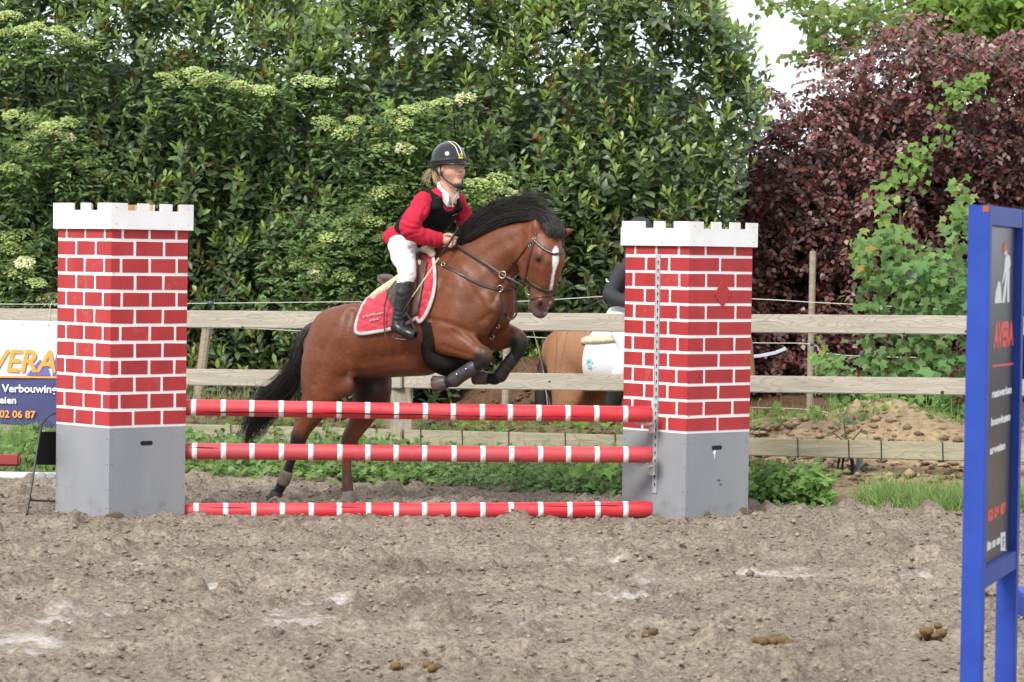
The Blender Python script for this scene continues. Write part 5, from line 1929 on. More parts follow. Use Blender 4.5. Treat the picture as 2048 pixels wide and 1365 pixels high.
# stirrups: leather, iron
M_IRON = pmat('dark_stirrup', (.045, .045, .05), .35, metal=.4)
for sg in (-1, 1):
    top, bot = hp(822, 560, -.27), hp(812, 628, -.315)
    f = lambda p: Vector((p.x, p.y * -sg, p.z))
    MB().tube([f(top), f(top.lerp(bot, .5)), f(bot)], 1.0, 8, flat=(.014, .003), up=[f(Vector((0, -1, .2)))] * 3).build('stirrup_leather', M_LEATH, saddle, smooth=True)
    rows = [(812, 626), (803, 640), (796, 657), (789, 674), (792, 678), (812, 680), (832, 679), (834, 674), (829, 657), (821, 640), (812, 626)]
    lats = [-.315, -.33, -.34, -.345, -.345, -.33, -.30, -.295, -.30, -.31, -.315]
    P = [f(hp(x, y, l)) for (x, y), l in zip(rows, lats)]
    MB().tube([Vector(p) for p in crom([tuple(p) for p in P], 4)], .0065, 7, caps=False).build('stirrup_iron', M_IRON, saddle, smooth=True)
# loose strap end hanging from the saddle
MB().tube([hp(792, 562, -.27), hp(778, 580, -.285), hp(769, 612, -.29), hp(768, 650, -.29), hp(772, 680, -.29)], 1.0, 6, flat=(.005, .0018), up=Vector((0, -1, 0))).build('strap_end', M_LEATH, saddle)
# ================================================================== the rider
TY = math.radians(-22)
TS = Vector((-math.sin(TY), math.cos(TY), 0))
TFW = Vector((math.cos(TY), math.sin(TY), 0))
torso = chain([(806, 487, 0, .104, 27), (828, 464, 0, .108, 30), (856, 434, 0, .128, 33), (876, 410, 0, .132, 29), (888, 394, 0, .075, 20)])
arm_n = chain([(846, 404, -.13, .050, 17), (834, 425, -.20, .050, 17.5), (819, 458, -.245, .047, 16.5), (838, 471, -.20, .043, 15), (862, 477, -.15, .038, 13), (878, 480, -.115, .034, 11.5)])
arm_f = chain([(912, 404, .11, .050, 16), (922, 420, .17, .048, 15), (930, 445, .19, .044, 14), (928, 465, .15, .038, 12.5), (925, 474, .12, .034, 11.5)])
leg_n = chain([(806, 492, -.07, .082, 26), (806, 512, -.16, .078, 22), (813, 533, -.24, .065, 18), (815, 550, -.275, .055, 14.5), (811, 570, -.29, .052, 14)])
calf_n = chain([(811, 566, -.29, .050, 14), (806, 590, -.30, .050, 14), (801, 618, -.31, .042, 12), (797, 640, -.318, .037, 10.5), (796, 650, -.32, .037, 10.5)])
foot_n = chain([(793, 655, -.322, .034, 9), (804, 660, -.325, .036, 9.5), (816, 665, -.33, .038, 8.5), (826, 669, -.332, .033, 6.5)])
mir = lambda rows: [(x, -y, z, a, b_) for x, y, z, a, b_ in rows]

def head_frame():
    yaw, pitch, roll_ = math.radians(-20), math.radians(6), 0.0
    fwd = Vector((math.cos(yaw) * math.cos(pitch), math.sin(yaw) * math.cos(pitch), math.sin(pitch)))
    left = Vector((-math.sin(yaw), math.cos(yaw), 0))
    up = fwd.cross(left)
    c = hp(899, 333, .0)
    return Matrix(((fwd.x, left.x, up.x, c.x), (fwd.y, left.y, up.y, c.y), (fwd.z, left.z, up.z, c.z), (0, 0, 0, 1)))
HDM = head_frame()
def tr(V, M):
    A = np.array(M)
    return V @ A[:3, :3].T + A[:3, 3]

# --- skin: body, head and hand, one mesh
Bf = Field((.0, -.5, .7), (1.2, .5, 2.2), .010)
for c_ in (torso, arm_n, arm_f, leg_n, calf_n, foot_n, mir(leg_n), mir(calf_n), mir(foot_n)):
    Bf.limb(c_, .03, S=TS if c_ is torso else (0, 1, 0), grow=-.012)
nk0, nk1 = HDM @ Vector((-.015, 0, -.07)), hp(886, 398, 0)
Bf.limb([(*nk0, .044, .044), (*nk1, .05, .05)], .02)
bv, bq = Bf.mesh()
Ff = Field((-.13, -.11, -.22), (.14, .11, .14), .0042)
Ff.limb([(0, 0, .01, .072, .092)], .01, n=1)
Ff.limb([(.02, 0, -.01, .062, .062), (.04, 0, -.055, .050, .048), (.052, 0, -.092, .030, .030)], .02)
Ff.limb([(.070, 0, -.100, .017, .015)], .02, n=1)
for sg in (-1, 1):
    Ff.limb([(.055, sg * .034, -.040, .024, .026)], .025, n=1)
    Ff.limb([(.078, sg * .030, .014, .022, .012)], .015, n=1)
    Ff.limb([(.004, sg * .072, -.018, .007, .024)], .008, n=1)
    Ff.limb([(.092, sg * .031, -.006, .013, .010)], .008, n=1, op='cut')
    Ff.limb([(.098, sg * .011, -.036, .007, .007)], .008, n=1)
Ff.limb([(.084, 0, .0, .008, .010), (.098, 0, -.024, .009, .010), (.106, 0, -.033, .010, .010)], .010)
Ff.limb([(.088, 0, -.060, .020, .0065)], .006, n=1)
Ff.limb([(.086, 0, -.0725, .017, .0065)], .006, n=1)
Ff.limb([(.099, 0, -.0662, .022, .0022)], .004, n=1, op='cut')
Ff.limb([(-.012, 0, -.05, .046, .048), (-.030, 0, -.20, .048, .05)], .02)
fv, fq = Ff.mesh()
fl = fv.copy()
skin = np.tile(np.array([.56, .335, .235]), (len(fv), 1))
def fsp(p, r):
    return np.clip(1.3 - np.linalg.norm(fl - np.array(p), axis=1) / r, 0, 1)[:, None]
for sg in (-1, 1):
    w = fsp((.06, sg * .045, -.045), .03) * .45
    skin = skin * (1 - w) + np.array([.62, .24, .19]) * w
w = np.clip(1.4 - np.sqrt(((fl[:, 1]) / .024) ** 2 + ((fl[:, 2] + .066) / .0125) ** 2 + ((fl[:, 0] - .09) / .022) ** 2), 0, 1)[:, None]
skin = skin * (1 - w) + np.array([.46, .13, .12]) * w
w = fsp((.1, 0, -.034), .014) * .4
skin = skin * (1 - w) + np.array([.6, .24, .19]) * w
fv = tr(fv, HDM)
# hand on the near side: palm, four curled fingers of different length, thumb, closed on rein and whip
def hrow(rows):
    out = []
    for px, py, lat, r in rows:
        p = hp(px, py, lat)
        out.append((p.x, p.y, p.z, r, r))
    return out
w0 = hp(895, 482, -.105)
Hf = Field((w0.x - .12, w0.y - .09, w0.z - .09), (w0.x + .12, w0.y + .09, w0.z + .09), .0034)
Hf.limb(hrow([(872, 479, -.118, .024), (882, 480, -.110, .021), (889, 480, -.108, .024), (897, 480, -.106, .024)]), .012)
Hf.limb(hrow([(893, 484, -.104, .020), (900, 483, -.104, .018)]), .012)
for rows in ([(899, 474, -.110, .0100), (906, 474, -.118, .0092), (911, 477, -.116, .0085), (914, 476, -.108, .0075)],
             [(901, 478, -.110, .0100), (908, 480, -.122, .0095), (910, 484, -.120, .0088), (905, 485, -.112, .0080)],
             [(901, 483, -.110, .0098), (907, 486, -.122, .0092), (908, 490, -.119, .0086), (902, 490, -.110, .0078)],
             [(899, 487, -.108, .0090), (903, 491, -.118, .0085), (903, 494, -.114, .0078), (898, 493, -.106, .0070)]):
    Hf.limb(hrow(rows), .004)
Hf.limb(hrow([(887, 474, -.112, .0115), (893, 470, -.122, .0105), (901, 470, -.125, .0095), (906, 473, -.122, .0080)]), .006)
gv, gq = Hf.mesh()
h2 = hp(925, 478, .10)
Gf = Field((h2.x - .09, h2.y - .08, h2.z - .08), (h2.x + .1, h2.y + .08, h2.z + .08), .005)
Gf.limb(hrow([(922, 474, .115, .026), (928, 478, .10, .026)]), .012)
for k in range(4):
    Gf.limb(hrow([(931 - k, 475 + 3.5 * k, .095, .009), (935 - k, 478 + 3.5 * k, .085, .0088), (932 - k, 482 + 3.5 * k, .08, .008)]), .004)
Gf.limb(hrow([(924, 472, .09, .0105), (930, 472, .08, .009)]), .006)
kv, kq = Gf.mesh()
SK = np.array([.56, .335, .235])
allV = np.vstack([bv, fv, gv, kv])
o1, o2, o3 = len(bv), len(bv) + len(fv), len(bv) + len(fv) + len(gv)
allF = np.vstack([bq, fq + o1, gq + o2, kq + o3])
allC = np.vstack([np.tile(SK, (len(bv), 1)), skin, np.tile(SK * .86, (len(gv) + len(kv), 1))])
M_SKIN = attrmat('skin', .5, bump=.0004, bscale=300, spec=.35, sss=.12, var=.06, vscale=40)
rider = thing('person', 'rider in red jacket, black vest, white breeches and black helmet jumping the bay horse', 'person', HP0, HPHI)
fmesh('body', allV, allF, M_SKIN, rider, smooth=True, cols=allC)
M_EYEW = pmat('eye_white', (.6, .58, .56), .2)
for sg in (-1, 1):
    e = MB().ball(HDM @ Vector((.078, sg * .031, -.006)), .0115, 10, 7).build('eye', M_EYEW, rider, smooth=True)
    MB().ball(HDM @ Vector((.0868, sg * .031, -.006)), .0042, 8, 6).build('iris', M_EYEB, e, smooth=True)

# --- clothes
def wrinkle(V, Fq, amp, sc, seed, stretch=(1, 1, 1)):
    e1 = V[Fq[:, 1]] - V[Fq[:, 0]]
    e2 = V[Fq[:, 3]] - V[Fq[:, 0]]
    fn = np.cross(e1, e2)
    N = np.zeros_like(V)
    for i in range(4):
        np.add.at(N, Fq[:, i], fn)
    N /= np.linalg.norm(N, axis=1)[:, None] + 1e-12
    s = np.array(stretch)
    n = fbm((V[:, 0] * s[0] + V[:, 1] * .7) * sc, (V[:, 2] * s[2] + V[:, 1] * .5) * sc, 3, seed)
    return V + N * ((1 - np.abs(n) * 2) * amp)[:, None]
M_JACK = pmat('red_jacket_cloth', (.52, .024, .052), .9, (.43, .019, .042), scale=6, bump=.0016, bscale=120, spec=.15)
M_VEST = pmat('black_vest_cloth', (.009, .009, .010), .85, bump=.0018, bscale=90, spec=.15)
M_BREE = pmat('white_breeches_cloth', (.78, .77, .80), .8, bump=.0006, bscale=200)
M_RBOOT = pmat('black_riding_boot', (.013, .013, .014), .32, (.025, .025, .025), scale=12, bump=.002, bscale=25)
Jf = Field((.1, -.5, 1.3), (1.3, .5, 2.1), .0085)
Jf.limb(torso, .03, S=TS, grow=.004)
Jf.limb(chain([(796, 472, 0, .095, 17), (805, 482, 0, .105, 22)]), .03, S=TS)
Jf.limb(arm_n, .03, grow=.003)
Jf.limb(arm_f, .03, grow=.003)
q0, q1 = hp(800, 490, 0), hp(810, 440, 0)
Jf.plane(hp(800, 489, 0), (-.15, 0, -1), .01)
Jf.limb([(*(nk0 + (nk0 - nk1) * .5), .052, .052), (*hp(889, 396, 0), .052, .052), (*(hp(893, 408, 0) + TFW * .07), .03, .03)], .01, op='cut')
jv, jq = Jf.mesh()
jv = wrinkle(wrinkle(relax(jv, jq, 1, .4), jq, .0075, 8, 5, (.8, 1, 1.2)), jq, .0030, 22, 6, (1, 1, 1))
def folds(V, Q, lines):
    N = vnorm(V, Q)
    x, y = px_of(V)
    dsp = np.zeros(len(V))
    for pts, w, d in lines:
        m = np.full(len(V), 1e9)
        for q in crom(pts, 6):
            m = np.minimum(m, (x - q[0]) ** 2 + (y - q[1]) ** 2)
        dsp += d * (np.exp(-m / w ** 2) - .55 * np.exp(-m / (2.2 * w) ** 2))
    return V + N * dsp[:, None]
jv = folds(jv, jq, [([(806, 438), (820, 446), (838, 450)], 3, -.011), ([(804, 452), (820, 458), (840, 458)], 3, -.012), ([(812, 474), (826, 468), (842, 464)], 3, -.010), ([(852, 414), (846, 428), (842, 444)], 3, -.009),
                    ([(848, 470), (852, 480), (853, 490)], 3, -.008), ([(862, 468), (866, 478), (866, 490)], 2.6, -.007), ([(834, 394), (848, 408), (856, 428)], 2.4, -.007), ([(784, 468), (800, 464), (816, 456)], 3, -.010),
                    ([(782, 478), (798, 476), (814, 472)], 3, -.009), ([(926, 410), (930, 424), (924, 436)], 3, -.008), ([(920, 440), (930, 448), (938, 446)], 3, -.010), ([(918, 456), (928, 460), (938, 456)], 3, -.009),
                    ([(818, 410), (828, 420), (830, 436)], 3.5, -.007), ([(874, 472), (876, 480), (875, 490)], 2, -.006)])
fmesh('jacket', jv, jq, M_JACK, rider, smooth=True)
Vf = Field((.2, -.4, 1.4), (1.3, .4, 2.1), .0075)
vt = [list(r) for r in torso]
Vf.limb(vt[1:4], .02, S=TS, grow=.020)
for sg in (-1, 1):       # shoulder straps
    a = hp(878, 412, 0) + TS * (sg * .082)
    Vf.limb([(*(a + TFW * .075 + Vector((0, 0, -.01))), .034, .026), (*(a + Vector((0, 0, .05))), .036, .022), (*(a - TFW * .07), .036, .026)], .02, S=TS)
Vf.plane(hp(838, 476, 0), (-.45, .12, -.9), .01)
Vf.limb([(*(nk0 + (nk0 - nk1) * .5), .056, .056), (*hp(889, 396, 0), .056, .058), (*(hp(890, 408, 0) + TFW * .11), .05, .045)], .01, op='cut')
vv, vq = Vf.mesh()
vv = relax(vv, vq, 2, .4)
vest = fmesh('protective_vest', vv, vq, M_VEST, rider, smooth=True)
VBVH = BVHTree.FromPolygons([Vector(v) for v in vv], [tuple(int(i) for i in f) for f in vq])
def vline(pts, r, name, mat, lift=.001):
    P = [on_horse(x, y, lift, -.1, VBVH)[0] for x, y in crom(pts, 5)]
    MB().tube(P, r, 5).build(name, mat, vest, smooth=True)
M_SEAM = pmat('vest_seam', (.028, .028, .03), .8)
vline([(870, 396), (876, 397), (884, 394)], .003, 'strap_seam', M_SEAM)
vline([(912, 398), (920, 398), (926, 396)], .003, 'strap_seam', M_SEAM)
vline([(886, 416), (896, 421), (908, 419), (914, 414)], .0022, 'chest_seam', M_SEAM)
vline([(904, 432), (909, 430), (914, 428)], .0022, 'woven_tab', pmat('grey_tab', (.25, .25, .25), .7))
Lf = Field((.05, -.5, .95), (1.0, .5, 1.8), .0085)
Lf.limb(chain([(804, 485, 0, .105, 22), (808, 494, 0, .11, 26), (815, 505, 0, .095, 24)]), .03)
Lf.limb(leg_n, .03, grow=.001)
Lf.limb(mir(leg_n), .03, grow=.001)
lv, lq = Lf.mesh()
lv = wrinkle(lv, lq, .0048, 12, 15, (1.5, 1, .6))
lv = folds(lv, lq, [([(796, 502), (812, 500), (832, 494)], 3, -.008), ([(792, 516), (808, 514), (826, 506)], 3, -.007), ([(798, 544), (808, 546), (818, 543)], 2.6, -.006), ([(800, 552), (812, 554), (826, 550)], 2.4, -.005), ([(812, 520), (818, 530), (822, 542)], 4, .004)])
fmesh('breeches', lv, lq, M_BREE, rider, smooth=True)
for m_ in (lambda r: r, mir):
    Of = Field((.0, -.5, .75), (.9, .5, 1.5), .0075)
    cc_ = m_(calf_n)
    Of.limb(cc_, .02, grow=.006)
    Of.limb(m_(foot_n), .02, grow=.004)
    k0, k1 = Vector(cc_[0][:3]), Vector(cc_[1][:3])
    Of.plane(k0 + (k1 - k0) * .02, tuple((k0 - k1).normalized() + Vector((-.35, 0, 0))), .004)
    ov, oq = Of.mesh()
    ov = wrinkle(ov, oq, .0022, 14, 25)
    ov = folds(ov, oq, [([(790, 632), (800, 634), (808, 630)], 2.4, -.006), ([(789, 641), (799, 643), (807, 638)], 2.4, -.006), ([(790, 622), (800, 625), (810, 620)], 2.4, -.004), ([(792, 590), (804, 594), (818, 588)], 4, -.003)])
    fmesh('riding_boot', ov, oq, M_RBOOT, rider, smooth=True)
# shirt collar
M_SHIRT = pmat('white_shirt', (.80, .80, .84), .8)
RB = BVHTree.FromPolygons([Vector(v) for v in np.vstack([allV, jv])], [tuple(int(i) for i in f) for f in np.vstack([allF, jq + len(allV)])])
def collar(poly, name='collar'):
    V = [on_horse(x, y, .020, 0, RB)[0] for x, y in poly]
    MB().prism(V, -(hray(890, 390).normalized()) * .006).build(name, M_SHIRT, rider)
collar([(877, 364), (883, 365), (887, 376), (892, 390), (897, 404), (898, 412), (891, 411), (884, 404), (882, 388), (879, 376)])
collar([(911, 381), (914, 383), (912, 395), (908, 408), (903, 411), (899, 412), (898, 408), (903, 400), (907, 392)])
Cf = Field((.4, -.25, 1.6), (1.2, .25, 2.1), .006)
Cf.limb([(*nk0.lerp(nk1, .62), .056, .056), (*nk0.lerp(nk1, .95), .062, .062)], .01)
Cf.limb([(*(nk0 + (nk0 - nk1) * .4), .050, .050), (*nk1, .052, .052)], .004, op='cut')
Cf.limb([(*(nk0.lerp(nk1, .6) + TFW * .07), .034, .05), (*(nk1 + TFW * .08), .016, .05)], .006, S=TS, op='cut')
Cf.plane(nk0.lerp(nk1, .55), tuple((nk0 - nk1) + TFW * -.02), .004)
cv, cq = Cf.mesh()
fmesh('collar_band', cv, cq, M_SHIRT, rider, smooth=True)
# wrist watch
ax_ = (hp(884, 481, -.11) - hp(874, 479, -.118)).normalized()
a_ = ax_.orthogonal().normalized()
b_ = ax_.cross(a_)
cw = hp(879, 480, -.113)
MB().tube([cw + (a_ * math.cos(t) + b_ * math.sin(t)) * .0265 for t in np.linspace(0, 6.283, 20)], .005, 6, caps=False).build('wrist_watch', M_BLKM if 'M_BLKM' in globals() else M_VEST, rider, smooth=True)

# helmet
M_HELM = pmat('black_helmet_shell', (.008, .008, .010), .16, coat=.25, spec=.45)
M_HELM2 = pmat('black_helmet_cloth', (.016, .017, .018), .6)
M_TRIM = pmat('pale_gold_piping', (.75, .62, .5), .35, metal=.3)
M_YEL = pmat('yellow_emblem', (.72, .58, .03), .5)
helmet = bpy.data.objects.new('helmet', None)
link(helmet, rider)
Kf = Field((-.16, -.13, -.08), (.2, .13, .17), .0045)
Kf.limb([(-.008, 0, .028, .100, .116)], .01, n=1)
Kf.limb([(-.07, 0, .0, .075, .05)], .03, n=1)
Kf.plane((0, 0, -.004), (.06, 0, -1), .006)
Kf.plane((-.02, 0, -.03), (-.0, 0, -1), .006)
Kf.limb([(0, 0, -.02, .080, .092)], .004, n=1, op='cut')
nv_, nq_ = Kf.mesh()
fmesh('shell', tr(nv_, HDM), nq_, M_HELM, helmet, smooth=True)
# peak
mb = MB()
V, F = [], []
nr, na = 6, 25
for i in range(nr):
    for j in range(na):
        th = math.radians(-95 + 190 * j / (na - 1))
        t = i / (nr - 1)
        ext = .040 * max(math.cos(th * .9), 0) ** .7 + .006
        rx, ry = .108 + ext * t, .093 + ext * t * .45
        V.append((math.cos(th) * rx - .006, math.sin(th) * ry, .010 - .014 * t ** 1.5 * max(math.cos(th), 0) + .003))
for i in range(nr - 1):
    for j in range(na - 1):
        a = i * na + j
        F.append((a, a + na, a + na + 1, a + 1))
n = len(V)
V2 = V + [(x, y, z - .005) for x, y, z in V]
F2 = F + [tuple(k + n for k in f[::-1]) for f in F] + [((nr - 1) * na + j + 1, (nr - 1) * na + j, (nr - 1) * na + j + n, (nr - 1) * na + j + 1 + n) for j in range(na - 1)]
MB().add([HDM @ Vector(v) for v in V2], F2).build('peak', M_HELM, helmet, smooth=True)
def hsurf(az, el, lift=.002):
    """point on the shell: azimuth from the front (left positive), elevation"""
    d = Vector((math.cos(el) * math.cos(az), math.cos(el) * math.sin(az), math.sin(el)))
    k = 1 / math.sqrt(d.x ** 2 / .116 ** 2 + d.y ** 2 / .100 ** 2 + d.z ** 2 / .116 ** 2)
    return HDM @ (Vector((-.008, 0, .028)) + d * (k + lift))
mb = MB()
mb.tube([hsurf(t, math.radians(1), .0015) for t in np.linspace(-2.2, 2.2, 40)], 1.0, 8, flat=(.0095, .0028), up=[hsurf(t, .02, .2) - hsurf(t, .02, 0) for t in np.linspace(-2.2, 2.2, 40)], caps=True)
mb.build('band', M_HELM2, helmet, smooth=True)
for sg in (-1, 1):
    pts = [hsurf(sg * (.12 + .10 * t + .55 * max(t - .45, 0)), math.radians(10 + 75 * t), .0012) for t in np.linspace(0, 1, 16)]
    MB().tube(pts, .0026, 6).build('piping', M_TRIM, helmet, smooth=True)
    pts = [hsurf(sg * t, math.radians(52 - 9 * abs(t - 1.5) ** 2), .0008) for t in np.linspace(.75, 2.6, 18)]
# centre panel
V, F = [], []
for i in range(15):
    t = i / 14
    for j in range(7):
        sgw = (j - 3) / 3
        V.append(hsurf(sgw * (.11 + .09 * t + .55 * max(t - .45, 0)), math.radians(10 + 75 * t), .0008))
for i in range(14):
    for j in range(6):
        a = i * 7 + j
        F.append((a, a + 1, a + 8, a + 7))
MB().add(V, F).build('centre_panel', M_HELM2, helmet, smooth=True)
# yellow emblem: a small leaping figure over a wavy word line
for pts in ([(-.07, 10), (-.02, 15), (.05, 14), (.12, 11), (.15, 8)], [(-.07, 10), (-.03, 8), (.04, 9), (.10, 8)], [(-.02, 15), (-.05, 17), (-.08, 15)], [(.10, 11), (.07, 7), (.12, 5)],
            [(-.10, 4.5), (-.06, 5.6), (-.03, 3.8), (.0, 5.4), (.04, 3.8), (.08, 5.2), (.12, 3.6), (.16, 4.6)], [(-.10, 2.8), (0, 2.4), (.16, 2.6)]):
    P = [tuple(hsurf(-a, math.radians(e), .004)) for a, e in pts]
    MB().tube([Vector(p) for p in crom(P, 4)], .0022, 5).build('emblem', M_YEL, helmet, smooth=True)
# harness
M_HARN = pmat('black_harness', (.012, .012, .013), .6)
for sg in (-1, 1):
    P = [HDM @ Vector(q) for q in ((.022, sg * .082, .0), (.014, sg * .078, -.03), (.016, sg * .070, -.060), (.040, sg * .058, -.092), (.060, sg * .034, -.116), (.070, 0, -.123))]
    MB().tube([Vector(p) for p in crom([tuple(p) for p in P], 4)], 1.0, 8, flat=(.0065, .0025), up=Vector((0, 0, 1)) + TFW).build('chin_strap', M_HARN, helmet, smooth=True)
    MB().tube([HDM @ Vector((-.05, sg * .076, -.01)), HDM @ Vector((-.02, sg * .074, -.045)), HDM @ Vector((.016, sg * .070, -.062))], .004, 6).build('chin_strap', M_HARN, helmet, smooth=True)
P = [HDM @ Vector(q) for q in ((.066, -.03, -.118), (.076, -.012, -.126), (.078, .012, -.124), (.066, .034, -.112))]
MB().tube(P, [.008, .011, .011, .008], 8).build('chin_cup', M_HARN, helmet, smooth=True)

# fair hair: side locks and a flying pony tail
M_BLOND = pmat('blond_hair', (.66, .52, .33), .5, (.50, .37, .20), scale=30)
def hg(rows, w):
    return np.array([list(HDM @ Vector(p)) + [ww] for p, ww in zip(rows, w)])
hair = strands('hair', [hg([(-.05, -.055, .0), (-.055, -.06, -.035), (-.05, -.05, -.075), (-.06, -.03, -.11)], (.018, .018, .016, .01)),
                        hg([(-.08, -.03, .0), (-.09, -.035, -.04), (-.085, -.02, -.09), (-.085, 0, -.12)], (.02, .02, .018, .01))], 420, .0014, rider, M_BLOND, 1.0, 10, .1, .006)
strands('pony_tail', [hg([(-.085, -.02, -.005), (-.125, -.04, -.012), (-.155, -.05, -.045), (-.165, -.05, -.085)], (.010, .012, .018, .026))], 130, .0009, rider, M_BLOND, 1.0, 12, .3, .012)

# --- riding crop held in the near hand
crop = thing('riding_crop', 'riding crop with dark grip and pale green shaft held by the jumping rider', 'riding crop', HP0, HPHI)
c0, c1, c2, c3, c4 = hp(917, 457, -.135), hp(903, 479, -.145), hp(878, 516, -.20), hp(824, 595, -.335), hp(806, 624, -.36)
MB().tube([c0 - (c1 - c0) * .02, c0, c0.lerp(c1, .12), c1, c2], [.006, .0095, .0065, .0068, .0060], 9).build('grip', M_HARN, crop, smooth=True)
MB().tube([c2, c2.lerp(c3, .5), c3], [.0050, .0042, .0035], 8).build('shaft', pmat('pale_green_shaft', (.42, .48, .27), .4), crop, smooth=True)
MB().tube([c3, c3.lerp(c4, .6), c4, hp(799, 645, -.36), hp(782, 668, -.36)], [.0042, .0050, .0034, .0028, .0016], 7).build('lash', M_HARN, crop, smooth=True)
# ================================================================== hedge, shrubs and trees
M_LAUREL = leafmat('laurel_leaf', .42, .30, .85)
M_SOFT = leafmat('soft_leaf', .6, .35, .3)
M_BEECH = leafmat('copper_beech_leaf', .38, .12, .5)
M_GRASS = leafmat('grass_blade', .6, .35, .3)
M_BARK = pmat('bark', (.075, .058, .042), .95, (.045, .034, .026), scale=20, bump=.01)
M_TWIG = pmat('twig', (.17, .12, .085), .9)

def at_np(px, py, Yd):
    return np.array([list(at(a, b, c)) for a, b, c in zip(np.broadcast_to(px, np.shape(Yd)), np.broadcast_to(py, np.shape(Yd)), Yd)])
def pxx(px, Yd):
    return (px - 1024) / FPX * Yd

def leaf_parts(n, P, D, N, L, W, C, kind, mat, parent, fold, droop, pick):
    """the n leaves that show largest become objects sharing one mesh; returns the mask of the rest"""
    sel = np.zeros(len(P), bool)
    sel[pick[:n]] = True
    me = {}
    for i in np.where(sel)[0]:
        key = int(rng.integers(0, 6))
        if key not in me:
            v, Fs, m = leaves(np.zeros((1, 3)), np.array([[0, 1., 0]]), np.array([[0, 0, 1.]]), np.array([1.]), np.array([float(W[i] / L[i])]), kind, fold, droop)
            o = fmesh('leaf', v, Fs, mat, parent, cols=np.repeat(C[i:i + 1], m, 0))
            me[key] = o.data
        else:
            o = link(bpy.data.objects.new('leaf', me[key]), parent)
        d = Vector(D[i]).normalized()
        x = d.cross(Vector(N[i])).normalized()
        n_ = x.cross(d)
        s_ = float(L[i])
        M = Matrix(((x.x, d.x, n_.x, P[i, 0]), (x.y, d.y, n_.y, P[i, 1]), (x.z, d.z, n_.z, P[i, 2]), (0, 0, 0, 1)))
        M = parent_matrix(parent).inverted() @ M
        o.location, o.rotation_euler, o.scale = M.to_translation(), M.to_euler(), (s_, s_, s_)
    return ~sel

def foliage(name, P, D, N, L, W, C, kind, mat, parent, fold=.25, droop=.2, nparts=0, pick=None):
    if nparts:
        rest = leaf_parts(nparts, P, D, N, L, W, C, kind, mat, parent, fold, droop, pick if pick is not None else np.argsort(P[:, 1]))
        P, D, N, L, W, C = P[rest], D[rest], N[rest], L[rest], W[rest], C[rest]
    V, Fs, m = leaves(P, D, N, L, W, kind, fold, droop)
    return stuff(fmesh(name, V, Fs, mat, parent, cols=np.repeat(C, m, 0), world=True))

def hedge_y(x, z):
    return 25.55 + .38 * fbm(x * .75, z * .75, 3, 21) + .12 * fbm(x * 2.4, z * 2.4, 2, 33) - .10 * (z - 1.5)

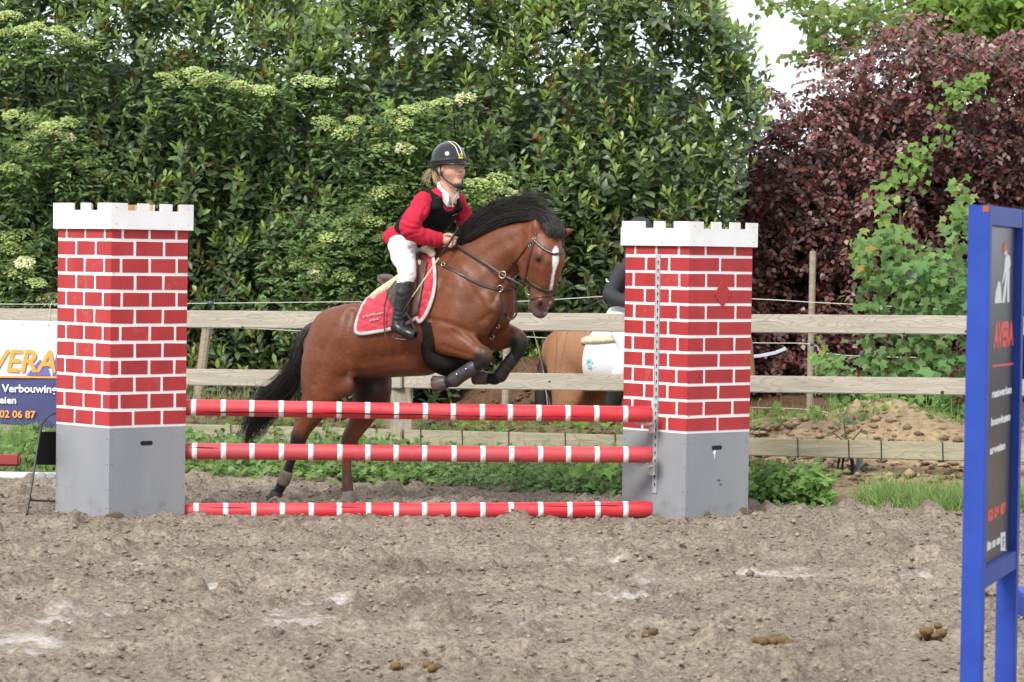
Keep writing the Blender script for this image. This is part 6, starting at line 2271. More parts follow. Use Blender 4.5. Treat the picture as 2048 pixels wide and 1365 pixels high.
def laurel(x0, x1, topf, n, label, seed):
    mid = (x0 + x1) / 2
    root = thing('laurel_hedge', label, 'hedge', (mid, 26.2, .3))
    # stems
    for k in range(max(4, int((x1 - x0) * 1.3))):
        xx = x0 + (k + .5) * (x1 - x0) / max(4, int((x1 - x0) * 1.3))
        tz = float(topf(xx))
        pts = [(xx, 26.3, .1), (xx + rng.uniform(-.1, .1), 26.35, tz * .4), (xx + rng.uniform(-.3, .3), 26.3, tz * .75), (xx + rng.uniform(-.4, .4), 26.2, tz - .25)]
        MB().tube([Vector(p) for p in crom(pts, 4)], list(np.linspace(.055, .012, 13)), 7).build('trunk', M_BARK, root, smooth=True, world=True)
    # solid core, coloured dark in place of the hedge's shaded inside
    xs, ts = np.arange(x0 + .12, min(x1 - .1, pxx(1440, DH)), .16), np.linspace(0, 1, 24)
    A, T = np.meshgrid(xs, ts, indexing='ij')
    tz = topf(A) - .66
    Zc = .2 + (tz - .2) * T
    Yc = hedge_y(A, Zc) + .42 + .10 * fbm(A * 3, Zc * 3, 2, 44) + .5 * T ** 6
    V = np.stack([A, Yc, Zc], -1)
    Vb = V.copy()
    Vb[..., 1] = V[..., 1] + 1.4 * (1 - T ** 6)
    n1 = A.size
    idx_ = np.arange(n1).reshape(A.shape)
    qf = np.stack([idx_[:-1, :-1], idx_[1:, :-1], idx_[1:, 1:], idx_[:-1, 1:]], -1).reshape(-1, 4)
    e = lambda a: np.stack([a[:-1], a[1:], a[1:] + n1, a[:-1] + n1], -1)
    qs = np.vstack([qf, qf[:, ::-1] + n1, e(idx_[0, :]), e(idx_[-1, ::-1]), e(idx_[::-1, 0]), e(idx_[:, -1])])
    fmesh('shade_core', np.vstack([V.reshape(-1, 3), Vb.reshape(-1, 3)]), qs, pmat('inner_hedge', (.075, .090, .042), .95, (.035, .042, .022), scale=14, bump=.05, bscale=18), root, world=True)
    # shoots
    X_ = rng.uniform(x0, x1, n)
    top = topf(X_)
    u = rng.random(n)
    Z_ = .18 + (top - .18) * u
    edge_ = rng.random(n) < .14
    Z_ = np.where(edge_, top - rng.uniform(-.12, .5, n), Z_)
    dep = rng.random(n) ** 1.6 * .5
    Y_ = hedge_y(X_, Z_) + dep + np.clip((Z_ - top + .35) / .35, 0, 1) * rng.uniform(0, .7, n)
    lim = pxx(1468, DH) + np.clip((Z_ - 2.1) / .9, 0, 1) * .27 + .06 * fbm(Z_ * 3, Z_ * 0 + 1.5, 2, 7)
    k_ = X_ < lim
    X_, Y_, Z_, top = X_[k_], Y_[k_], Z_[k_], top[k_]
    n = len(X_)
    base = np.stack([X_, Y_, Z_], 1)
    S = np.stack([rng.normal(0, .28, n), -.42 + rng.normal(0, .25, n), .85 + rng.normal(0, .18, n)], 1)
    S /= np.linalg.norm(S, axis=1)[:, None]
    SL_ = rng.uniform(.17, .34, n)
    nl = 12
    t = (np.arange(nl) + .5) / nl
    ang = np.arange(nl) * 2.4
    A1 = np.cross(S, [0.3, 1, .1])
    A1 /= np.linalg.norm(A1, axis=1)[:, None]
    A2 = np.cross(S, A1)
    ph = rng.uniform(0, 6.28, n)
    R = A1[:, None] * np.cos(ang + ph[:, None])[..., None] + A2[:, None] * np.sin(ang + ph[:, None])[..., None]
    open_ = (1.15 - .80 * t)[None, :, None] * (1 + rng.uniform(-.25, .25, (n, nl, 1)))
    D = S[:, None] * np.cos(open_) + R * np.sin(open_)
    D[..., 2] -= (.30 * (1 - t))[None]
    P = base[:, None] + S[:, None] * (t[None, :, None] * SL_[:, None, None]) + R * .006
    Nn = S[:, None] * np.sin(open_) - R * np.cos(open_)
    Nn = Nn + rng.normal(0, .25, Nn.shape)
    size = rng.uniform(.8, 1.2, (n, 1)) * (1.06 - .40 * t[None]) * rng.uniform(.8, 1.15, (n, nl))
    L = .108 * size
    W = .0215 * size * rng.uniform(.85, 1.15, (n, nl))
    fresh = np.clip(rng.random(n) * 1.15 - .32 + .22 * fbm(X_ * .9, Z_ * .9, 2, 71) + .10 * (Z_ - 1.5), 0, 1)
    fr = np.clip((t[None] - .42) * 2.6, 0, 1) * (fresh > .12)[:, None] * np.clip(.45 + fresh[:, None], 0, 1)
    tone = (1 + .28 * fbm(X_ * 1.3, Z_ * 1.3, 3, 81))[:, None, None]
    old = np.array([.135, .188, .090]) * tone
    young = np.array([.28, .39, .085])
    C = old * (1 - fr[..., None]) + young * fr[..., None]
    C = C * (1 + rng.uniform(-.28, .28, (n, nl, 1))) * (1 + rng.uniform(-.08, .08, (n, nl, 3)))
    odd = rng.random((n, nl)) < .006
    C[odd] = np.array([.30, .12, .03])
    f2 = lambda a: a.reshape(-1, a.shape[-1])
    P, D, Nn, C = f2(P), f2(D), f2(Nn), f2(np.clip(C, 0, 1))
    L, W = L.ravel(), W.ravel()
    sc_px = -(P[:, 1] - hedge_y(P[:, 0], P[:, 2])) + .8 * L + rng.uniform(0, .12, len(L))
    foliage('foliage', P, D, Nn, L, W, C, 'oblong', M_LAUREL, root, .22, .16, nparts=150, pick=np.argsort(-sc_px))
    # old brown flower spikes standing on some shoots
    k = np.where(rng.random(n) < .19 * (1 + 1.2 * fbm(X_ * 1.1, Z_ * 1.1, 2, 95)))[0]
    m = 9
    Pb = np.repeat(base[k] + S[k] * SL_[k][:, None] * .7, m, 0) + rng.normal(0, .012, (len(k) * m, 3))
    Db = np.repeat(S[k], m, 0) * .6 + np.array([0, -.1, .7]) + rng.normal(0, .22, (len(k) * m, 3))
    foliage('flower_spikes', Pb, Db, vecs(len(Pb)), rng.uniform(.06, .12, len(Pb)), rng.uniform(.005, .009, len(Pb)), jitter_cols((.19, .115, .06), len(Pb), .35, .1), 'oval', M_SOFT, root, .3, .05)
    return root
DH = 25.6
tpx = np.array([-900, 0, 470, 560, 598, 640, 690, 900, 1010, 1050, 1100, 1300, 1380, 1440, 1490, 1530, 1570, 1600])
tz_ = np.array([3.75, 3.72, 3.72, 3.55, 3.10, 3.2, 3.72, 3.8, 3.55, 3.45, 3.75, 3.72, 3.6, 3.25, 2.92, 2.65, 2.4, 1.9])
topz = lambda x: np.interp(np.asarray(x) * FPX / DH + 1024, tpx, tz_) + .10 * fbm(np.asarray(x) * 2.2, np.asarray(x) * 0 + 3.3, 2, 13)
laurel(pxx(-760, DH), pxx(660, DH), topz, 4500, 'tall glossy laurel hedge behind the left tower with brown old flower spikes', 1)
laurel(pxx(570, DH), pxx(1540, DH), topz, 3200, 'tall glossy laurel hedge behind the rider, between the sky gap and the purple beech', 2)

# ---- elder bushes in front of the hedge
M_UMB = leafmat('elder_flower', .8, .3, .2)
def elder(umbels, Yd, spread, nleaf, label, stems):
    c = at(sum(u[0] for u in umbels) / len(umbels), 820, Yd)
    root = thing('elder_bush', label, 'bush', (c.x, c.y, .2), 0, 'elder bushes growing against the hedge')
    heads = []
    for (px, py, white) in umbels:
        p = at(px, py, Yd + random.uniform(-.15, .2))
        heads.append(p)
        n = 210
        r = random.uniform(.07, .11)
        rr = np.sqrt(rng.random(n)) * r
        th = rng.uniform(0, 6.28, n)
        up = Vector((random.uniform(-.25, .25), -.50 + random.uniform(-.25, .25), 1)).normalized()
        a = up.cross(Vector((1, 0, 0))).normalized()
        b = up.cross(a)
        q = np.array([list(p)]) + np.outer(rr * np.cos(th), a) + np.outer(rr * np.sin(th), b) - np.outer((rr / r) ** 2 * r * .35, up) + rng.normal(0, .003, (n, 3))
        D = vecs(n, (1, 1, .25))
        base = (.78, .75, .56) if white else (.52, .58, .27)
        V, Fs, m = leaves(q, D, np.tile(np.array(up), (n, 1)) + rng.normal(0, .25, (n, 3)), rng.uniform(.016, .028, n), rng.uniform(.008, .013, n), 'oval', .1, .1)
        fmesh('flower_head', V, Fs, M_UMB, root, cols=np.repeat(jitter_cols(base, n, .22, .06), m, 0), world=True)
    # leaves round and under the heads: leaflets in opposite pairs
    H = np.array([list(h) for h in heads])
    k = rng.integers(0, len(H), nleaf)
    B = H[k] + rng.normal(0, 1, (nleaf, 3)) * np.array([spread, .14, spread * .85]) + np.array([0, .10, -.16])
    D0 = vecs(nleaf, (1, .5, .5)) + np.array([0, -.25, -.1])
    D0 /= np.linalg.norm(D0, axis=1)[:, None]
    side = np.cross(D0, [0, 0, 1.])
    side /= np.linalg.norm(side, axis=1)[:, None] + 1e-9
    Ps, Ds = [], []
    for (t, s_, o) in ((.03, 1, .75), (.03, -1, .75), (.075, 1, .6), (.075, -1, .6), (.115, 0, 1)):
        Ps.append(B + D0 * t)
        Ds.append(D0 * o + side * s_)
    P, D = np.vstack(Ps), np.vstack(Ds)
    nn = len(P)
    C = jitter_cols((.15, .23, .09), nn, .35, .1)
    foliage('foliage', P, D, np.tile([0, -.35, 1.], (nn, 1)) + rng.normal(0, .3, (nn, 3)), rng.uniform(.045, .075, nn), rng.uniform(.011, .017, nn), C, 'oval', M_SOFT, root, .2, .15)
    for (px, py) in stems:
        g = at(px, 830, Yd + 1.3)
        MB().tube([Vector(p) for p in crom([(g.x, g.y, .05), tuple(at(px + random.uniform(-30, 30), (830 + py) / 2, Yd + 1.1)), tuple(at(px + random.uniform(-20, 20), py, Yd + .15))], 5)], list(np.linspace(.02, .006, 11)), 6).build('stem', M_BARK, root, smooth=True, world=True)
U = lambda s, w=(): [(x, y, (x, y) in w) for x, y in s]
elder(U([(720, 425), (690, 440), (745, 436), (655, 470), (700, 470), (640, 492), (690, 502), (648, 520), (722, 500), (632, 545), (690, 545), (760, 378), (740, 402), (800, 380), (790, 362), (655, 560), (605, 520), (760, 470), (700, 590)],
         {(720, 425), (700, 470), (632, 545), (690, 502)}), 25.05, .22, 1050, 'elder bush with pale flat flower heads left of the rider', [(690, 480), (740, 440), (640, 520)])
elder(U([(960, 362), (992, 368), (1018, 378), (940, 382), (985, 396), (1000, 352), (925, 360), (1010, 410), (960, 410)], {(1018, 378)}), 25.1, .18, 300, 'elder bush with greenish flower heads right of the rider above the mane', [(970, 400), (1000, 390)])
elder(U([(20, 225), (60, 232), (95, 245), (130, 268), (40, 290), (60, 315), (100, 250), (110, 300), (20, 330), (140, 240), (75, 262), (200, 345), (20, 490), (50, 520), (75, 560), (40, 535), (98, 592), (10, 470), (170, 322), (-40, 300), (-60, 520)],
         {(130, 268), (75, 262), (98, 592), (50, 520)}), 25.0, .22, 700, 'elder bush with creamy flower heads at the left edge above the banner', [(30, 300), (60, 520), (100, 280)])
elder(U([(330, 148), (360, 138), (392, 140), (420, 150), (450, 156), (472, 166), (505, 172), (400, 160), (345, 160), (530, 175)], {(505, 172)}), 25.05, .13, 230, 'elder branch with a flat row of green flower heads high in the left hedge', [(390, 170), (460, 180)])
elder(U([(20, 25), (50, 55), (75, 48), (120, 55), (140, 72), (172, 82), (10, 60), (-40, 40)], {(-40, 40)}), 25.0, .13, 200, 'elder branch with flower heads in the top left corner', [(60, 80), (130, 90)])
elder(U([(710, 235), (752, 250), (800, 240), (820, 215), (846, 206), (930, 190), (882, 200), (780, 222), (692, 258), (650, 240), (760, 290), (810, 292), (610, 155), (650, 160)], {(930, 190), (810, 292)}), 25.0, .15, 330,
      'elder branches with scattered flower heads above the helmet of the rider', [(740, 260), (850, 230), (900, 210)])

# ---- copper beech on the right
BD_ = 26.3
bpx = np.array([1420, 1445, 1470, 1500, 1530, 1590, 1640, 1690, 1740, 1790, 1830, 1870, 1910, 1960, 2010, 2048, 2300, 2600])
bpy_ = np.array([520, 420, 310, 255, 225, 235, 185, 150, 95, 90, 60, 115, 85, 130, 95, 115, 60, 40])
beech = thing('copper_beech', 'dark purple copper beech tree filling the right side behind the fence', 'tree', (pxx(1900, BD_), BD_ + .8, .3))
def beech_y(x, z):
    return BD_ + .45 * fbm(x * .8, z * .8, 3, 121) + .18 * fbm(x * 2.3, z * 2.3, 2, 131)
def beech_top(x):
    px = x * FPX / BD_ + 1024
    y = np.interp(px, bpx, bpy_)
    return 1.5 + (510 + .015 * (px - 1024) - y) * BD_ / FPX
pts = [(pxx(1900, 27), 27.2, .0), (pxx(1895, 27), 27.2, 1.2), (pxx(1880, 27), 27.15, 2.4), (pxx(1850, 27), 27.1, 3.4)]
MB().tube([Vector(p) for p in crom(pts, 4)], list(np.linspace(.13, .03, 13)), 9).build('trunk', M_BARK, beech, smooth=True, world=True)
for (x1, z1, z0) in ((1600, 2.4, 1.0), (1700, 3.0, 1.3), (2060, 2.8, 1.2), (2200, 2.2, .9), (1560, 1.5, .7), (1980, 3.3, 1.8)):
    a, b = Vector((pxx(1895, 27), 27.2, z0)), Vector((pxx(x1, 26.6), 26.6, z1))
    MB().tube([a, a.lerp(b, .4) + Vector((0, 0, .15)), a.lerp(b, .75) + Vector((0, 0, .1)), b], [.06, .045, .03, .012], 7).build('branch', M_BARK, beech, smooth=True, world=True)
n = 4900
X_ = rng.uniform(pxx(1425, BD_), pxx(2350, BD_), n)
top = beech_top(X_)
Z_ = .25 + (top - .25) * rng.random(n)
Z_ = np.where(rng.random(n) < .10, top - rng.uniform(-.22, .25, n), Z_)
left = (X_ - pxx(1430, BD_)) < rng.uniform(0, .25, n) * (Z_ < 1.6)
keep = ~(left & (rng.random(n) < .4))
X_, Z_, top = X_[keep], Z_[keep], top[keep]
n = len(X_)
Y_ = beech_y(X_, Z_) + rng.random(n) ** 1.5 * .7
Ds = np.stack([rng.normal(0, .7, n), -.55 + rng.normal(0, .35, n), -.22 + rng.normal(0, .32, n)], 1)
Ds /= np.linalg.norm(Ds, axis=1)[:, None]
up_s = np.cross(np.cross(Ds, [0, 0, 1.]), Ds) + rng.normal(0, .25, (n, 3))
up_s /= np.linalg.norm(up_s, axis=1)[:, None]
sd_ = np.cross(Ds, up_s)
nl = 11
Pl, Dl, Nl = [], [], []
for j in range(nl):
    t = (j + 1) / nl
    s_ = 1 if j % 2 else -1
    Pl.append(np.stack([X_, Y_, Z_], 1) + Ds * (t * .26) - np.array([0, 0, .05]) * t ** 2)
    Dl.append(Ds * .55 + sd_ * s_ * (1.0 if j < nl - 1 else .1) + np.array([0, 0, -.35]))
    Nl.append(up_s)
P, D, Nn = np.vstack(Pl), np.vstack(Dl), np.vstack(Nl) + rng.normal(0, .45, (n * nl, 3))
tone = np.tile(fbm(X_ * 1.1, Z_ * 1.1, 3, 151), nl)
near_top = np.tile(np.clip((Z_ - top + 1.0), 0, 1), nl)
C = np.where((rng.random(n * nl) < .22 + .2 * near_top)[:, None], np.array([.185, .050, .045]), np.array([.12, .058, .055]))  # reddish leaves more frequent towards the top
C = np.where((rng.random(n * nl) < .18)[:, None], np.array([.23, .14, .115]), C)
C = C * (1 + .35 * tone)[:, None] * (1 + rng.uniform(-.3, .3, (n * nl, 1)))
foliage('foliage', P, D, Nn, rng.uniform(.045, .074, len(P)), rng.uniform(.016, .025, len(P)), np.clip(C, .004, 1), 'oval', M_BEECH, beech, .15, .12, nparts=150)
xs, ts = np.arange(pxx(1500, BD_), pxx(2340, BD_), .16), np.linspace(0, 1, 22)  # solid crown core, its dark colour replacing the shade between the leaves
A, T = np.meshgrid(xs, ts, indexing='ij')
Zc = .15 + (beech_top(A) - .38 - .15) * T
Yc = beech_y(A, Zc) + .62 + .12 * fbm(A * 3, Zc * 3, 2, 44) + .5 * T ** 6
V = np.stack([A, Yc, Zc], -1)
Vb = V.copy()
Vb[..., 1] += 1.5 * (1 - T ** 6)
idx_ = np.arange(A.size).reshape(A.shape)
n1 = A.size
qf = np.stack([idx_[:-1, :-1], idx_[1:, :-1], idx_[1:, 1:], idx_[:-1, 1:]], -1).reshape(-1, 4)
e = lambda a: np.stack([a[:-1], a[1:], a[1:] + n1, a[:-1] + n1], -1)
fmesh('shade_core', np.vstack([V.reshape(-1, 3), Vb.reshape(-1, 3)]), np.vstack([qf, qf[:, ::-1] + n1, e(idx_[0, :]), e(idx_[-1, ::-1]), e(idx_[::-1, 0]), e(idx_[:, -1])]),
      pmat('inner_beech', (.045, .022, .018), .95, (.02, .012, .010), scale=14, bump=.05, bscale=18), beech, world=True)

# ---- light green climber on the beech
vine = thing('climbing_vine', 'light green climbing vine with round leaves hanging on the purple beech', 'vine', (pxx(1830, 25.9), 25.9, .3))
vl = [[(1965, 160), (1925, 172), (1900, 195), (1895, 225)], [(1888, 255), (1882, 290)], [(1838, 300), (1825, 318), (1815, 330)], [(1800, 350), (1775, 360), (1770, 385), (1762, 415)], [(1838, 345), (1828, 362)]]
Pv = []
for seg in vl:
    R = crom(seg, 12)
    MB().tube([at(x, y, 25.85) for x, y in R], .006, 5).build('stem', M_TWIG, vine, world=True)
    for x, y in R:
        for _ in range(random.choice((0, 0, 0, 1, 2, 5))):
            Pv.append(tuple(at(x + random.gauss(0, 15), y + random.gauss(0, 14), 25.72 + random.uniform(-.1, .12))))
g0, g1 = at(1800, 420, 25.85), at(1790, 860, 25.9)
MB().tube([g0, g0.lerp(g1, .5) + Vector((.05, 0, 0)), g1], .008, 5).build('stem', M_TWIG, vine, world=True)
P = np.array(Pv)
n = len(P)
foliage('foliage', P, np.stack([rng.normal(0, .6, n), np.full(n, -.3), -.6 + rng.normal(0, .3, n)], 1), np.tile([0, -1., .5], (n, 1)) + rng.normal(0, .35, (n, 3)), rng.uniform(.05, .075, n), rng.uniform(.02, .032, n),
        jitter_cols((.15, .245, .055), n, .25, .08), 'oval', M_SOFT, vine, .1, .12, nparts=160)

# ---- young field maple behind the fence
MY = 21.75
maple = thing('maple_shrub', 'young green maple shrub growing behind the fence left of the blue sign', 'shrub', tuple(at(1830, 900, MY)))
stems = [[(1830, 930), (1818, 760), (1800, 600), (1785, 500), (1778, 430)], [(1850, 930), (1875, 760), (1900, 600), (1915, 480), (1922, 372)], [(1820, 930), (1790, 790), (1745, 690), (1735, 560), (1730, 485)],
         [(1840, 930), (1850, 780), (1860, 640), (1862, 560), (1850, 500)], [(1860, 930), (1910, 830), (1950, 740), (1970, 640), (1985, 560)], [(1815, 930), (1760, 830), (1700, 775), (1660, 745), (1645, 720)]]
Pm, Tm = [], []
for i, st in enumerate(stems):
    R = crom(st, 10)
    P3 = [at(x, y, MY + .12 * math.sin(i * 2.1) + .1 * k / len(R)) for k, (x, y) in enumerate(R)]
    MB().tube(P3, list(np.linspace(.013, .003, len(R))), 6).build('stem', M_TWIG, maple, smooth=True, world=True)
    for k in range(6, len(R)):
        f = k / len(R)
        wdt = (25 if i < 5 else 20) * (1.2 - .75 * f)
        for _ in range(int(6 + 7 * (1 - f))):
            x, y = R[k]
            Pm.append(tuple(at(x + random.gauss(0, wdt), y + random.gauss(0, 18), MY + random.gauss(0, .16))))
            Tm.append(f)
P = np.array(Pm)
Tm = np.array(Tm)
n = len(P)
tip = np.clip((Tm - .72) / .25, 0, 1) * (rng.random(n) < .7)
C = jitter_cols((.12, .215, .07), n, .3, .08) * (1 - tip[:, None]) + jitter_cols((.24, .32, .085), n, .2, .1) * tip[:, None]
C[rng.random(n) < .015] = (.35, .2, .05)
foliage('foliage', P, np.stack([rng.normal(0, .7, n), -.25 + rng.normal(0, .3, n), -.35 + rng.normal(0, .4, n)], 1), np.stack([rng.normal(0, .4, n), -.75 + rng.normal(0, .3, n), .8 + rng.normal(0, .3, n)], 1),
        rng.uniform(.05, .085, n), rng.uniform(.026, .042, n), C, 'maple', M_SOFT, maple, .15, .2, nparts=220)

# ---- taller trees behind the hedge
def far_tree(name, label, Yd, trunk, limbs, tufts, leafc, nper, sz, cat='tree'):
    b = at(trunk[0][0], 800, Yd)
    root = thing(name, label, cat, (b.x, Yd, 0))
    P0 = [at(x, y, Yd) for x, y in trunk]
    P0 = [Vector((P0[0].x, Yd, -.4))] + P0
    MB().tube([Vector(p) for p in crom([tuple(p) for p in P0], 4)], list(np.linspace(.22, .04, 4 * (len(P0) - 1) + 1)), 9).build('trunk', M_BARK, root, smooth=True, world=True)
    for l in limbs:
        R = crom(l, 5)
        MB().tube([at(x, y, Yd - .2) for x, y in R], list(np.linspace(.018, .005, len(R))), 6).build('limb', M_BARK, root, smooth=True, world=True)
    B = []
    for (x, y, rx, ry, k) in tufts:
        for _ in range(int(k * nper)):
            B.append(tuple(at(x + random.gauss(0, rx * .5), y + random.gauss(0, ry * .5), Yd + random.gauss(0, .5))))
    B = np.array(B)
    m = 6
    P = np.repeat(B, m, 0) + rng.normal(0, .05, (len(B) * m, 3))
    n = len(P)
    foliage('crown', P, np.stack([rng.normal(0, .8, n), rng.normal(0, .5, n), -.5 + rng.normal(0, .45, n)], 1), np.stack([rng.normal(0, .5, n), -.4 + rng.normal(0, .5, n), .8 + rng.normal(0, .4, n)], 1),
            rng.uniform(.7, 1.2, n) * sz, rng.uniform(.7, 1.2, n) * sz * .42, jitter_cols(leafc, n, .35, .12), 'oval', M_SOFT, root, .15, .15)
    return root
far_tree('sycamore_tree', 'sycamore tree with light green leaves hanging over the sky gap', 31.0, [(2150, 500), (2120, 150), (2080, -150)],
         [[(2100, -60), (1900, -25), (1760, 25), (1660, 20), (1540, 5)], [(2090, -60), (1850, -30), (1700, 30), (1640, 70)], [(1760, 35), (1700, 90), (1640, 110), (1595, 118)], [(1720, 30), (1690, 70), (1665, 105)]],
         [(1545, 5, 26, 10, .5), (1590, 0, 30, 12, .6), (1640, 20, 30, 22, 1.2), (1700, 25, 50, 28, 2.0), (1760, 25, 50, 32, 2.0), (1640, 75, 30, 18, 1.0), (1690, 70, 36, 26, 1.4), (1665, 110, 30, 12, .6), (1600, 118, 18, 8, .35), (1740, 80, 50, 30, 1.2), (1620, 45, 14, 10, .4)],
         (.15, .21, .06), 15, .09)
far_tree('lime_tree', 'dense yellow green tree behind the purple beech in the top right corner', 33.0, [(2000, 500), (1990, 200), (1980, -100)],
         [[(1985, 60), (1900, 40), (1820, 10)], [(1985, 120), (1920, 110), (1850, 90)], [(1990, 30), (2060, 10), (2120, -20)]],
         [(1870, 20, 60, 50, 3.5), (1950, 40, 110, 70, 6), (2040, 40, 100, 90, 6), (1920, 110, 100, 60, 4), (2010, 120, 80, 70, 4), (1850, 70, 50, 40, 2.5), (2130, 60, 100, 120, 6), (1980, 0, 100, 40, 5)],
         (.15, .23, .045), 32, .10)
far_tree('ash_tree', 'sparse dark tree showing against the sky in the gap of the hedge', 33.0, [(770, 500), (762, 100), (755, -120)],
         [[(765, 40), (700, 10), (620, 20), (560, 60)], [(760, 90), (690, 70), (630, 60), (590, 80)], [(765, 0), (660, -20), (560, -10), (480, 0)], [(620, 20), (600, 50), (585, 95)]],
         [(560, 5, 50, 12, 1.2), (610, 8, 40, 14, 1.2), (540, 30, 24, 10, .5), (640, 30, 30, 14, .6), (600, 60, 30, 12, .35), (580, 90, 20, 10, .25), (500, 2, 40, 8, .6), (690, 20, 40, 20, .8), (660, 70, 24, 14, .3)],
         (.045, .085, .03), 22, .085)

# ---- bare twiggy sapling in front of the second horse
tw_ = thing('bare_sapling', 'thin leafless twigs behind the fence in front of the brown horse', 'sapling', tuple(at(1100, 850, 21.9)))
for pts in ([(1100, 850), (1086, 740), (1068, 668), (1060, 640)], [(1086, 740), (1076, 690), (1072, 678)], [(1104, 850), (1108, 760), (1114, 690), (1112, 655)], [(1100, 850), (1098, 800), (1068, 730), (1050, 715)], [(1108, 850), (1120, 740), (1136, 660)], [(1068, 760), (1044, 722), (1040, 716)]):
    R = crom(pts, 4)
    MB().tube([at(x, y, 21.9) for x, y in R], list(np.linspace(.0045, .0018, len(R))), 5).build('twig', pmat('pale_twig', (.33, .26, .22), .9) if pts[0][0] == 1100 and pts[1][0] == 1086 else M_TWIG, tw_, world=True)

# ---- weeds and grass along the verge and bank
def ground_pts(n, x0, x1, d0, d1):
    x = rng.uniform(x0, x1, n)
    d = rng.uniform(d0, d1, n)
    y = edge_y(x) + d
    return np.stack([x, y, bank_h(x, y)], 1), d
def weeds(name, P, hgt, L, cols, kind, label, cat, tuft=5, flat=.6):
    n = len(P)
    B = np.repeat(P, tuft, 0)
    m = len(B)
    h = np.repeat(hgt, tuft) * rng.uniform(.15, 1, m)
    off = rng.normal(0, .045, (m, 2))
    B = B + np.stack([off[:, 0], off[:, 1], h], 1)
    D = np.stack([rng.normal(0, .8, m), -.35 + rng.normal(0, .6, m), rng.normal(.05, .4, m)], 1)
    N = np.stack([rng.normal(0, .4, m), -.6 + rng.normal(0, .35, m), .8 + rng.normal(0, .3, m)], 1)
    l = L * rng.uniform(.6, 1.25, m)
    V, Fs, k = leaves(B, D, N, l, l * rng.uniform(.3, .45, m), kind, .2, .25)
    o = stuff(fmesh(name, V, Fs, M_SOFT, cols=np.repeat(jitter_cols(cols, m, .35, .1), k, 0)))
    return tag(o, label, cat)
Pw, d = ground_pts(900, -3.4, -.55, .12, 1.15)
weeds('broad_weeds', Pw, .06 + .13 * rng.random(len(Pw)) * np.clip(d / .4, .4, 1), .062, (.15, .24, .075), 'maple', 'broad leaved green weeds along the sand behind the hind legs of the horse', 'weeds')
Pw, d = ground_pts(700, -.7, 1.25, .1, 1.1)
weeds('mixed_weeds', Pw, .05 + .13 * rng.random(len(Pw)) * np.clip(d / .5, .3, 1), .045, (.14, .21, .085), 'oval', 'low mixed weeds on the verge in front of the fence, right of centre', 'weeds', 8)
Pw, d = ground_pts(170, .3, 1.2, .2, .8)
weeds('dock_leaves', Pw, .05 + .12 * rng.random(len(Pw)), .085, (.17, .28, .065), 'maple', 'larger bright leaves among the verge weeds left of the right tower', 'weeds', 3)
Pw, d = ground_pts(200, 1.45, 1.86, .08, .36)
weeds('nettle_clump', Pw, .08 + .16 * rng.random(len(Pw)), .062, (.145, .25, .065), 'maple', 'leafy green weed clump at the foot of the right tower', 'weeds', 6)
Pw, d = ground_pts(240, -3.6, 1.2, 1.55, 2.3)
weeds('bank_weeds', Pw, .03 + .12 * rng.random(len(Pw)), .065, (.18, .28, .07), 'maple', 'scattered bright weeds on top of the soil bank behind the kick board', 'weeds', 4)
Pw, d = ground_pts(60, 1.6, 3.2, 1.9, 2.6)
weeds('mound_weeds', Pw, .03 + .12 * rng.random(len(Pw)), .06, (.15, .25, .06), 'oval', 'few small weeds on the tan soil heap behind the fence', 'weeds', 4)
def grass(name, P, H, lean, cols, label, per=9, w=.0032):
    B = np.repeat(P, per, 0)
    m = len(B)
    B = B + np.stack([rng.normal(0, .03, m), rng.normal(0, .03, m), np.full(m, -.01)], 1)
    D = np.stack([rng.normal(0, lean, m), rng.normal(-.1, lean, m), np.ones(m)], 1)
    V, Fs, k = leaves(B, D, np.stack([rng.normal(0, .5, m), -np.ones(m), rng.normal(0, .2, m)], 1), np.repeat(H, per) * rng.uniform(.5, 1.15, m), np.full(m, w) * rng.uniform(.7, 1.3, m), 'blade', .0, .3)
    o = stuff(fmesh(name, V, Fs, M_GRASS, cols=np.repeat(jitter_cols(cols, m, .3, .12), k, 0)))
    return tag(o, label, 'grass')
Pg, d = ground_pts(1500, -3.6, 1.3, .35, 1.5)
grass('verge_grass', Pg, .07 + .13 * rng.random(len(Pg)), .5, (.17, .25, .085), 'long green grass along the verge under the fence')
Pg, d = ground_pts(900, 2.12, 4.2, .12, .5)
k = Pg[:, 0] > 2.0 + .5 * rng.random(len(Pg)) * (d > .6)
grass('tall_grass', Pg[k], .08 + .15 * rng.random(k.sum()), .6, (.19, .27, .095), 'tall pale grass tuft below the fence on the right')
Pg, d = ground_pts(650, -5.2, -2.6, -.05, 1.7)
grass('banner_grass', Pg, .08 + .14 * rng.random(len(Pg)), .5, (.15, .27, .07), 'bright green grass under the banner on the left')
Pg, d = ground_pts(420, -3.6, -1.2, 1.7, 2.6)
grass('dry_grass', Pg, .10 + .22 * rng.random(len(Pg)), .35, (.30, .27, .15), 'dry straw coloured grass behind the fence near the tail of the horse', 5, .0025)
Pg, d = ground_pts(420, -1.0, 4.4, 1.9, 3.4)
grass('bank_grass', Pg, .08 + .14 * rng.random(len(Pg)), .5, (.16, .25, .07), 'thin grass on the soil bank behind the fence')
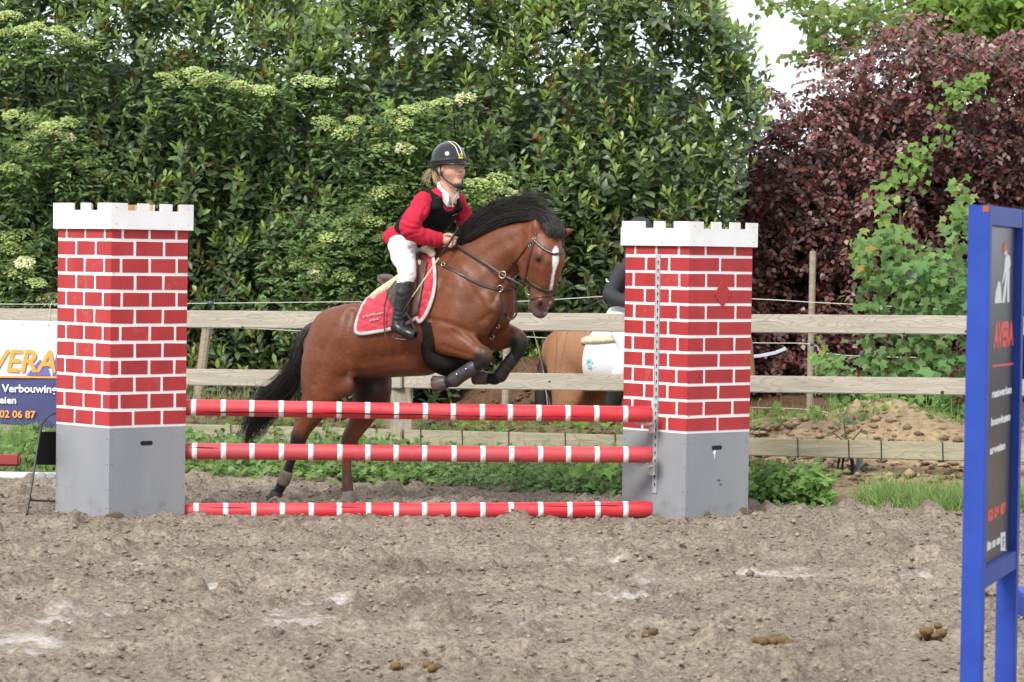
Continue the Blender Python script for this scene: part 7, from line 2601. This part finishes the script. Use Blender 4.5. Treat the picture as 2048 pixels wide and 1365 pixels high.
# one young plant on top of the soil heap
yp = thing('young_plant', 'young plant with broad bluish leaves growing at the kick board on the right', 'plant', tuple(fpt(1690, 880, .35)))
for pts, lf in (([(1692, 885), (1690, 862), (1688, 845)], [(1688, 842), (1702, 838), (1676, 846)]), ([(1700, 885), (1718, 866), (1724, 858)], [(1722, 862), (1712, 842)]), ([(1690, 885), (1672, 870), (1666, 866)], [(1668, 868), (1680, 872)])):
    MB().tube([fpt(x, y, .33) for x, y in crom(pts, 3)], .005, 5).build('stem', M_SOFT if False else M_TWIG, yp, world=True)
    for (x, y) in lf:
        p = fpt(x, y, .33)
        V, Fs, k = leaves(np.array([list(p)]), np.array([[rng.normal(0, .8), -.5, -.1]]), np.array([[0, -.6, .8]]), np.array([.06]), np.array([.022]), 'oblong', .2, .3)
        fmesh('leaf', V, Fs, M_SOFT, yp, cols=np.repeat(jitter_cols((.17, .24, .12), 1, .2, .1), k, 0), world=True)
# ================================================================== horses and riders waiting behind the fence
def standing_horse(dark, neck_low):
    """a horse standing, its own frame: x forward, z up from the ground, withers about 1.4 m"""
    f = Field((-1.05, -.42, -.02), (1.55, .42, 1.95), .018)
    f.limb([(-.62, 0, 1.12, .15, .18), (-.42, 0, 1.13, .24, .25), (-.1, 0, 1.10, .26, .26), (.2, 0, 1.10, .26, .28), (.45, 0, 1.12, .21, .27), (.62, 0, 1.14, .15, .2)], .05)
    if neck_low:
        f.limb([(.5, 0, 1.2, .13, .2), (.75, 0, 1.36, .10, .14), (.98, 0, 1.44, .08, .11)], .06)
        f.limb([(.97, 0, 1.44, .075, .10), (1.08, 0, 1.30, .085, .10), (1.16, 0, 1.08, .055, .065), (1.19, 0, .95, .048, .05)], .03)
        ear = (.95, 1.52)
    else:
        f.limb([(.5, 0, 1.2, .13, .2), (.74, 0, 1.46, .10, .15), (.92, 0, 1.66, .08, .11)], .06)
        f.limb([(.92, 0, 1.68, .075, .10), (1.06, 0, 1.58, .085, .10), (1.24, 0, 1.40, .055, .065), (1.32, 0, 1.30, .048, .05)], .03)
        ear = (.90, 1.77)
    for sg in (-1, 1):
        f.limb([(ear[0], sg * .05, ear[1], .02, .025), (ear[0] + .01, sg * .06, ear[1] + .1, .006, .008)], .015)
        f.limb([(.42, sg * .13, 1.0, .09, .15), (.42, sg * .14, .78, .065, .085), (.43, sg * .14, .52, .045, .05), (.43, sg * .14, .46, .042, .045), (.42, sg * .14, .25, .028, .03), (.43, sg * .14, .14, .033, .035), (.45, sg * .14, .06, .04, .045), (.46, sg * .14, .02, .05, .055)], .03)
        f.limb([(-.45, sg * .13, 1.02, .10, .21), (-.44, sg * .15, .80, .085, .14), (-.52, sg * .15, .60, .05, .065), (-.60, sg * .15, .48, .042, .05), (-.57, sg * .15, .26, .028, .032), (-.56, sg * .15, .14, .033, .036), (-.53, sg * .15, .06, .04, .045), (-.52, sg * .15, .02, .05, .055)], .035)
    V, Q = f.mesh()
    n = fbm(V[:, 0] * 4, V[:, 2] * 4 + V[:, 1] * 2, 3, 17)
    if dark:
        C = np.tile([.016, .014, .016], (len(V), 1)) * (1 + .2 * n)[:, None]
    else:
        C = np.tile([.30, .145, .075], (len(V), 1)) * (1 + .15 * n)[:, None]
        w = np.clip((.45 - V[:, 2]) / .15, 0, 1)[:, None]
        C = C * (1 - w) + np.array([.02, .015, .013]) * w
    return relax(V, Q, 1, .4), Q, C

def waiting_pair(loc, rotz, scale, dark, neck_low, hlabel, rlabel, jacket, tint):
    h = thing('standing_horse', hlabel, 'horse', loc, rotz)
    h.scale = (scale,) * 3
    V, Q, C = standing_horse(dark, neck_low)
    fmesh('body', V, Q, M_COAT, h, smooth=True, cols=C)
    hb = BVHTree.FromPolygons([Vector(v) for v in V], [tuple(int(i) for i in f) for f in Q])
    tg = np.array([[-.70, 0, 1.18, .03], [-.80, 0, 1.05, .05], [-.82, 0, .8, .07], [-.80, 0, .5, .05]])
    t_ = MB().tube([Vector(p) for p in crom(tg[:, :3], 4)], list(crom(tg, 4)[:, 3]), 9).build('tail', M_HAIR, h, smooth=True)
    zt = 1.62 if neck_low else 1.88
    mn = [(.35, 0, 1.40), (.6, 0, 1.50), (.85, 0, 1.56), (.98, 0, 1.55)] if neck_low else [(.35, 0, 1.42), (.55, 0, 1.55), (.75, 0, 1.72), (.88, 0, 1.80)]
    MB().tube([Vector(p) for p in crom(mn, 4)], [.03] * 13, 8, flat=(.5, 1.6), up=Vector((0, 1, 0))).build('mane', M_HAIR, h, smooth=True)
    # tack
    pad_ = thing('saddle_pad', ('white' if not dark else 'dark') + ' saddle pad under the rider on the ' + ('brown' if not dark else 'black') + ' horse behind the fence', 'saddle pad', loc, rotz)
    pad_.scale = h.scale
    for sg in (-1, 1):
        g, F = [], []
        xs, zs = np.linspace(-.14, .38, 15), np.linspace(0, 1, 13)
        for i, x in enumerate(xs):
            for j, t in enumerate(zs):
                z = 1.38 - t * (.50 - .10 * ((x - .02) / .34) ** 2)
                p, nn, _, _ = hb.ray_cast(Vector((x - .08 * t, sg * 1.0, z)), Vector((0, -sg, 0)))
                p = p + nn * .016 if p else Vector((x - .08 * t, sg * .06, z))
                g.append(p)
        for i in range(14):
            for j in range(12):
                a = i * 13 + j
                F.append((a, a + 13, a + 14, a + 1) if sg < 0 else (a, a + 1, a + 14, a + 13))
        MB().add(g, F).build('cloth', pmat('pad_cloth', (.70, .70, .71) if not dark else (.03, .03, .05), .8), pad_, smooth=True)
        if not dark:
            c, nn, _, _ = hb.ray_cast(Vector((-.11, sg * 1.0, 1.06)), Vector((0, -sg, 0)))
            c = c + nn * .020
            for k in range(3):
                MB().tube([c + Vector((math.cos(t) * (.012 + .010 * k), -sg * -.0, math.sin(t) * (.012 + .010 * k))) for t in np.linspace(0, 5.2, 14)], .003, 5).build('round_emblem', pmat('aqua_thread', (.25, .62, .68), .7), pad_)
    sd_t = thing('saddle', ('saddle with cream sheepskin on the brown horse behind the fence' if not dark else 'dark saddle on the black horse behind the shrub'), 'saddle', (loc[0], loc[1], loc[2] - .05), rotz)
    sd_t.scale = h.scale
    f = Field((-.5, -.3, 1.1), (.6, .3, 1.7), .012)
    f.limb([(-.22, 0, 1.44, .12, .03), (-.13, 0, 1.41, .14, .035), (.05, 0, 1.40, .11, .035), (.25, 0, 1.47, .09, .04)], .02)
    v, q_ = f.mesh()
    fmesh('seat', v, q_, M_SEAT, sd_t, smooth=True)
    f = Field((-.6, -.35, 1.0), (.6, .35, 1.6), .012)
    f.limb([(-.20, 0, 1.27, .275, .065), (-.05, 0, 1.28, .285, .06), (.2, 0, 1.30, .28, .05)], .02)
    v, q_ = f.mesh()
    fmesh('sheepskin' if not dark else 'under_pad', v, q_, M_CREAM if not dark else M_LEATH, sd_t, smooth=True)
    # rider
    r = thing('person', rlabel, 'person', (loc[0] + .07 * math.cos(rotz), loc[1] + .07 * math.sin(rotz), loc[2] - .10), rotz)
    r.scale = h.scale
    tor = [(-.08, 0, 1.52, .14, .10), (-.05, 0, 1.66, .13, .10), (.0, 0, 1.80, .15, .11), (.02, 0, 1.90, .12, .09)]
    neck_ = [(.02, 0, 1.93, .05, .05), (.04, 0, 2.02, .05, .05)]
    hd_ = [(.05, 0, 2.08, .075, .095), (.06, 0, 2.13, .075, .095)]
    arms = [[(.02, s_ * .16, 1.86, .055, .055), (-.03, s_ * .23, 1.70, .05, .05), (.02, s_ * .25, 1.66, .045, .045), (.20, s_ * .16, 1.60, .036, .036), (.28, s_ * .10, 1.60, .032, .03)] for s_ in (-1, 1)]
    legs = [[(-.06, s_ * .10, 1.50, .09, .10), (.10, s_ * .25, 1.42, .08, .085), (.22, s_ * .31, 1.27, .065, .068), (.16, s_ * .33, 1.10, .055, .06), (.11, s_ * .33, .95, .05, .052)] for s_ in (-1, 1)]
    boots = [[(.15, s_ * .33, 1.06, .056, .062), (.10, s_ * .335, .88, .054, .06), (.05, s_ * .34, .70, .044, .046)] for s_ in (-1, 1)]
    feet = [[(.02, s_ * .34, .66, .038, .036), (.10, s_ * .345, .65, .042, .034), (.20, s_ * .35, .655, .036, .024)] for s_ in (-1, 1)]
    f = Field((-.4, -.5, .55), (.5, .5, 2.4), .017)
    for c_ in [tor, neck_, hd_] + arms + legs + boots + feet:
        f.limb(c_, .03, grow=-.008 if c_ not in (neck_, hd_) else 0)
    for a_ in arms:
        x, y, z, _, _ = a_[-1]
        for k in range(4):
            f.limb([(x + .03, y, z + .02 - .014 * k, .010, .010), (x + .075 - .006 * k, y * .9, z + .012 - .014 * k, .009, .009), (x + .06, y * .8, z - .01 - .012 * k, .008, .008)], .004)
    f.limb([(.14, 0, 2.07, .012, .014)], .015, n=1)
    v, q_ = f.mesh()
    fmesh('body', v, q_, M_SKIN, r, smooth=True, cols=np.tile(SK, (len(v), 1)))
    f = Field((-.4, -.5, 1.4), (.5, .5, 2.2), .012)
    f.limb(tor, .03, grow=.006)
    for a_ in arms:
        f.limb(a_[:-1], .03, grow=.005)
    v, q_ = f.mesh()
    v = wrinkle(v, q_, .004, 9, 3)
    fmesh('jacket', v, q_, pmat('jacket_cloth', jacket, .8), r, smooth=True)
    f = Field((-.4, -.5, .8), (.5, .5, 1.7), .012)
    f.limb([(-.08, 0, 1.50, .15, .11)], .03, n=1)
    for a_ in legs:
        f.limb(a_, .03, grow=.002)
    v, q_ = f.mesh()
    fmesh('breeches', v, q_, M_BREE, r, smooth=True)
    for a_, b_2 in zip(boots, feet):
        f = Field((-.3, -.5, .55), (.5, .5, 1.25), .012)
        f.limb(a_, .02, grow=.006)
        f.limb(b_2, .02, grow=.004)
        f.plane((.15, 0, 1.10), (-.1, 0, 1), .004)
        v, q_ = f.mesh()
        fmesh('riding_boot', v, q_, M_RBOOT, r, smooth=True)
    f = Field((-.3, -.3, 1.98), (.4, .3, 2.4), .010)
    f.limb([(.05, 0, 2.15, .100, .12)], .01, n=1)
    f.limb([(.15, 0, 2.13, .085, .012)], .02, n=1)
    f.plane((0, 0, 2.115), (.05, 0, -1), .004)
    v, q_ = f.mesh()
    fmesh('helmet', v, q_, M_HELM2, r, smooth=True)
    if not dark:
        MB().tube([Vector((-.045, -.262, 1.80)), Vector((-.04, -.262, 1.78)), Vector((-.02, -.258, 1.775))], .008, 5).build('sleeve_mark', pmat('pale_mark', (.5, .5, .52), .6), r)
        cr_ = thing('riding_crop', 'thin dark riding crop held by the rider behind the fence', 'riding crop', loc, rotz)
        cr_.scale = h.scale
        MB().tube([Vector((.24, -.15, 1.62)), Vector((-.02, -.30, 1.52)), Vector((-.34, -.40, 1.36))], [.006, .005, .003], 6).build('shaft', M_HARN, cr_)
    return h
tz1 = float(bank_h(np.array([.95]), np.array([23.4]))[()][0] if False else bank_h(np.array(.95), np.array(23.4)))
waiting_pair((.83, 23.3, tz1 + .02), math.radians(-42), .97, False, True,
             'brown horse half hidden behind the right tower beyond the fence', 'rider in dark jacket and white breeches half hidden behind the right tower', (.028, .026, .032), None)
tz2 = float(bank_h(np.array(3.6), np.array(23.2)))
waiting_pair((4.02, 22.7, tz2), math.radians(178), 1.08, True, True,
             'black horse mostly hidden behind the green maple shrub', 'rider in navy mostly hidden behind the maple shrub and sign', (.02, .022, .045), None)
# pale tape hanging between the tower and the stake
M_TAPE = pmat('pale_tape', (.42, .46, .52), .6)
o = MB().tube([at(1470, 716, 23.3), at(1520, 712, 23.3), at(1550, 706, 23.3), at(1572, 697, 23.3)], 1.0, 6, flat=(.014, .002), up=Vector((0, -1, .2))).build('barrier_tape', M_TAPE)
tag(o, 'pale tape hanging slack behind the fence right of the right tower', 'tape')
